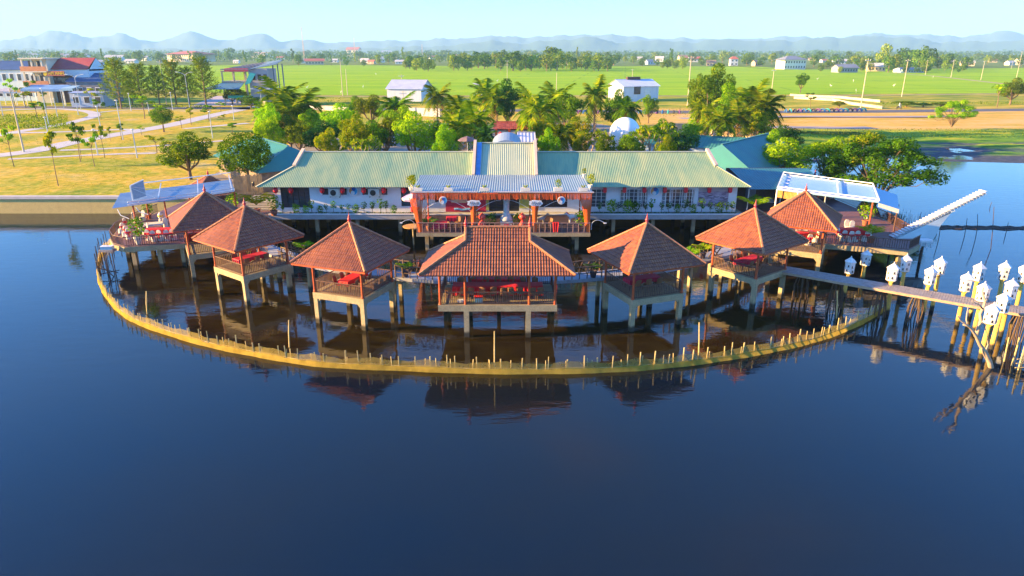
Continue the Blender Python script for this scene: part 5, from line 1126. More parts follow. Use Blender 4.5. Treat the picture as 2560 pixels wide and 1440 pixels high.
cloth_table('dining_table', at(2128, 592, FZ), 0, 2.6, .9, CLOTH, 'red-clothed table on the right deck', .45); cloth_table('dining_table', at(2014, 601, FZ), .2, 2.0, .8, CLOTH, 'red-clothed table inside the farthest right pavilion', .5)
q = at(347, 612, FZ); potted((q.x, q.y, FZ), 'bush', L_green, 1.7, 'round green shrub in a tall pale urn at the front of the left deck', WHITEC, .75, .3)
q = at(2176, 606, FZ); potted((q.x, q.y, FZ), 'palm', L_yellow, 1.6, 'large yellow-green palm in a pot at the right deck corner', POT, .5, .35)
q = at(2162, 563, FZ); potted((q.x, q.y, FZ), 'bush', L_bright, 1.9, 'leafy shrub in a pot under the right awning', POT, .5, .3)
q = at(372, 545, FZ); potted((q.x, q.y, FZ), 'bush', L_green, 1.3, 'green shrub in a pot at the back of the left deck', POT, .4, .3)
def server(px, py):
    p = at(px, py, FZ); r = empty('lit_figurine', p, 0, 'white and yellow dome-topped figurine on the left deck', 'figurine'); m = MB(); m.lathe([(.2, 0), (.22, .5), (.15, .62)], 0, 0, 12); m.build('base', WHITEC, r); m = MB(); m.lathe([(.15, .622), (.24, .8), (.24, 1.0), (.12, 1.2), (.02, 1.25)], 0, 0, 12); m.build('dome', WHITE, r, smooth=True); m = MB(); m.lathe([(.245, .82), (.25, .98)], 0, 0, 12); m.build('band', pbr('yellow_paint', (.80, .55, .03)), r)
server(405, 562)
# ---------------------------------------------------------------- sky stairs
def sky_stairs():
    a, t_ = atY(2224, 601, 59.6), atY(2458, 482, 59.6); r = empty('sky_stairs', (a.x, 59.6, 0), 0, 'white cantilevered stairs rising out over the water at the far right', 'stairs')
    ax, L = a.x, t_.x - a.x; zt = t_.z; z0 = a.z + .1
    P = [(0, z0 - .45), (0, z0), (L * .68, z0 + (zt - z0) * .64), (atY(2372, 527, 59.6).x - ax, atY(2372, 527, 59.6).z), (atY(2345, 560, 59.6).x - ax, atY(2345, 560, 59.6).z), (atY(2318, 609, 59.6).x - ax, z0 - .55)]
    m = MB(); n = len(P); m.add([(x, y, z) for y in (-.45, .45) for x, z in P], [tuple(range(n)), tuple(reversed(range(n, 2 * n)))] + [(i, n + i, n + (i + 1) % n, (i + 1) % n) for i in range(n)]); m.build('hull', pbr('pale_panel', (.62, .72, .74), (.52, .63, .66), 1.2, .45), r)
    m = MB(); m.bar((0, 0, z0), (L, 0, zt - .1), .5, .12); m.build('stringer', METAL, r)
    for i in range(30):
        f = (i + .5) / 30; x, z = L * f, z0 + (zt - z0) * f; s = MB(); s.slab([(x - .04, -.42, z + .27), (x + .16, -.42, z + .29), (x + .16, .42, z + .29), (x - .04, .42, z + .27)], .03); s.slab([(x + .16, -.42, z + .03), (x + .16, .42, z + .03), (x - .04, .42, z + .25), (x - .04, -.42, z + .25)], .03); s.build('step', WHITE, r)
    px_ = atY(2308, 608, 59.6).x - ax; m = MB(); m.tube([(px_, 0, -1.5), (px_, 0, z0 - .5)], .13, 8); m.build('support_post', DSTAKE, r)
    b = atY(2305, 595, 59.0); m = MB(); m.bb(b.x - ax - .55, b.x - ax + .5, -1.5, -.7, z0 + .1, z0 + .3); [m.bb(b.x - ax - .5 + k * .45, b.x - ax - .42 + k * .45, -1.45, -1.35, z0 - .4, z0 + .098) for k in range(3)]; m.build('landing', WHITE, r)
sky_stairs()
# ---------------------------------------------------------------- net fence ring
def net_fence():
    px = [(352, 598, .0), (300, 606, 0), (268, 622, 0), (250, 650, 0), (247, 690, 0), (260, 730, 0), (300, 780, 0), (360, 815, 0), (500, 860, 0), (640, 890, 0), (800, 915, 0), (1000, 925, 0), (1240, 933, 0), (1500, 930, 0), (1700, 915, 0), (1900, 885, 0), (2050, 850, 0), (2150, 810, 0), (2215, 772, 0)]
    P = [at(a, b, 0) for a, b, c in px]; Q = []
    for i in range(len(P) - 1):
        p0, p1, p2, p3 = P[max(i - 1, 0)], P[i], P[i + 1], P[min(i + 2, len(P) - 1)]
        for k in range(10): u = k / 10; Q.append(.5 * ((2 * p1) + (p2 - p0) * u + (2 * p0 - 5 * p1 + 4 * p2 - p3) * u * u + (3 * p1 - p0 - 3 * p2 + p3) * u ** 3))
    Q.append(P[-1]); O = Vector((0, 37, 0)); r = empty('net_fence', O, 0, 'low yellow net fence on bamboo stakes curving round the pavilions', 'fence')
    def nm(name, c, alpha):
        m, t, o = newmat(name); d = N(t, 'ShaderNodeBsdfDiffuse'); tr = N(t, 'ShaderNodeBsdfTranslucent'); x = N(t, 'ShaderNodeMixShader'); x.inputs[0].default_value = .5
        g = N(t, 'ShaderNodeNewGeometry'); nz = N(t, 'ShaderNodeTexNoise', i_Scale=2.2, i_Detail=5); t.links.new(g.outputs['Position'], nz.inputs['Vector']); cc = ramp(t, nz.outputs[0], [(.34, c), (.7, tuple(q * .68 for q in c))])
        for q in (d, tr): t.links.new(cc, q.inputs[0])
        t.links.new(d.outputs[0], x.inputs[1]); t.links.new(tr.outputs[0], x.inputs[2]); tp = N(t, 'ShaderNodeBsdfTransparent'); y = N(t, 'ShaderNodeMixShader'); y.inputs[0].default_value = alpha; t.links.new(tp.outputs[0], y.inputs[1]); t.links.new(x.outputs[0], y.inputs[2]); t.links.new(y.outputs[0], o.inputs[0]); return m
    nb, nu = nm('net_dense', (.66, .46, .08), 1.0), nm('net_fine', (.62, .48, .13), .5)
    def strip(z0, z1, dz, off):
        vs = []
        for i, q in enumerate(Q):
            w_ = .05 * math.sin(i * .9) + .03 * math.sin(i * 2.3); d = (Q[min(i + 1, len(Q) - 1)] - Q[max(i - 1, 0)]).normalized(); n = Vector((d.y, -d.x, 0))
            vs += [q - O + n * (off[0] + w_ * .6) + Vector((0, 0, z0)), q - O + n * off[1] + Vector((0, 0, z1 + w_ * dz))]
        m = MB(); m.add(vs, [(2 * i, 2 * i + 2, 2 * i + 3, 2 * i + 1) for i in range(len(Q) - 1)]); return m
    strip(-.2, .30, .6, (.20, .05)).build('lower_net', nb, r, smooth=True); strip(.305, .68, 1.6, (.05, 0)).build('upper_net', nu, r, smooth=True)
    m = MB(); m.tube([q - O + Vector((0, 0, .31 + .03 * math.sin(i * .9))) for i, q in enumerate(Q)], .022, 4); m.build('rope', pbr('straw_rope', (.60, .45, .14)), r)
    rg = random.Random(9); d = 0; acc = [0]
    for a, b in zip(Q, Q[1:]): acc.append(acc[-1] + (b - a).length)
    T = acc[-1]; n = 96
    for k in range(n):
        s = T * (k + .5 + rg.uniform(-.3, .3)) / n; i = max(j for j in range(len(acc)) if acc[j] <= s); i = min(i, len(Q) - 2); p = Q[i].lerp(Q[i + 1], (s - acc[i]) / max(1e-6, acc[i + 1] - acc[i])) - O
        h = rg.uniform(.85, 1.2) * (1.5 if p.x < -33 else 1); m = MB(); m.tube([(p.x, p.y, -.6), (p.x + rg.uniform(-.07, .07), p.y + rg.uniform(-.05, .05), h)], rg.uniform(.028, .044), 5); m.build('stake', DSTAKE if p.x < -34 else STAKE, r)
    m = MB()
    for k in range(70):
        s = T * (k + rg.random()) / 70; i = min(max(j for j in range(len(acc)) if acc[j] <= s), len(Q) - 2); p = Q[i].lerp(Q[i + 1], (s - acc[i]) / max(1e-6, acc[i + 1] - acc[i])) - O; m.tube([(p.x, p.y, -.6), (p.x + rg.uniform(-.1, .1), p.y, rg.uniform(.7, .95))], .022, 4)
    m.build('thin_stakes', STAKE, r)['kind'] = 'stuff'
net_fence()
def stake(px, py, ptop, lab, mat=STAKE, rad=.05, lean=0, grp=None, bend=0):
    b = at(px, py, 0); t_ = atY(px + lean, ptop, b.y); r = empty('stake', b, 0, lab, 'stake', grp); m = MB(); h = t_.z; m.tube([(0, 0, -.6), ((t_.x - b.x) * .5 + bend, 0, h * .5), (t_.x - b.x, 0, h)], [rad, rad * .9, rad * .7], 6); m.build('shaft', mat, r)
for a in ((366, 785, 728, 'pale bamboo stake standing inside the ring, far left'), (722, 868, 800, 'pale bent stake inside the ring below the left pavilions'), (1236, 925, 828, 'thin knotty stake at the middle of the net fence'), (1748, 888, 806, 'stout yellow stake in the right half of the net fence'), (2093, 796, 727, 'tall yellow stake at the right end of the net fence')): stake(*a)
for i, a in enumerate(((2347, 600, 552), (2412, 590, 546), (2438, 601, 535), (2479, 624, 517), (2515, 583, 556), (2474, 518, 505), (2298, 544, 530))):
    stake(a[0], a[1], a[2], 'thin dark stake in the open lake, %s from the stairs' % nth(i) if i < 5 else ('short dark twig poking out of the far lake' if i == 5 else 'short slanting dark stake behind the stairs'), DSTAKE, .035, 6, 'dark stakes in the lake', .12 if i == 2 else 0)
m = MB(); rg = random.Random(12)
for k in range(3): m.tube([at(2200 + i * 12, 564 + k * 3 + i * .12 + rg.uniform(-1.2, 1.2), .02) for i in range(36)], .10, 4)
tag(m.build('floating_net_line', DSTAKE), 'dark line of floating net across the lake at the far right', 'net line')
m = MB()
for i in range(70):
    p = at(rg.uniform(2225, 2330), rg.uniform(560, 590), 0); m.tube([p, p + Vector((rg.uniform(-.2, .2), 0, rg.uniform(.8, 1.9)))], .015, 3)
tag(m.build('reeds', DSTAKE), 'thin dark reeds sticking out of the water behind the stairs', 'reeds', kind='stuff')
def landing_frame():
    p = at(262, 690, 0); r = empty('bamboo_landing', p, 0, 'dark bamboo frame of poles inside the far left bend of the fence', 'frame'); rg = random.Random(3)
    for i in range(7): m = MB(); x, y = rg.uniform(-.4, .9), rg.uniform(-.8, 1.8); m.tube([(x, y, -.5), (x + rg.uniform(-.15, .15), y, 1.9)], .035, 5); m.build('pole', DSTAKE, r)
    m = MB(); m.tube([(-.3, -.5, .9), (1.2, 0, .3)], .04, 5); m.tube([(-.2, -.6, .3), (1.3, .1, .5)], .04, 5); m.tube([(.3, -.7, 1.1), (.9, -.1, -.1)], .04, 5); m.build('brace', DSTAKE, r)
    m = MB(); m.bb(-.5, .7, .6, 1.3, 1.92, 2.1); m.build('platform', PLANK, r)
    crate('foam_box', (p.x + .1, p.y + .95, 2.1), .1, .95, .5, .3, pbr('foam_blue', (.45, .66, .74)), WHITE, 'pale blue foam box on the dark bamboo frame', 'foam box')
landing_frame()
# ---------------------------------------------------------------- boardwalk and dovecotes
def boardwalk():
    A, B = Vector((20.6, 50.55, 2.25)), Vector((44.0, 33.2, 2.2)); d = (B - A).normalized(); n = Vector((-d.y, d.x, 0)); L = (B - A).length
    r = empty('boardwalk', A, math.atan2(d.y, d.x), 'grey plank boardwalk leading out past the white birdhouses', 'boardwalk')
    m = MB(); N_ = int(L / .16)
    for i in range(N_): x = i * .16; m.bb(x, x + .145, -.85, .85, -.05 + .004 * math.sin(i * 2.7), .004 * math.sin(i * 1.9))
    m.build('planking', PLANK, r)
    for s in (-.84, .84): m = MB(); m.bar((0, s, -.1), (L, s, -.1), .1, .16); m.build('edge_beam', pbr('pale_timber', (.46, .32, .20), (.34, .22, .14), 4), r)
    rg = random.Random(21)
    for x0 in (1.9, 4.4, 7.3, 9.6, 15.5):
        m = MB()
        for j in range(12):
            a = rg.uniform(0, 6.28); m.tube([(x0 + .25 * math.cos(a), .5 * math.sin(a), -.12), (x0 + .45 * math.cos(a) + rg.uniform(-.1, .1), .6 * math.sin(a), -1.1), (x0 + .5 * math.cos(a) + rg.uniform(-.2, .2), .6 * math.sin(a), -2.8)], .038, 4)
        m.build('root_bundle', pbr('dark_root', (.12, .075, .045), (.06, .04, .03), 5, .8), r)
boardwalk()
def make_dovecote(seed):
    mb, rf, hl = MB(), MB(), []; rr, h, n = .385, .92, 6; a0 = R(12)
    def pt(j, q, z): t = a0 + 2 * math.pi * j / n; return (q * math.cos(t), q * math.sin(t), z)
    mb.add([pt(j, rr * .94, 0) for j in range(n)] + [pt(j, rr, h) for j in range(n)], [(j, (j + 1) % n, n + (j + 1) % n, n + j) for j in range(n)] + [tuple(reversed(range(n)))])
    rf.add([pt(j, rr * 1.14, h - .05) for j in range(n)] + [pt(j, rr * 1.14, h + .003) for j in range(n)] + [(0, 0, h + .36)], [(j, (j + 1) % n, n + (j + 1) % n, n + j) for j in range(n)] + [(n + j, n + (j + 1) % n, 2 * n) for j in range(n)]); rf.lathe([(.03, h + .33), (.045, h + .38), (.03, h + .43), (.01, h + .45)], 0, 0, 8)
    rg = random.Random(seed)
    for j in range(n):
        for z, f in ((.25, .35), (.62, .6)) if j % 2 else ((.2, .6), (.55, .38)):
            a, b = Vector(pt(j, rr * .975, 0)), Vector(pt(j + 1, rr * .975, 0)); c = a.lerp(b, f); nn = Vector((a.x + b.x, a.y + b.y, 0)).normalized(); t = (b - a).normalized(); c = c + nn * .012; hm = MB()
            pts = [c + t * u + Vector((0, 0, z + v)) for u, v in ((-.045, -.08), (.045, -.08), (.045, .04), (.025, .075), (0, .085), (-.025, .075), (-.045, .04))]; hm.add(pts, [tuple(range(7))]); q8 = [c + t * u + nn * v + Vector((0, 0, z - .085)) for u, v in ((-.06, -.01), (.06, -.01), (.06, .05), (-.06, .05))]; hm.slab(q8, .015); hl.append(hm)
    W = pbr('dovecote_white', (.84, .84, .84), (.60, .58, .54), 3.5, .5, stretch=(3, 3, .7), detail=8)
    return mb.mesh('box', W), rf.mesh('roof', W), [h_.mesh('entrance', DARK) for h_ in hl]
DV = [make_dovecote(i) for i in range(2)]
BH = [((2108, 741), (2122, 682), 'farthest left of the white birdhouses, before the boardwalk'), ((2155, 702), (2162, 662), 'second white birdhouse from the left, behind the boardwalk'), ((2220, 785), (2228, 700), 'third white birdhouse from the left, front side of the boardwalk'), ((2248, 748), (2261, 677), 'fourth white birdhouse from the left, on a pale brown pole'),
      ((2306, 789), (2322, 709), 'white birdhouse on a bright yellow pole, fifth from the left'), ((2330, 775), (2346, 685), 'white birdhouse half hidden behind the fifth'), ((2393, 812), (2411, 726), 'white birdhouse on a yellow pole left of the dead tree'), ((2426, 792), (2443, 700), 'white birdhouse behind the boardwalk, up left of the dead tree'),
      ((2435, 830), (2453, 751), 'white birdhouse on a pale pole just above the dead branches'), ((2492, 772), (2506, 696), 'white birdhouse on a whitish pole, farthest back on the right'), ((2502, 840), (2522, 744), 'white birdhouse high on a yellow pole near the right edge'), ((2477, 872), (2503, 779), 'white birdhouse right behind the lowest one'), ((2450, 895), (2474, 807), 'lowest and nearest white birdhouse beside the dead tree'), ((2536, 790), (2555, 703), 'white birdhouse cut by the right edge of the photo')]
for i, (b, t_, lab) in enumerate(BH):
    p = at(*b, 0); q = atY(t_[0], t_[1], p.y); r = empty('birdhouse', p, 0, lab, 'birdhouse', 'white birdhouses on poles'); m = MB(); dx = q.x - p.x
    m.tube([(0, 0, -1.5), (dx * .5, 0, q.z * .5), (dx, 0, q.z)], [.15, .145, .13], 10); m.build('pole', WHITE if i in () else YPOLE, r)
    m = MB(); [m.bar((dx, 0, q.z - .3), (dx + .3 * math.cos(k * 1.57), .3 * math.sin(k * 1.57), q.z - .01), .04) for k in range(4)]; m.build('bracket', YPOLE, r)
    a, bb, c = DV[i % 2]; bx = link_mesh('box', a, r, (dx, 0, q.z), (0, 0, R(17 * i))); [link_mesh('entrance', c_, bx) for c_ in c]; link_mesh('roof', bb, r, (dx, 0, q.z), (0, 0, R(17 * i)))
def dead_tree():
    b = at(2478, 918, 0); r = empty('dead_tree', b, 0, 'bare sun-bleached dead tree standing in the water among the birdhouses', 'dead tree'); m = MB(); O = b
    def s(pts, rad, dy=0):
        P = []
        for i, (x, y) in enumerate(pts): q = atY(x, y, b.y + dy * i / max(1, len(pts) - 1)); P.append(q - O)
        m.tube(P, [rad * (1 - .75 * i / (len(P) - 1)) for i in range(len(P))], 7)
    s([(2482, 940), (2474, 905), (2462, 880), (2450, 862), (2440, 840), (2428, 822), (2420, 815), (2408, 812)], .17, -.6); s([(2440, 842), (2446, 820), (2452, 800), (2450, 785), (2458, 770), (2463, 755), (2459, 740), (2456, 728), (2460, 718)], .13, .5)
    s([(2428, 822), (2416, 812), (2400, 800), (2394, 788), (2404, 796)], .08, -.4); s([(2420, 815), (2416, 800), (2417, 785), (2420, 770), (2412, 760)], .05, .3); s([(2457, 772), (2448, 762), (2436, 757), (2430, 753)], .05, -.3); s([(2463, 752), (2470, 748), (2474, 752)], .04, .3)
    s([(2452, 802), (2460, 812), (2466, 830), (2470, 850)], .05, .4); s([(2474, 905), (2464, 895), (2456, 880), (2454, 870)], .07, -.4); s([(2462, 880), (2470, 862), (2468, 850)], .05, .4); m.build('trunk', PALEBARK, r, smooth=True)
dead_tree()
def fish_rack():
    p = at(2566, 925, 0); r = empty('bamboo_rack', p, 0, 'sunlit bamboo rack over the water at the right edge', 'rack'); rg = random.Random(5)
    for i in range(9): m = MB(); x, y = -.5 + (i % 3) * .55, (i // 3) * .6; m.tube([(x, y, -.6), (x + rg.uniform(-.1, .1), y, 1.6)], .045, 5); m.build('post', STAKE, r)
    for k in range(3): m = MB(); m.tube([(-.8, -.1, .2 + k * .28), (1.2, -.1 + .1 * k, .25 + k * .28)], .03, 5); m.build('rail', STAKE, r)
fish_rack()
# quay wall on the left, seen under the decks too
def quay():
    r = empty('quay_wall', (-60, 79.6, 0), 0, 'yellowish concrete quay wall with a pale coping along the left shore', 'wall')
    m = MB(); m.bb(-140, 92, -.25, .1, -1.5, 1.75); m.build('wall_face', QUAY, r); m = MB(); m.bb(-140, 35, -.42, .2, 1.753, 2.08); m.build('coping', pbr('pale_coping', (.62, .55, .50), (.50, .44, .40), 1), r)
quay()
# ---------------------------------------------------------------- trees
def tree_mesh(kind, seed):
    rng = random.Random(seed); c, t = MB(), MB()
    if kind == 'broad':
        bl = [(0, 0, .62, .26, .26, .22)]
        for i in range(8): a = i * 2.4 + rng.uniform(-.3, .3); q = rng.uniform(.20, .33); bl.append((q * math.cos(a), q * math.sin(a), rng.uniform(.40, .80), rng.uniform(.12, .19), rng.uniform(.12, .19), rng.uniform(.09, .15)))
        bl.append((rng.uniform(-.1, .1), 0, .86, .15, .15, .12)); leafcloud(c, bl, 5600, .020, rng, shell=.65)
        t.tube([(0, 0, 0), (.01, .01, .2), (0, 0, .5)], [.035, .025, .012], 6)
        for b in bl[1:]: t.tube([(0, 0, .18), (b[0] * .5, b[1] * .5, .3), (b[0], b[1], b[2])], [.016, .012, .005], 4)
    elif kind == 'round':
        leafcloud(c, [(0, 0, .66, .44, .44, .33), (.1, -.1, .8, .25, .25, .18)] + [(.34 * math.cos(k), .34 * math.sin(k), .6 + .12 * math.sin(2 * k), .17, .17, .14) for k in range(7)], 5200, .022, rng, shell=.75)
        t.tube([(0, 0, 0), (.01, 0, .4)], [.04, .025], 6)
    elif kind == 'sparse':
        def br(p, d, L, r_, dep):
            q = p + d * L; t.tube([p, p + d * L * .5 + Vector((rng.uniform(-.01, .01), rng.uniform(-.01, .01), 0)), q], [r_, r_ * .85, r_ * .7], 5)
            if dep == 0: leafcloud(c, [(q.x, q.y, q.z, .07, .07, .05)], 16, .026, rng, shell=.1); return
            for k in range(3 if dep > 1 else 2): dd = (d + Vector((rng.uniform(-.8, .8), rng.uniform(-.8, .8), rng.uniform(-.05, .5)))).normalized(); br(q, dd, L * rng.uniform(.62, .85), r_ * .62, dep - 1)
        for k in range(4): a = k * 1.6; br(Vector((0, 0, .06)), Vector((math.cos(a) * .5, math.sin(a) * .5, .9)).normalized(), .27, .028, 3)
    elif kind == 'casuarina':
        t.tube([(0, 0, 0), (.02, 0, .5), (0, 0, .95)], [.03, .02, .006], 5)
        for i in range(44):
            z = .15 + .8 * (i / 44) ** .9; a = i * 2.4; L = .42 * (1.05 - z) + .10; t.tube([(0, 0, z), (L * .8 * math.cos(a), L * .8 * math.sin(a), z + .10)], [.006, .002], 3)
            for _ in range(70):
                f = rng.uniform(.2, 1.1); p = Vector((L * f * math.cos(a) + rng.gauss(0, .03), L * f * math.sin(a) + rng.gauss(0, .03), z + .11 * f + rng.gauss(0, .02))); leaf_quad(c, p, (math.cos(a) * .5 + rng.gauss(0, .4), math.sin(a) * .5 + rng.gauss(0, .4), .4), (rng.gauss(0, 1), rng.gauss(0, 1), .2), rng.uniform(.05, .11), .013)
    elif kind == 'palm':
        t.tube([(0, 0, 0), (.015, 0, .3), (0, .01, .60), (0, 0, .70)], [.030, .020, .022, .014], 8)
        for i in range(19):
            a = i * 2.4 + rng.uniform(-.2, .2); u = i / 18; frond(c, (0, 0, .68), a, rng.uniform(.44, .56), 1.5 - 1.05 * u, .35 + .9 * u, rng, 0, 1.2, 18, .15)
        for i in range(5): frond(c, (0, 0, .66), i * 1.3 + rng.uniform(0, 1), .36, 2.1, -.2, rng, 1, 1.2, 12, .10)
    elif kind == 'sapling':
        b = Vector((rng.uniform(-.06, .06), 0, .55)); t.tube([(0, 0, 0), b * .5 + Vector((.02, 0, 0)), b, b + Vector((0, 0, .25))], [.022, .018, .012, .006], 5)
        bl = []
        for i in range(6): a = i * 1.9 + rng.uniform(-.4, .4); q = rng.uniform(.08, .34); bl.append((b.x + q * math.cos(a), q * math.sin(a), rng.uniform(.58, .95), .17, .17, .055)); t.tube([b, bl[-1][:3]], [.008, .004], 3)
        leafcloud(c, bl, 330, .05, rng, shell=.1)
    elif kind == 'umbrella':
        bl = []
        for i in range(22): a = i * 2.4; q = .46 * math.sqrt((i + .5) / 22); bl.append((q * math.cos(a), q * math.sin(a), .80 - q * q * 2.2 + rng.uniform(-.14, .12), rng.uniform(.07, .14), rng.uniform(.07, .14), rng.uniform(.05, .12)))
        leafcloud(c, bl, 8000, .0145, rng, shell=.3)
        for b in bl: t.tube([(0, 0, 0), (b[0] * .25, b[1] * .25, .25), (b[0] * .7, b[1] * .7, b[2] - .12), b[:3]], [.009, .007, .004, .002], 4)
    elif kind == 'far':
        bl = [(0, 0, .5, .34, .34, .38)] + [(rng.uniform(-.26, .26), rng.uniform(-.26, .26), rng.uniform(.16, .85), rng.uniform(.14, .22), rng.uniform(.14, .22), rng.uniform(.1, .17)) for _ in range(6)]
        leafcloud(c, bl, 520, .055, rng, shell=.7); t.tube([(0, 0, 0), (0, 0, .5)], [.03, .02], 4)
    elif kind == 'farthin':
        for i in range(5): z = .35 + i * .14; c_ = (rng.uniform(-.15, .15), rng.uniform(-.15, .15), z, .2 - .02 * i, .2 - .02 * i, .09); leafcloud(c, [c_], 70, .05, rng, shell=.5)
        t.tube([(0, 0, 0), (.03, 0, .9)], [.03, .012], 4)
    return c, t
TM = {}
def tmesh(kind, seed, lm, tm=None):
    k = (kind, seed, lm.name)
    if k not in TM:
        if (kind, seed) not in TM: TM[(kind, seed)] = tree_mesh(kind, seed)
        c, t = TM[(kind, seed)]
        TM[k] = (c.mesh('crown', [lm, L_dead]), t.mesh('trunk', tm or (PALEBARK if kind in ('sparse',) else PALMTR if kind == 'palm' else TRUNKM)))
    return TM[k]
def tree(kind, seed, lm, X, Y, h, w_, lab, grp=None, z=GZ, rz=None, cat='tree', name=None):
    c, t = tmesh(kind, seed, lm); names = {'palm': 'palm_tree', 'sapling': 'sapling', 'casuarina': 'casuarina_tree', 'sparse': 'branching_tree'}
    r = empty(name or names.get(kind, 'tree'), (X, Y, z), rz if rz is not None else (X * 3.7 + Y) % 6.28, lab, 'palm' if kind == 'palm' else cat, grp); r.scale = (w_, w_, h)
    link_mesh('crown', c, r); link_mesh('trunk', t, r); return r
def tpx(kind, seed, lm, px, top, Y, wpx, lab, grp=None, z=GZ, **k):
    p = atY(px, top, Y); dep = Y * _c - (GZ + 4 - CH) * _s
    return tree(kind, seed, lm, p.x, Y, (p.z - z) * (1.03 if kind != 'palm' else .92), wpx / F * dep, lab, grp, z, **k)
def tb(kind, seed, lm, px, top, base, wpx, lab, grp=None, **k):
    b = at(px, base, GZ); return tpx(kind, seed, lm, px, top, b.y, wpx, lab, grp, **k)
GY, GP = 'garden trees behind the hall', 'royal palms behind the hall'
tpx('broad', 1, L_olive, 458, 330, 91, 158, 'broad olive-green tree left of the left awning, beside the round green one')
tpx('round', 2, L_green, 606, 333, 82.5, 140, 'dense round green tree in front of the left side house, above the bamboo screen')
tb('round', 3, L_green, 400, 268, 330, 58, 'small ball-shaped green tree standing alone on the pale park path')
for i, a in enumerate(((700, 196, 140, 150, 11, L_palm, 'tallest palm of the left cluster, behind the left side house'), (748, 214, 134, 150, 12, L_olive, 'dark drooping palm at the right of the left cluster'), (712, 232, 127, 130, 13, L_palm, 'lower yellowish palm in the left cluster'), (664, 248, 132, 100, 12, L_palm, 'small palm left of the left palm cluster'),
    (985, 232, 150, 110, 11, L_green, 'palm before the left metal warehouse'), (1090, 204, 168, 95, 12, L_olive, 'tall thin palm standing right of the left warehouse'), (1150, 226, 122, 130, 13, L_palm, 'golden palm left of the red gate roof, behind others'), (1186, 252, 108, 125, 11, L_bright, 'bright green palm left of the raised roof bay'), (1215, 190, 158, 110, 12, L_palm, 'high palm beside the pale path into the rice field'), (1240, 212, 150, 110, 13, L_palm, 'high leaning palm just left of the red gate roof'), (1142, 268, 104, 120, 12, L_palm, 'shaggy palm with brown hanging fronds left of the raised bay'), (1212, 300, 100, 80, 13, L_deep, 'dark blue-green palm right behind the left parapet of the raised bay'),
    (1352, 212, 112, 140, 11, L_palm, 'tall palm with a golden trunk right of the raised bay'), (1392, 200, 150, 110, 12, L_palm, 'high palm right of the red gate roof against the field'), (1328, 238, 128, 110, 13, L_palm, 'palm partly over the red gate roof'), (1402, 288, 98, 105, 12, L_olive, 'lower palm right of the golden-trunked one'), (1490, 192, 150, 92, 11, L_palm, 'tall lone palm left of the white warehouse'), (1572, 232, 136, 95, 13, L_green, 'dense palm in front of the white warehouse'),
    (1762, 236, 130, 95, 12, L_palm, 'leftmost palm of the right cluster'), (1852, 246, 124, 130, 13, L_palm, 'low spreading palm in the middle of the right cluster'), (1880, 202, 132, 120, 11, L_palm, 'tallest palm of the right cluster'), (1918, 216, 126, 125, 12, L_olive, 'palm at the right edge of the right cluster'), (1810, 262, 118, 110, 11, L_palm, 'golden low palm behind the teal low shed'))):
    tpx('palm', a[4], a[5], a[0], a[1], a[2], a[3], a[6], GP)
for a in (('broad', 4, L_bright, 664, 258, 118, 95, 'yellow-green tree behind the left side house roof'), ('broad', 1, L_bright, 848, 256, 122, 125, 'bright green tree behind the left wing, near the palms'), ('broad', 5, L_deep, 800, 302, 108, 135, 'dark green tree just behind the left wing ridge'), ('broad', 4, L_yellow, 880, 286, 100, 115, 'yellow-flowered tree behind the left wing'), ('sparse', 6, L_yellow, 898, 318, 94, 100, 'bare-branched pale tree in front of the yellow-flowered one'),
    ('broad', 1, L_bright, 1032, 276, 102, 150, 'largest bright green tree behind the left wing'), ('broad', 5, L_olive, 960, 292, 108, 90, 'olive tree left of the largest bright green one'), ('broad', 4, L_deep, 1090, 300, 108, 80, 'dark tree between the bright one and the golden palms'), ('broad', 5, L_olive, 925, 236, 158, 90, 'olive bushy tree in front of the left warehouse'), ('broad', 4, L_green, 890, 240, 165, 70, 'green tree left of the left warehouse by the road'), ('broad', 1, L_deep, 1268, 196, 150, 95, 'dark green tree right behind the high palms, centre'), ('broad', 5, L_green, 1412, 228, 142, 110, 'green tree behind the high palms right of the red gate'),
    ('broad', 4, L_yellow, 1448, 290, 102, 90, 'yellow-green tree behind the right wing, left end'), ('sparse', 7, L_yellow, 1490, 296, 95, 120, 'pale bare-branched tree left of the white dome'), ('broad', 5, L_yellow, 1455, 328, 93, 50, 'low yellow shrub-like tree at the right wing ridge'), ('broad', 1, L_green, 1545, 222, 142, 80, 'dense green tree left of the white warehouse wall'), ('broad', 4, L_green, 1575, 328, 94, 115, 'green bushy tree in front of the white dome'), ('sparse', 6, L_yellow, 1628, 280, 97, 125, 'tall pale-limbed tree right of the white dome'),
    ('broad', 5, L_deep, 1702, 322, 98, 115, 'dark green round tree behind the right end of the right wing'), ('broad', 1, L_olive, 1790, 158, 150, 115, 'tallest broad tree of the right cluster, rising over the field'), ('broad', 4, L_olive, 1745, 184, 152, 60, 'narrower tree left of the tallest one in the right cluster'), ('broad', 5, L_bright, 1832, 206, 140, 110, 'bright tree between the palms of the right cluster'), ('broad', 4, L_deep, 1966, 314, 112, 120, 'dark green tree behind the right side house'), ('broad', 1, L_bright, 1972, 342, 88, 175, 'bright yellow-green tree leaning over the kitchen shelter'),
    ('broad', 5, L_green, 1625, 236, 168, 50, 'small green tree right of the white warehouse'), ('broad', 4, L_olive, 745, 305, 112, 90, 'shaded tree right of the left side house'), ('broad', 5, L_bright, 1335, 300, 118, 60, 'bright small tree in the courtyard right of the gate')):
    tpx(a[0], a[1], a[2], a[3], a[4], a[5], a[6], a[7], GY)
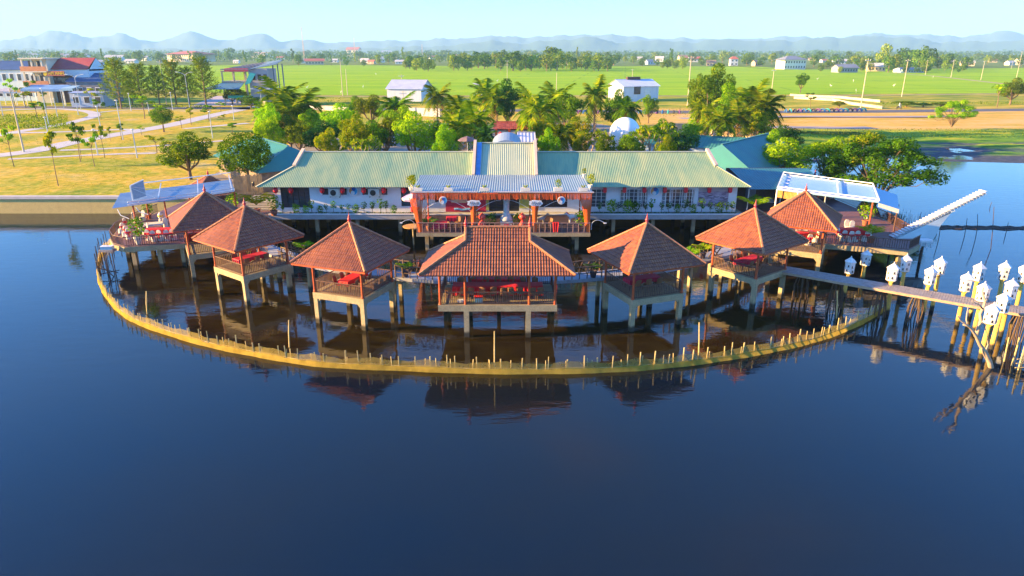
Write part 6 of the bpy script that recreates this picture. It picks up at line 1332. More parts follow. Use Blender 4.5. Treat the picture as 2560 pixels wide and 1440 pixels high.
EX = [('broad', 5, L_bright, 675, 290, 105, 95), ('broad', 1, L_olive, 720, 285, 118, 90), ('broad', 4, L_bright, 775, 272, 126, 95), ('broad', 5, L_yellow, 820, 318, 94, 80), ('broad', 1, L_green, 930, 300, 104, 100), ('broad', 5, L_bright, 1000, 262, 130, 90), ('broad', 4, L_bright, 1110, 310, 96, 85), ('broad', 5, L_yellow, 1360, 296, 108, 70),
    ('broad', 1, L_bright, 1375, 318, 92, 70), ('broad', 1, L_olive, 1510, 335, 90, 70), ('broad', 5, L_green, 1655, 296, 118, 80), ('broad', 1, L_yellow, 1665, 335, 90, 70), ('broad', 4, L_bright, 1730, 300, 118, 70), ('broad', 5, L_yellow, 1775, 268, 126, 80), ('broad', 4, L_yellow, 1900, 268, 122, 90), ('broad', 5, L_bright, 1930, 322, 96, 80)]
for i, a in enumerate(EX): tpx(a[0], a[1], a[2], a[3], a[4], a[5], a[6], 'leafy filler tree in the garden belt, %s counted from the left side house' % (nth(i) if i < 20 else 'far ' + ORD[i - 20]), GY)
tpx('broad', 5, L_bright, 2095, 340, 90, 160, 'bright green lakeside tree between the yellow-green one and the spreading one', z=1)
b = atY(2165, 470, 84); tree('umbrella', 8, L_green, b.x + 1.5, 84, 10.0, 14.5, 'wide spreading lakeside tree overhanging the water at the right', z=0)
tree('umbrella', 9, L_yellow, b.x + 2.5, 88.5, 9.9, 12, 'yellow-tipped tree just behind the wide spreading lakeside tree', z=0)
GS = 'staked young trees in the park'
for i, a in enumerate(((12, 318, 417, 50), (117, 332, 465, 55), (183, 314, 405, 50), (221, 335, 417, 45), (246, 312, 395, 36), (297, 310, 350, 34), (350, 314, 337, 24), (385, 338, 382, 50), (85, 255, 295, 48), (107, 258, 300, 30), (226, 220, 270, 38), (243, 248, 300, 34), (352, 238, 297, 62), (472, 270, 312, 36), (517, 262, 303, 48), (549, 255, 280, 34), (556, 286, 305, 26), (578, 308, 335, 48), (22, 196, 268, 40), (56, 228, 270, 44), (68, 203, 262, 40), (107, 228, 262, 30), (450, 290, 320, 34), (185, 305, 398, 30), (398, 262, 300, 30), (270, 318, 352, 20))):
    lm = (L_bright, L_yellow, L_green)[i % 3]; tb('sapling', 30 + i % 4, lm, a[0], a[1], a[2], a[3], 'slender young park tree, %s counted along the near lawns from the left quay' % nth(i) if i < 8 else 'slender young park tree, %s counted along the farther lawns and road' % nth(i - 8), GS)
for i, a in enumerate(((283, 156, 272, 92), (340, 166, 262, 80), (385, 172, 262, 60), (425, 158, 262, 78), (500, 152, 268, 84), (462, 175, 262, 60), (318, 185, 262, 55))):
    tb('casuarina', 40 + i % 2, L_olive, a[0], a[1], a[2], a[3], 'feathery casuarina before the rice field, %s in a row of seven' % ['first', 'fourth', 'fifth', 'sixth', 'seventh', 'a thin one', 'the smallest'][i], 'feathery casuarinas at the park edge')
for a in (('broad', 4, L_yellow, 600, 225, 262, 60, 'yellow-green shrub under the blue awning of the unfinished building'), ('broad', 5, L_deep, 575, 215, 262, 60, 'dark tree under the blue awning of the unfinished building'), ('broad', 1, L_green, 625, 238, 272, 80, 'green tree at the foot of the unfinished building'), ('broad', 4, L_green, 2007, 182, 232, 42, 'lone small tree standing in the rice field right of the pole'), ('umbrella', 8, L_bright, 2395, 238, 318, 110, 'thin flat-topped tree alone on the orange sand'), ('broad', 1, L_olive, 2540, 194, 262, 75, 'olive tree at the right edge beside the road'), ('sapling', 31, L_bright, 2505, 212, 268, 60, 'slender tree left of the olive one at the right edge'), ('sapling', 32, L_deep, 2030, 232, 272, 32, 'small dark tree by the white canal wall'), ('sapling', 30, L_yellow, 1962, 238, 268, 16, 'tiny propped tree by the road'), ('broad', 4, L_olive, 2100, 252, 268, 50, 'bush growing against the canal wall'), ('broad', 5, L_olive, 2268, 252, 268, 70, 'bush beside the motorbike on the road'), ('broad', 4, L_deep, 2310, 256, 268, 50, 'darker bush right of the motorbike'), ('broad', 5, L_olive, 2355, 254, 268, 56, 'third roadside bush right of the motorbike')):
    tb(*a)
# low scrub in the left park and along the quay: nobody could count it
m = MB(); rg = random.Random(31)
for (x0, x1, y0, y1, n_, s) in ((-30, 170, 286, 322, 2600, .5), (240, 520, 264, 270, 900, .5), (560, 1500, 244, 262, 1800, .5), (2200, 2560, 255, 262, 700, .45), (100, 380, 385, 470, 700, .16), (0, 400, 345, 380, 500, .18), (1990, 2560, 322, 345, 1500, .3), (1650, 1950, 268, 292, 500, .4)):
    for _ in range(n_):
        p = at(rg.uniform(x0, x1), rg.uniform(y0, y1), GZ); a = rg.uniform(0, 6.28); leaf_quad(m, p, (math.cos(a) * .7, math.sin(a) * .7, 1), (math.sin(a), -math.cos(a), .3), rg.uniform(.5, 1.3) * s, s * .45)
tag(m.build('scrub', L_olive), 'rough low scrub and weeds in the park and by the road', 'scrub', kind='stuff')
# ---------------------------------------------------------------- poles, lamps, wires, masts
def pole(px, top, base, lab, name='power_pole', cat='pole', rad=.16, mat=None, arm=True, grp='concrete power poles'):
    b = at(px, base, GZ); t_ = atY(px, top, b.y); r = empty(name, b, .3, lab, cat, grp); h = t_.z - GZ; m = MB(); m.tube([(0, 0, -.2), (0, 0, h)], [rad, rad * .6], 7); m.build('shaft', mat or CONCP, r)
    if arm: m = MB(); m.bar((-1, 0, h - .6), (1, 0, h - .6), .12); [m.tube([(k, 0, h - .55), (k, 0, h - .3)], .06, 5) for k in (-.9, 0, .9)]; m.build('cross_arm', METAL, r)
    return Vector((b.x, b.y, GZ + h - .4))
CONCP = pbr('pole_concrete', (.55, .47, .36), (.42, .36, .27), 1.5)
tops = {}
for i, a in enumerate(((60, 222, 380, 'stout leaning grey pole beside the wide park path'), (417, 150, 262, 'power pole among the casuarinas'), (857, 148, 240, 'power pole in front of the left rice field, carrying a lamp'), (869, 172, 238, 'thinner pole just right of the left field pole'), (1006, 186, 244, 'pole in front of the left warehouse'), (1010, 228, 290, 'short pole among the trees left of centre'), (1268, 150, 205, 'pole near the pale path into the field'), (1391, 182, 225, 'pole behind the high palms right of centre'), (1580, 172, 205, 'short pole behind the white warehouse roof'), (1718, 140, 268, 'tall yellow pole with a red tip before the field'),
                       (1928, 172, 237, 'thin pole at the near edge of the right field'), (2151, 146, 272, 'stoutest pole, leaning, beside the canal wall'), (2254, 148, 242, 'pole at the near edge of the right field, by the bend'), (2313, 150, 187, 'field pole left of the red dot, first of four'), (2377, 150, 194, 'field pole, second of four along the track'), (2452, 152, 200, 'field pole, third of four along the track'), (2541, 128, 194, 'field pole, tallest at the right edge'), (2528, 146, 172, 'white far pole left of the tallest right edge pole'))):
    tops[i] = pole(a[0], a[1], a[2], a[3], arm=i not in (3, 7), mat=YPOLE2 if False else None)
def wire(a, b, lab, sag=2.0):
    m = MB(); m.tube([a.lerp(b, t / 12) - Vector((0, 0, sag * math.sin(math.pi * t / 12))) for t in range(13)], .035, 3); tag(m.build('power_wire', DSTAKE), lab, 'wire', 'wires across the rice field')
wire(tops[1], tops[2], 'sagging wire between the casuarinas and the left field pole'); wire(tops[2], tops[6], 'long wire from the left field pole towards the centre', 3); wire(tops[9], tops[11], 'long wire between the tall yellow pole and the stoutest pole', 3); wire(tops[11], tops[12], 'wire from the stoutest pole to the bend'); wire(tops[12], tops[13], 'wire from the bend to the first track pole'); wire(tops[13], tops[14], 'wire between the first two track poles'); wire(tops[14], tops[15], 'wire between the second and third track poles'); wire(tops[15], tops[16], 'wire to the tallest right edge pole')
def lamp(px, top, base, arms, lab):
    b = at(px, base, GZ); t_ = atY(px, top, b.y); r = empty('street_lamp', b, 0, lab, 'street lamp', 'park and road lamps'); h = t_.z - GZ; m = MB(); m.tube([(0, 0, -.2), (0, 0, h - (.8 if arms else 0))], [.11, .07], 7); m.build('pole', METAL, r)
    if arms:
        for s in (-1, 1): m = MB(); m.tube([(0, 0, h - .9), (s * .8, 0, h - .35), (s * 2.2, 0, h)], .06, 5); m.build('arm', METAL, r); m = MB(); m.box(s * 2.4, 0, h, .9, .3, .14); m.build('lamp_head', WHITE, r)
    else: m = MB(); m.lathe([(.09, 0), (.28, .12), (.24, .2), (.02, .24)], 0, 0, 8, 0, h - .05); m.build('lamp_head', WHITE, r)
for a in ((202, 186, 272, 1, 'twin-armed street lamp before the dark blue shop roof'), (474, 180, 268, 1, 'twin-armed street lamp among the casuarinas'), (656, 222, 275, 1, 'twin-armed street lamp right of the unfinished building'), (122, 222, 312, 0, 'post lamp at the left bend of the park path'), (160, 226, 270, 0, 'post lamp in front of the blue awning shop'), (308, 252, 350, 0, 'tall post lamp standing right of the path bend'), (254, 268, 332, 0, 'post lamp left of the tall one near the bend'), (328, 234, 278, 0, 'post lamp near the road, before the second casuarina'), (119, 294, 330, 0, 'short post lamp on the scrub by the left path'), (144, 248, 293, 0, 'short post lamp left of the round path end'), (196, 238, 287, 0, 'short post lamp at the round path end'), (245, 325, 388, 0, 'post lamp on the near side of the wide path'), (343, 325, 395, 0, 'thin post lamp right of the wide path, nearest the quay'), (432, 232, 275, 0, 'post lamp before the sixth casuarina'), (532, 280, 345, 0, 'post lamp left of the olive-green broad tree'), (373, 258, 282, 0, 'short post lamp by the road'), (8, 225, 290, 0, 'post lamp cut by the left edge'), (585, 265, 300, 0, 'post lamp near the paved square')): lamp(*a)
def mast(px, top, base, lab):
    b = at(px, base, GZ); h = atY(px, top, b.y).z - GZ; r = empty('radio_mast', b, 0, lab, 'mast'); w_ = 1.6; m = MB()
    for a in range(3): m.tube([(w_ * math.cos(a * 2.09), w_ * math.sin(a * 2.09), 0), (w_ * .4 * math.cos(a * 2.09), w_ * .4 * math.sin(a * 2.09), h)], .22, 4)
    n = int(h / 4)
    for i in range(n):
        k, k2 = w_ * (1 - .6 * i / n), w_ * (1 - .6 * (i + 1) / n)
        for a in range(3): m.tube([(k * math.cos(a * 2.09), k * math.sin(a * 2.09), h * i / n), (k2 * math.cos(a * 2.09 + 2.09), k2 * math.sin(a * 2.09 + 2.09), h * (i + 1) / n)], .12, 3)
    m.build('lattice', pbr('mast_red_white', (.50, .22, .18), (.55, .52, .50), .08), r); m = MB(); [m.box(1.0 * math.cos(a * 2.09), 1.0 * math.sin(a * 2.09), h - 2 - a, .5, .5, 2.6) for a in range(3)]; m.build('antenna_panel', METAL, r)
mast(761, 67, 150, 'tall thin radio mast on the skyline left of centre'); mast(888, 94, 148, 'shorter radio mast behind the pink building'); mast(1056, 110, 145, 'faint thin mast between the pink building and the centre')
# ---------------------------------------------------------------- sheds, dome, gate behind the hall
def big_house(name, px0, px1, base, eave_y, ridge_y, depth, wallm, roofm, lab, rot=0, wins=(), door=None, cat='building', hip=0.0, storeys=1, grp=None):
    a, b = at(px0, base, GZ), at(px1, base, GZ); Y = a.y; ze, zr = atY(px0, eave_y, Y).z, atY(px0, ridge_y, Y + depth / 2).z; W = b.x - a.x
    r, L = gable_house(name, (a.x, Y + depth / 2), (b.x, Y + depth / 2), depth / 2, ze, zr, wallm, roofm, lab, cat, hip=hip, over=.4, corr=W < 60 and not hip)
    if grp: r['group'] = grp
    for i in range(wins[0] if wins else 0):
        for s in range(storeys):
            x = L * (i + .5) / wins[0]; z = (ze - GZ) * (s + .5) / storeys; w2, h2 = L / wins[0] * .28, (ze - GZ) / storeys * .24
            m = MB(); y = -depth / 2 - .03; m.bb(x - w2, x + w2, y - .03, y, z - h2, z + h2); f = m.build('window', WHITE if wins[1] == 'w' else BLACKP, r); m = MB(); m.bb(x - w2 * .85, x + w2 * .85, y - .045, y - .032, z - h2 * .85, z + h2 * .85); m.build('pane', GLASS, f)
    return r
PALEW = pbr('pale_metal_wall', (.62, .66, .74), (.50, .55, .66), .5, .6, stretch=(3, 3, .3))
SILV = pbr('silver_roof', (.50, .54, .66), (.40, .44, .58), .4, .4)
r = gable_house('warehouse', (at(985, 250, GZ).x, at(985, 250, GZ).y), (at(1048, 262, GZ).x, at(1048, 262, GZ).y + 22), 7.2, 6.3, 9.0, PALEW, SILV, 'metal warehouse with a silver-blue roof in front of the left rice field', 'warehouse')[0]
r = gable_house('warehouse', (at(1535, 250, GZ).x, 250), (at(1625, 250, GZ).x, 254), 6.0, 7.2, 9.2, PALEW, pbr('pale_blue_roof', (.60, .66, .80), (.48, .56, .72), .4, .4), 'white metal warehouse with a pale blue roof before the middle of the rice field', 'warehouse')[0]
m = MB(); m.bb(4, 9, -.6, .6, 7.1, 8.0); m.build('roof_vent', DARKW, r); m = MB(); m.bb(4.0, 6.5, -6.08, -6.02, 2.4, 5.2); m.build('window', GLASS, r); m = MB(); m.bb(8, 10.5, -6.08, -6.02, 0, 4.2); m.build('door', METAL, r)
def dome():
    p = atY(1562, 333, 104); r = empty('white_dome', (p.x, 104, GZ), 0, 'smooth white dome tent rising behind the trees of the right wing', 'dome'); m = MB(); rr = 36 / F * 108; zc = p.z - GZ
    m.lathe([(rr, 0), (rr, zc)] + [(rr * math.cos(k * .131), zc + rr * 1.02 * math.sin(k * .131)) for k in range(1, 12)] + [(.01, zc + rr * 1.02)], 0, 0, 28); m.build('shell', pbr('dome_white', (.88, .88, .86), (.84, .84, .83), 1, .45), r, smooth=True)
    m = MB(); m.bb(-.7, .7, -rr - .05, -rr + .3, 0, 2.1); m.build('door', DARKW, r)
dome()
def gate():
    a, b = atY(1233, 322, 128), atY(1345, 322, 128); r = empty('gate_house', (a.x, 128, GZ), 0, 'courtyard gate with a dark red tile roof behind the raised bay', 'gate'); L = b.x - a.x; z = a.z - GZ; zr = atY(1233, 305, 130).z - GZ; m = MB(); tile_slope(m, (0, -.6, z), (L, -.6, z), (L, 2, zr), (0, 2, zr), tw=.35, th=.4, sub=3); tile_slope(m, (L, 4.6, z), (0, 4.6, z), (0, 2, zr), (L, 2, zr), tw=.35, th=.4, sub=3); m.build('roof', TILE2, r)
    m = MB(); m.bar((0, 2, zr + .05), (L, 2, zr + .05), .3, .2); m.build('ridge_cap', TILE2, r)
    for x in (.5, L * .36, L * .64, L - .5): m = MB(); m.bb(x - .2, x + .2, 1.8, 2.2, 0, z + .2); m.build('post', REDW, r)
    m = MB(); m.bb(.7, L - .7, 1.9, 2.1, z - .5, z); m.build('beam', DARKW, r); lantern(a.x + 1.4, 127.5, GZ + z - .5, 2.0, 'single red lantern hanging under the courtyard gate roof', 'lantern of the gate')
gate()
def vault():
    c0 = atY(1266, 360, 84.5); r = empty('vault_roof', (c0.x, 84.5, GZ), 0, 'grey-blue arched metal canopy showing just behind the raised bay ridge', 'canopy'); rr = 39 / F * 84; zt = atY(1266, 343, 84.5).z - GZ; m = MB(); n = 16; H = 1.15
    P = [(-rr * math.cos(math.pi * i / n), zt - .35 - H * 1.2 + H * 1.2 * math.sin(math.pi * i / n)) for i in range(n + 1)]; m.add([(x, y, z) for y in (0, 9) for x, z in P], [(i, i + 1, n + 2 + i, n + 1 + i) for i in range(n)]); m.add([(x, 0, z) for x, z in P], [tuple(range(n + 1))]); m.build('roof_sheet', pbr('vault_metal', (.20, .26, .35), (.28, .34, .42), 1.5, .5, stretch=(4, 1, 1)), r)
    for x in (-rr * .95, rr * .95):
        for y in (.1, 8.8): m = MB(); m.tube([(x, y, 0), (x, y, zt - .35 - H * 1.2)], .08, 6); m.build('post', METAL, r)
vault()
r = gable_house('white_annex', (atY(1302, 340, 98).x, 100), (atY(1330, 340, 98).x, 100), 3, 6.4, 7.2, WALLW, SILV, 'small white annex with dark louvres right behind the raised bay', 'building')[0]
m = MB(); [m.bb(.6, 1.7, -3.06, -3.01, 1.6 + k * .4, 1.85 + k * .4) for k in range(7)]; m.build('louvre', BLACKP, r)
def bwall(pts, h, lab, mat, z=GZ, th=.25):
    P = [at(a, b_, z) for a, b_ in pts]; r = empty('boundary_wall', P[0], 0, lab, 'wall'); m = MB()
    for a, b_ in zip(P, P[1:]): m.bar(a - P[0] + Vector((0, 0, h / 2)), b_ - P[0] + Vector((0, 0, h / 2)), th, h)
    m.build('wall_face', mat, r)
    m = MB(); [m.bar(a - P[0] + Vector((0, 0, h + .06)), b_ - P[0] + Vector((0, 0, h + .06)), th + .12, .1) for a, b_ in zip(P, P[1:])]; m.build('coping', mat, r)
bwall([(1660, 332), (1770, 336), (1800, 352), (1880, 372)], 1.9, 'sunlit beige garden wall behind the low teal shed', pbr('beige_wall', (.62, .48, .33), (.48, .38, .27), .6))
bwall([(1985, 247), (2080, 252), (2130, 262), (2205, 272)], .7, 'low white canal wall running down to the road, front', pbr('white_concrete', (.60, .54, .42), (.46, .40, .30), .5)); bwall([(1975, 240), (2100, 246), (2200, 256)], .7, 'low white canal wall running down to the road, rear', MATS['white_concrete'])
bwall([(640, 262), (760, 272), (900, 282)], 1.2, 'grey roadside wall behind the left palms', pbr('grey_wall', (.42, .40, .40), (.34, .32, .32), .8)); bwall([(1000, 288), (1100, 292)], 2.0, 'pale garden wall behind the largest bright tree', pbr('pale_wall', (.52, .52, .56), (.44, .44, .48), .8))
parasol((atY(1168, 345, 92).x, 92, GZ), 1.3, atY(1168, 340, 92).z - GZ, [pbr('dark_straw', (.16, .10, .12)), pbr('dark_straw2', (.24, .16, .15))], 'dark straw parasol under the golden palms left of the raised bay', val=.05)
# ---------------------------------------------------------------- buildings on the left
CRE = pbr('cream_wall', (.80, .70, .52), (.70, .62, .46), .4, .8); BLW = pbr('blue_white_wall', (.60, .72, .80), (.52, .64, .74), .3, .8); BLR = pbr('blue_roof', (.06, .11, .24), (.04, .08, .18), .3, .5); RDR = pbr('red_roof', (.42, .08, .06), (.34, .05, .06), .3, .6); ORB = pbr('orange_balustrade', (.72, .28, .12), (.60, .22, .10), 1)
big_house('town_house', -40, 108, 252, 173, 152, 12, BLW, BLR, 'wide white house with a dark blue roof at the far left', wins=(8, 'w'), storeys=2, hip=3, cat='house')
def shop_house():
    a = at(75, 258, GZ); Y = a.y; k = Y * _c / F; r = empty('shop_house', (a.x, Y, GZ), 0, 'cream three-storey shop house with orange balconies and a red roof', 'building')
    def zz(py): return atY(80, py, Y).z - GZ
    w1, w2 = 56 * k, 152 * k; zt, z3, z2 = zz(148), zz(178), zz(214)
    m = MB(); m.bb(2, w1, 1.5, 12, 0, zt); m.build('wall', CRE, r); m = MB(); m.bb(w1 + .003, w2, 3, 14, 0, z3 + .5); m.add([(w2, 3, z3), (w2, 14, z3), (w2, 8.5, zt + .3)], [(0, 1, 2)]); m.build('side_wall', BLW, r)
    m = MB(); m.slab([(w1 + .2, 2.6, z3 + .6), (w2 - .1, 2.6, z3 + .6), (w2 - .1, 8.5, zt + .4), (w1 + .2, 8.5, zt + .4)], .15); m.slab([(w2 - .1, 14.4, z3 + .6), (w1 + .2, 14.4, z3 + .6), (w1 + .2, 8.5, zt + .4), (w2 - .1, 8.5, zt + .4)], .15); m.build('roof', RDR, r)
    for z, d in ((z3, 0), (z2, 1)):
        m = MB(); m.bb(-.3, w1 + 1, -.9, 1.4, z - .35, z); b = m.build('balcony', CRE, r); m = MB(); m.bb(-.2, w1 + .9, -.9, -.75, z + .003, z + 1.5); m.bb(-.2, -.05, -.7, 1.4, z + .003, z + 1.5); m.build('balustrade', ORB, b)
        for x in (0.5, w1 * .5, w1 - .4): m = MB(); m.bb(x - .25, x + .25, -.6, -.2, z + .004, (zt if d == 0 else z3 - .36)); m.build('column', CRE, b)
        for x in (w1 * .3, w1 * .7): m = MB(); m.bb(x - .9, x + .9, 1.42, 1.495, z + .3, z + 3.2); m.build('window', GLASS, r)
    m = MB(); m.bb(-.3, w1 + .6, -1, 12, zt, zt + .4); m.build('roof_slab', CRE, r)
    m = MB(); m.bb(w1 + .5, w1 + 7, -.6, 2.9, z2 + .2, z2 + .5); m.bb(w1 + .5, w1 + 7, 2.8, 2.95, 0, z3 - 1.4); m.build('terrace_front', DARKW, r)
    s = empty('shop_sign', (a.x + w1 + 3.0, Y - .75, GZ + z3 - .7), 0, 'red shop sign with yellow capitals on the cream shop house', 'sign'); m = MB(); m.bb(-3.2, 3.7, 0, .2, -.75, .75); m.build('board', pbr('sign_red', (.62, .16, .10)), s); m = MB(); m.bb(-3.9, -3.2, -.02, .2, -1, .8); m.build('side_panel', BLACKP, s)
    text_mesh('lettering', 'TAM ANH', 1.35, pbr('sign_yellow', (.85, .55, .02)), s, (.55, -.03, .02), (R(90), 0, 0), .02); m = MB(); m.add([(-2.75 + .55 * math.cos(t * .524), -.03, -.15 + .7 * math.sin(t * .524)) for t in range(12)], [tuple(range(12))]); m.build('emblem', MATS['sign_yellow'], s)
    m = MB(); m.bb(w1 + .5, w1 + 6.8, 2.72, 2.78, z2 + .6, z3 - 2.2); m.build('shopfront', GLASS, r)
shop_house()
r = big_house('dark_shed', 176, 262, 258, 204, 183, 12, pbr('dark_shop_wall', (.12, .13, .18), (.20, .22, .28), .6), BLR, 'long dark blue roofed shop beside the red-roofed shop house', wins=(4, 'w'), cat='shop')
def awn(px0, px1, yb, yt, Y, lab, mat, posts=4):
    a, b, c = atY(px0, yb, Y), atY(px1, yb, Y), atY(px1, yt, Y + 4); r = empty('shop_awning', (a.x, Y, GZ), 0, lab, 'awning'); L = b.x - a.x; z0, z1 = a.z - GZ, c.z - GZ; m = MB(); m.slab([(0, 0, z0), (L, 0, z0), (L, 4.5, z1), (1.0, 4.5, z1)], .1); m.bb(0, L, -.05, 0, z0 - .7, z0 - .003); m.build('canopy', mat, r)
    for i in range(posts): m = MB(); m.tube([(.2 + (L - .4) * i / (posts - 1), .1, 0), (.2 + (L - .4) * i / (posts - 1), .1, z0)], .1, 6); m.build('post', METAL, r)
awn(50, 158, 223, 212, 226, 'wide blue awning in front of the cream shop house', pbr('blue_tarp', (.10, .24, .48), (.16, .34, .60), .5)); awn(152, 181, 221, 214, 225, 'short light blue awning right of the wide blue one', pbr('light_tarp', (.30, .52, .68)), 2); awn(-20, 34, 228, 220, 228, 'faded awning at the left edge', pbr('grey_tarp', (.45, .44, .50)), 3); awn(34, 88, 226, 218, 227, 'yellowish awning left of the wide blue one', pbr('orange_tarp', (.62, .36, .10)), 3)
r = big_house('low_house', 180, 262, 268, 232, 228, 6, pbr('pale_block', (.44, .52, .62), (.36, .43, .52), .7), SILV, 'low pale blue house in front of the dark blue shop', wins=(3, 'w'), cat='house')
def unfinished():
    a = at(565, 262, GZ); Y = a.y; k = Y * _c / F; r = empty('unfinished_building', (a.x, Y, GZ), 0, 'unfinished concrete building with sloping steel roof frames before the field', 'building')
    def zz(py, y=0): return atY(600, py, Y + y).z - GZ
    W = 120 * k; 
    for x in (0, .25, .5):
        for y in (0, 9): m = MB(); m.bar((W * x, y, 0), (W * x, y, zz(178)), .35); m.build('column', CONCP, r)
    m = MB(); m.bb(-.3, W * .56, -.3, 9.3, zz(206), zz(203)); m.build('floor_slab', CONCP, r); m = MB(); m.bb(-.3, W * .56, -.3, 9.3, zz(180), zz(177)); m.build('floor_slab', CONCP, r)
    m = MB(); m.bb(W * .56, W * .95, 0, 9, 0, zz(172)); m.build('wall', pbr('raw_wall', (.30, .32, .42), (.42, .36, .34), .35), r); m = MB(); [m.bb(W * .62 + i * 1.9, W * .62 + 1.1 + i * 1.9, -.06, -.01, zz(200), zz(186)) for i in range(3)]; m.build('window', DARK, r)
    st = pbr('steel_frame', (.12, .15, .22), (.18, .20, .26)); m = MB(); P0, P1, P2, P3 = Vector((0, -1, zz(174))), Vector((W * .62, -1, zz(174))), Vector((W * 1.2, 5, zz(151, 5))), Vector((W * .45, 9, zz(160, 9)))
    for i in range(9): m.bar(P0.lerp(P1, i / 8), P3.lerp(P2, i / 8), .22)
    for i in range(6): m.bar(P0.lerp(P3, i / 5), P1.lerp(P2, i / 5), .22)
    m.build('roof_frame', st, r); m = MB(); m.slab([P1 + Vector((0, 0, .2)), P1.lerp(P2, .5) + Vector((3, 0, .2)), P2 + Vector((0, 0, .2)), P2.lerp(P3, .5) + Vector((0, 0, .2))], .12); m.build('roof_sheet', pbr('steel_blue_sheet', (.14, .26, .36), (.10, .18, .28)), r)
    m = MB(); m.bb(W * .08, W * .58, -1.05, -.9, zz(178), zz(171)); m.build('red_barrier', pbr('magenta_barrier', (.62, .03, .10)), r)
    for x in (1.0, 1.1, 1.2): m = MB(); m.bar((W * x, 4, 0), (W * x, 4, zz(160)), .3); m.build('steel_column', st, r)
    m = MB(); m.slab([(W * .48, -1.3, zz(212)), (W * .60, -1.3, zz(208)), (W * .74, -1.3, zz(184)), (W * .62, -1.3, zz(181))], .2); m.build('teal_sheet', pbr('teal_sheet', (.02, .42, .46)), r)
    m = MB(); m.slab([(-W * .25, -7, zz(223, -7)), (W * .5, -7, zz(222, -7)), (W * .45, 0, zz(206)), (0, 0, zz(206))], .15); m.build('lower_roof', pbr('lower_blue_roof', (.06, .20, .36), (.05, .16, .28)), r); m = MB(); m.bb(W * .3, W * .8, -9, -8.8, zz(246, -9), zz(239, -9)); m.build('green_hoarding', pbr('green_hoarding', (.02, .34, .20)), r)
unfinished()
# ---------------------------------------------------------------- village beyond the fields
def small_house(px, base, wpx, hpx, wm, rm, lab, rot=0.0, z=GZ, hip=False, storeys=1):
    b = at(px, base, GZ); dep = b.y * _c; w_, h = wpx / F * dep, hpx / F * dep; r = empty('village_house', b, rot, lab, 'house', 'houses of the village beyond the fields'); d = w_ * .7; e = h * (.58 if storeys == 1 else .72)
    m = MB(); m.add([(-w_ / 2, -d / 2, 0), (w_ / 2, -d / 2, 0), (w_ / 2, d / 2, 0), (-w_ / 2, d / 2, 0), (-w_ / 2, -d / 2, e), (w_ / 2, -d / 2, e), (w_ / 2, d / 2, e), (-w_ / 2, d / 2, e), (-w_ / 2 * (.4 if hip else 1), 0, h * .97), (w_ / 2 * (.4 if hip else 1), 0, h * .97)], [(0, 1, 5, 4), (2, 3, 7, 6), (1, 2, 6, 9, 5), (3, 0, 4, 8, 7)]); m.build('wall', wm, r)
    m = MB(); o = .06 * w_
    x1 = w_ / 2 * (.4 if hip else 1) + (0 if hip else o)
    for s in (-1, 1): P = [(-w_ / 2 - o, s * (d / 2 + o), e - .1), (w_ / 2 + o, s * (d / 2 + o), e - .1), (x1, 0, h), (-x1, 0, h)]; m.poly(P)
    if hip:
        for s in (-1, 1): m.poly([(s * (w_ / 2 + o), -d / 2 - o, e - .1), (s * (w_ / 2 + o), d / 2 + o, e - .1), (s * x1, 0, h)])
    m.build('roof', rm, r)
    if wpx >= 13:
        n = max(2, int(wpx / 7))
        for i in range(n):
            for s in range(storeys): x = -w_ / 2 + w_ * (i + .5) / n; zc = e * (s + .5) / storeys; m = MB(); m.bb(x - w_ / n * .2, x + w_ / n * .2, -d / 2 - .12, -d / 2 - .04, zc - e / storeys * .2, zc + e / storeys * .2); m.build('window', GLASS, r)
wms = [pbr('village_white', (.78, .76, .72), (.72, .70, .66), .1), pbr('village_cream', (.76, .62, .42), (.68, .56, .38), .1), pbr('village_blue', (.50, .62, .72), (.46, .58, .68), .1), pbr('village_tan', (.58, .44, .30), (.50, .38, .26), .1), pbr('village_barn', (.24, .28, .36), (.20, .24, .30), .1)]
rms = [pbr('village_red_roof', (.50, .14, .10), (.42, .10, .08), .1), pbr('village_grey_roof', (.22, .24, .32), (.18, .20, .26), .1), pbr('village_pale_roof', (.55, .52, .52), (.48, .46, .46), .1), pbr('village_brown_roof', (.40, .24, .18), (.32, .20, .15), .1)]
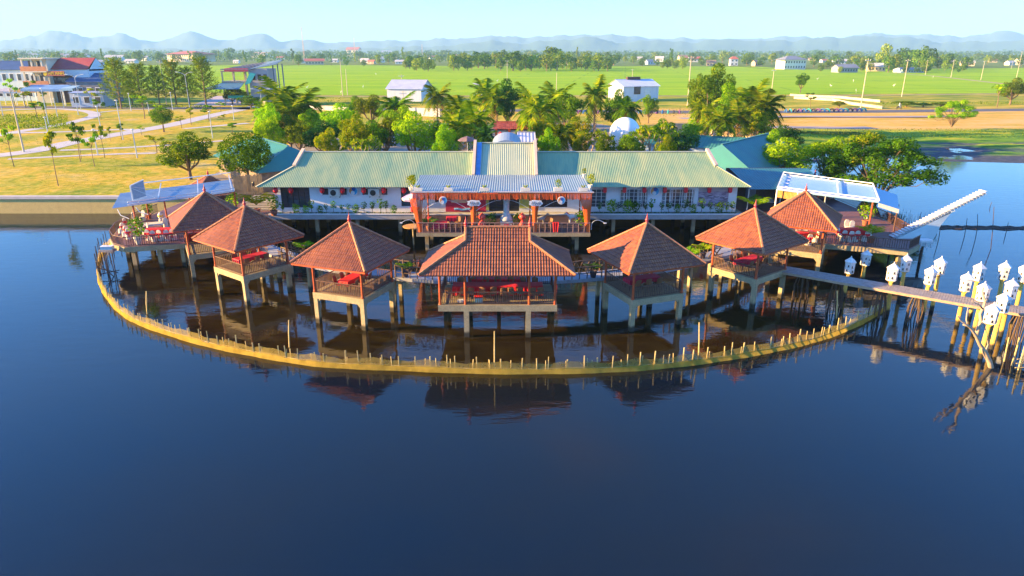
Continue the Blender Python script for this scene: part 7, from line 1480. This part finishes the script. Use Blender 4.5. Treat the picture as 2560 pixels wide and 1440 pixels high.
HL = [(480, 154, 92, 25, 1, 0, 'long two-storey cream school with a dark red hip roof, far left', 1, 2), (1975, 173, 58, 32, 0, 1, 'big white two-storey house with a dark hip roof at the field edge', 1, 2), (1833, 164, 19, 22, 0, 0, 'narrow white two-storey house with a bright red roof', 1, 2), (1777, 165, 21, 14, 3, 3, 'tan gabled hut left of the narrow red-roofed house', 0, 1), (1891, 165, 21, 14, 3, 3, 'tan gabled hut right of the narrow red-roofed house', 0, 1), (1706, 154, 21, 16, 1, 3, 'tan box house behind the tall yellow pole', 0, 1), (1731, 155, 34, 13, 0, 0, 'low red-roofed house behind the tall yellow pole', 0, 1), (1648, 154, 20, 13, 0, 2, 'grey-roofed house left of the tall yellow pole', 0, 1), (1625, 161, 22, 12, 2, 1, 'bluish barn left of the grey-roofed house', 0, 1),
      (2110, 181, 50, 20, 4, 1, 'large grey-blue barn at the edge of the right field', 0, 1), (2105, 160, 44, 12, 2, 2, 'pale long house behind the grey-blue barn', 0, 1), (2188, 178, 40, 20, 3, 2, 'pale house with a grey roof right of the barn', 0, 1), (2262, 160, 32, 16, 0, 2, 'pale-roofed house rising among the right grove', 0, 1), (2270, 181, 56, 12, 2, 1, 'long white wall house low among the right trees', 0, 1), (2374, 162, 22, 12, 1, 2, 'cream house left of the last trees on the right', 0, 1), (2417, 165, 28, 13, 1, 2, 'cream cottage right of the grove', 0, 1), (2524, 163, 20, 11, 0, 2, 'white gabled cottage near the right edge', 0, 1), (2550, 162, 22, 16, 1, 2, 'cream house cut by the right edge', 0, 1),
      (885, 141, 30, 22, 1, 0, 'pink flat-looking building beside the shorter mast', 0, 2), (897, 140, 14, 12, 0, 2, 'small white building right under the shorter mast', 0, 1), (787, 161, 44, 14, 1, 0, 'red-roofed cream house below the tall mast', 0, 1), (770, 158, 30, 10, 2, 1, 'grey roof house left of the red-roofed one under the mast', 0, 1), (913, 157, 20, 11, 0, 2, 'white gable between the masts and the centre', 0, 1), (930, 160, 18, 10, 3, 0, 'orange-roofed cottage left of the white cube house', 0, 1), (954, 156, 17, 14, 0, 2, 'white cube house at the edge of the left field', 0, 1), (1005, 160, 30, 10, 2, 2, 'long pale house right of the white cube house', 0, 1), (985, 152, 22, 9, 2, 2, 'pale roof peeping out behind the long pale house', 0, 1), (1082, 147, 20, 8, 0, 0, 'small red roof above the dark clump left of centre', 0, 1), (1320, 148, 24, 10, 0, 0, 'white house with a red roof between the central groves', 0, 1), (1240, 150, 20, 12, 3, 0, 'red house half hidden in the central grove', 0, 1), (1413, 164, 16, 14, 0, 2, 'white house glimpsed in the big central grove', 0, 1),
      (22, 151, 26, 9, 0, 1, 'white gable at the far left skyline', 0, 1), (58, 146, 24, 10, 0, 0, 'red-roofed house at the far left skyline', 0, 1), (80, 146, 32, 12, 0, 1, 'white gabled house with a grey roof, behind the blue roof', 0, 1), (108, 145, 34, 10, 2, 1, 'grey-roofed house behind the shop house, left', 0, 1), (140, 146, 36, 12, 0, 3, 'white gable right behind the shop house', 0, 1), (128, 142, 40, 9, 1, 2, 'long flat pale roof on the left skyline', 0, 1), (196, 152, 52, 17, 0, 1, 'big white gabled house right of the shop house', 0, 1), (222, 157, 34, 10, 0, 1, 'low white house in front of the big white gable', 0, 1), (248, 162, 26, 12, 2, 2, 'pale blue house between the shop and the school', 0, 1), (290, 152, 40, 14, 2, 2, 'broad grey-roofed house among the trees left of the school', 0, 1), (330, 158, 26, 10, 0, 2, 'white cottage halfway to the school', 0, 1), (365, 152, 22, 12, 0, 1, 'grey gable nearest the left of the school', 0, 1), (418, 150, 22, 9, 0, 2, 'pale house just left of the school', 0, 1), (528, 152, 18, 9, 0, 0, 'small house just right of the school', 0, 1), (592, 158, 14, 8, 0, 2, 'white speck of a house behind the unfinished building', 0, 1), (655, 143, 44, 12, 0, 3, 'long pale building on the skyline above the unfinished one', 0, 1),
      (967, 141, 22, 14, 0, 2, 'white building far behind, left of the faint mast', 0, 1), (1135, 143, 18, 7, 1, 0, 'tiny house on the skyline left of centre', 0, 1), (1600, 150, 16, 8, 0, 2, 'tiny white house right of the big central grove', 0, 1), (2030, 152, 18, 8, 1, 3, 'small house just right of the big white house', 0, 1), (2060, 156, 18, 8, 0, 0, 'second small house right of the big white house', 0, 1), (2340, 150, 16, 8, 0, 0, 'small red roof behind the right grove', 0, 1), (2480, 156, 18, 9, 1, 0, 'small cottage left of the white gabled cottage', 0, 1), (1540, 146, 18, 7, 0, 0, 'tiny red roof behind the big central grove', 0, 1), (700, 150, 20, 9, 0, 0, 'small roof right above the unfinished building frame', 0, 1), (836, 156, 18, 9, 0, 2, 'small white house between the two masts', 0, 1)]
for i, a in enumerate(HL): small_house(a[0], a[1], a[2], a[3], wms[a[4]], rms[a[5]], a[6], rot=((i * 37) % 50 - 25) / 60, hip=bool(a[7]), storeys=a[8])
LM = [(-200, 'left edge'), (58, 'red-roofed skyline house'), (196, 'big white gable'), (300, 'broad grey roof'), (480, 'cream school'), (655, 'unfinished building'), (761, 'tall mast'), (888, 'shorter mast'), (1056, 'faint mast'), (1130, 'central dark clump'), (1268, 'central field pole'), (1413, 'big central grove house'), (1560, 'white warehouse'), (1718, 'tall yellow pole'), (1833, 'narrow red-roofed house'), (1975, 'big white house'), (2110, 'grey-blue barn'), (2262, 'right grove house'), (2377, 'second track pole'), (2452, 'third track pole'), (2541, 'right edge pole')]
cnt = {}
def fartree(px, base, hpx, wpx, seed, light, adj, kind='far'):
    lm = [n for x, n in LM if x <= px][-1]; k = (adj, lm); i = cnt.get(k, 0); cnt[k] = i + 1
    b = at(px, base, GZ); dep = b.y * _c; key = ('F', kind, seed, light)
    if key not in TM: c, t = tree_mesh(kind, seed); n0 = len(c.f); c.add(t.v, t.f, 1); TM[key] = c.mesh('village_tree', [L_far2 if light else L_far, TRUNKM])
    o = link_mesh('village_tree', TM[key], None, b, (0, 0, (px * .7) % 6.28), (wpx / F * dep, wpx / F * dep, hpx / F * dep)); tag(o, '%s tree, %s to the right of the %s' % (adj, nth(i), lm), 'tree', 'trees of the village beyond the fields')
rg = random.Random(77)
for (x0, x1, b0, b1, h0, h1, n) in ((1008, 1082, 170, 179, 18, 34, 9), (1130, 1262, 168, 179, 24, 46, 14), (1276, 1400, 168, 180, 24, 54, 15), (1400, 1530, 168, 179, 18, 44, 14), (1640, 1706, 162, 176, 16, 32, 8), (2050, 2100, 166, 184, 16, 30, 6), (2150, 2320, 176, 186, 14, 28, 9), (2200, 2320, 166, 182, 28, 58, 15), (2320, 2420, 166, 182, 16, 40, 9), (2120, 2200, 166, 176, 20, 36, 7)):
    for i in range(n): x = x0 + (x1 - x0) * (i + rg.random()) / n; h = rg.uniform(h0, h1); fartree(x, rg.uniform(b0, b1), h, h * rg.uniform(.8, 1.25), 50 + rg.randrange(4), rg.random() < .45, 'near leafy')
for i in range(112):
    x = -60 + 2700 * (i + rg.random()) / 112
    if 1950 < x < 2000: continue
    h = rg.uniform(17, 32); thin = rg.random() < .25; fartree(x, rg.uniform(155, 167) if x > 600 else rg.uniform(150, 163), h * (1.25 if thin else 1), h * (rg.uniform(.5, .7) if thin else rg.uniform(.9, 1.5)), 50 + rg.randrange(4), rg.random() < .4, 'tall thin' if thin else 'round middle-distance', 'farthin' if thin else 'far')
for i in range(76):
    x = -60 + 2700 * (i + rg.random()) / 76; h = rg.uniform(12, 22); fartree(x, rg.uniform(144, 152), h, h * rg.uniform(1.1, 2.0), 50 + rg.randrange(4), rg.random() < .35, 'hazy far')
m = MB(); rg = random.Random(5)
for i in range(15000):
    x = rg.uniform(-200, 2760); by = rg.choice((140, 141.5, 143, 145.5, 149, 153)) + rg.uniform(-.4, .4); b = at(x, by, GZ); dep = b.y * _c; top = (7 + 5 * abs(math.sin(x * .05 + by)) + 3 * math.sin(x * .013) ** 2) / F * dep; s = rg.uniform(2, 3.6) / F * dep
    p = b + Vector((0, rg.uniform(-10, 10), rg.uniform(0, 1) ** .7 * top)); nn = Vector((rg.gauss(0, .5), -1, rg.gauss(0, .7) + .4)).normalized(); a = nn.cross(Vector((rg.gauss(0, 1), 0, 1))).normalized(); c = nn.cross(a)
    m.add([p - a * s, p - c * s * .6, p + a * s, p + c * s * .6], [(0, 1, 2, 3)])
tag(m.build('distant_woods', L_far), 'hazy band of far-off woods under the mountains', 'woods', kind='stuff')
# ---------------------------------------------------------------- small life: cow, motorbike, egrets, tyres
p = at(2131, 366, .9); quadruped('cow', (p.x, p.y, .8), R(250), 1.3, [pbr('cow_red', (.42, .16, .06), (.34, .12, .05), 2, .8)], 'reddish cow standing with its head down on the green behind the lakeside trees', 'cow', graze=True)
def motorbike():
    p = at(2247, 273, GZ); r = empty('motorbike', (p.x, p.y, GZ + .04), R(8), 'dark motorbike on the road with a rider in a pale blue top', 'motorbike'); 
    for x in (-.65, .65): m = MB(); m.tube([(x + .3 * math.cos(t * .524), 0, .3 + .3 * math.sin(t * .524)) for t in range(13)], .06, 6, 0, False); m.build('wheel', BLACKP, r)
    m = MB(); m.tube([(-.65, 0, .35), (-.3, 0, .6), (.3, 0, .5), (.65, 0, .35)], [.05, .16, .14, .05], 6); m.tube([(.45, 0, .5), (.6, 0, 1.0)], .07, 5); m.tube([(.55, -.3, 1.05), (.55, .3, 1.05)], .03, 5); m.build('body', pbr('bike_blue', (.05, .06, .16)), r); m = MB(); m.bb(-.7, .1, -.13, .13, .72, .82); m.build('seat', DARK, r)
    pr = empty('person', (p.x, p.y, GZ + .04), R(8), 'person in a pale blue top and white helmet riding the motorbike', 'person'); me = bpy.data.meshes.new('b')
    V = [(-.15, 0, .88), (-.1, 0, 1.15), (-.02, 0, 1.38), (0, 0, 1.5), (.02, 0, 1.64), (-.02, .18, 1.36), (.2, .24, 1.18), (.48, .26, 1.08), (-.02, -.18, 1.36), (.2, -.24, 1.18), (.48, -.26, 1.08), (.25, .14, .82), (.2, .15, .42), (.32, .15, .36), (.25, -.14, .82), (.2, -.15, .42), (.32, -.15, .36)]
    E = [(0, 1), (1, 2), (2, 3), (3, 4), (2, 5), (5, 6), (6, 7), (2, 8), (8, 9), (9, 10), (0, 11), (11, 12), (12, 13), (0, 14), (14, 15), (15, 16)]; RR = [.14, .14, .15, .06, .10, .06, .045, .04, .06, .045, .04, .09, .055, .05, .09, .055, .05]; me.from_pydata(V, E, []); o = bpy.data.objects.new('b', me); COL.objects.link(o); o.modifiers.new('s', 'SKIN')
    for i, sv in enumerate(me.skin_vertices[0].data): sv.radius = (RR[i],) * 2; sv.use_root = i == 0
    su = o.modifiers.new('u', 'SUBSURF'); su.levels = 1; su.render_levels = 1; dg = bpy.context.evaluated_depsgraph_get(); m2 = bpy.data.meshes.new_from_object(o.evaluated_get(dg)); bpy.data.objects.remove(o); m2.materials.clear(); m2.materials.append(pbr('rider_blue', (.35, .50, .66))); link_mesh('body', m2, pr); m = MB(); m.lathe([(.13, 1.6), (.14, 1.7), (.10, 1.79), (.01, 1.82)], .02, 0, 10); m.build('helmet', WHITE, pr)
motorbike()
def egret_mesh():
    m = MB(); m.tube([(-.35, 0, .55), (-.1, 0, .62), (.15, 0, .66), (.3, 0, .8), (.28, 0, 1.0), (.38, 0, 1.08), (.55, 0, 1.06)], [.03, .12, .11, .05, .035, .045, .01], 6); m.tube([(0, .05, .55), (0, .05, 0)], .012, 4); m.tube([(0, -.05, .55), (0, -.05, 0)], .012, 4); return m.mesh('egret', WHITE)
EG = egret_mesh()
for i, (x, y) in enumerate(((2043, 201), (2133, 206), (2077, 219), (2140, 232), (853, 236), (768, 223), (908, 221), (940, 188), (2332, 196), (2234, 218), (1243, 206), (312, 205))):
    o = link_mesh('egret', EG, None, at(x, y, GZ), (0, 0, i * 1.3), (1.5, 1.5, 1.5)); tag(o, 'white egret in the rice field, %s' % ['right of the lone tree', 'left of the stoutest pole', 'below the lone tree', 'at the near field edge by the pole', 'at the left field pole', 'near the left palms', 'right of the left pole', 'before the white cube house', 'on the track at the right', 'in the middle of the right field', 'by the pale path', 'behind the casuarinas'][i], 'egret', 'white egrets in the rice field')
def tyre_mesh(): m = MB(); m.tube([(.55 * math.cos(t * .35), 0, .55 * math.sin(t * .35)) for t in range(10)], .16, 6); return m
TY = [tyre_mesh().mesh('painted_tyre', pbr('tyre_' + n, c)) for n, c in (('blue', (.03, .16, .42)), ('teal', (.03, .38, .36)), ('black', (.04, .04, .05)), ('purple', (.18, .06, .22)))]
for i in range(34):
    px = 1415 + i * 12 if i < 8 else (1600 + (i - 8) * 14 if i < 16 else 1964 + (i - 16) * 11.5); b = at(px, 284 if px < 1800 else 281 - (px - 1960) * .01, GZ); o = link_mesh('painted_tyre', TY[i % 4], None, b, (0, 0, .1 * i), (1.3, 1.3, 1.5)); tag(o, '%s half-buried tyre, %s in the roadside row %s the right palms' % (('blue', 'teal', 'black', 'purple')[i % 4], nth(i if i < 16 else i - 16), 'left of' if i < 16 else 'right of'), 'tyre', 'painted tyres along the road')
o = None
build_haze()
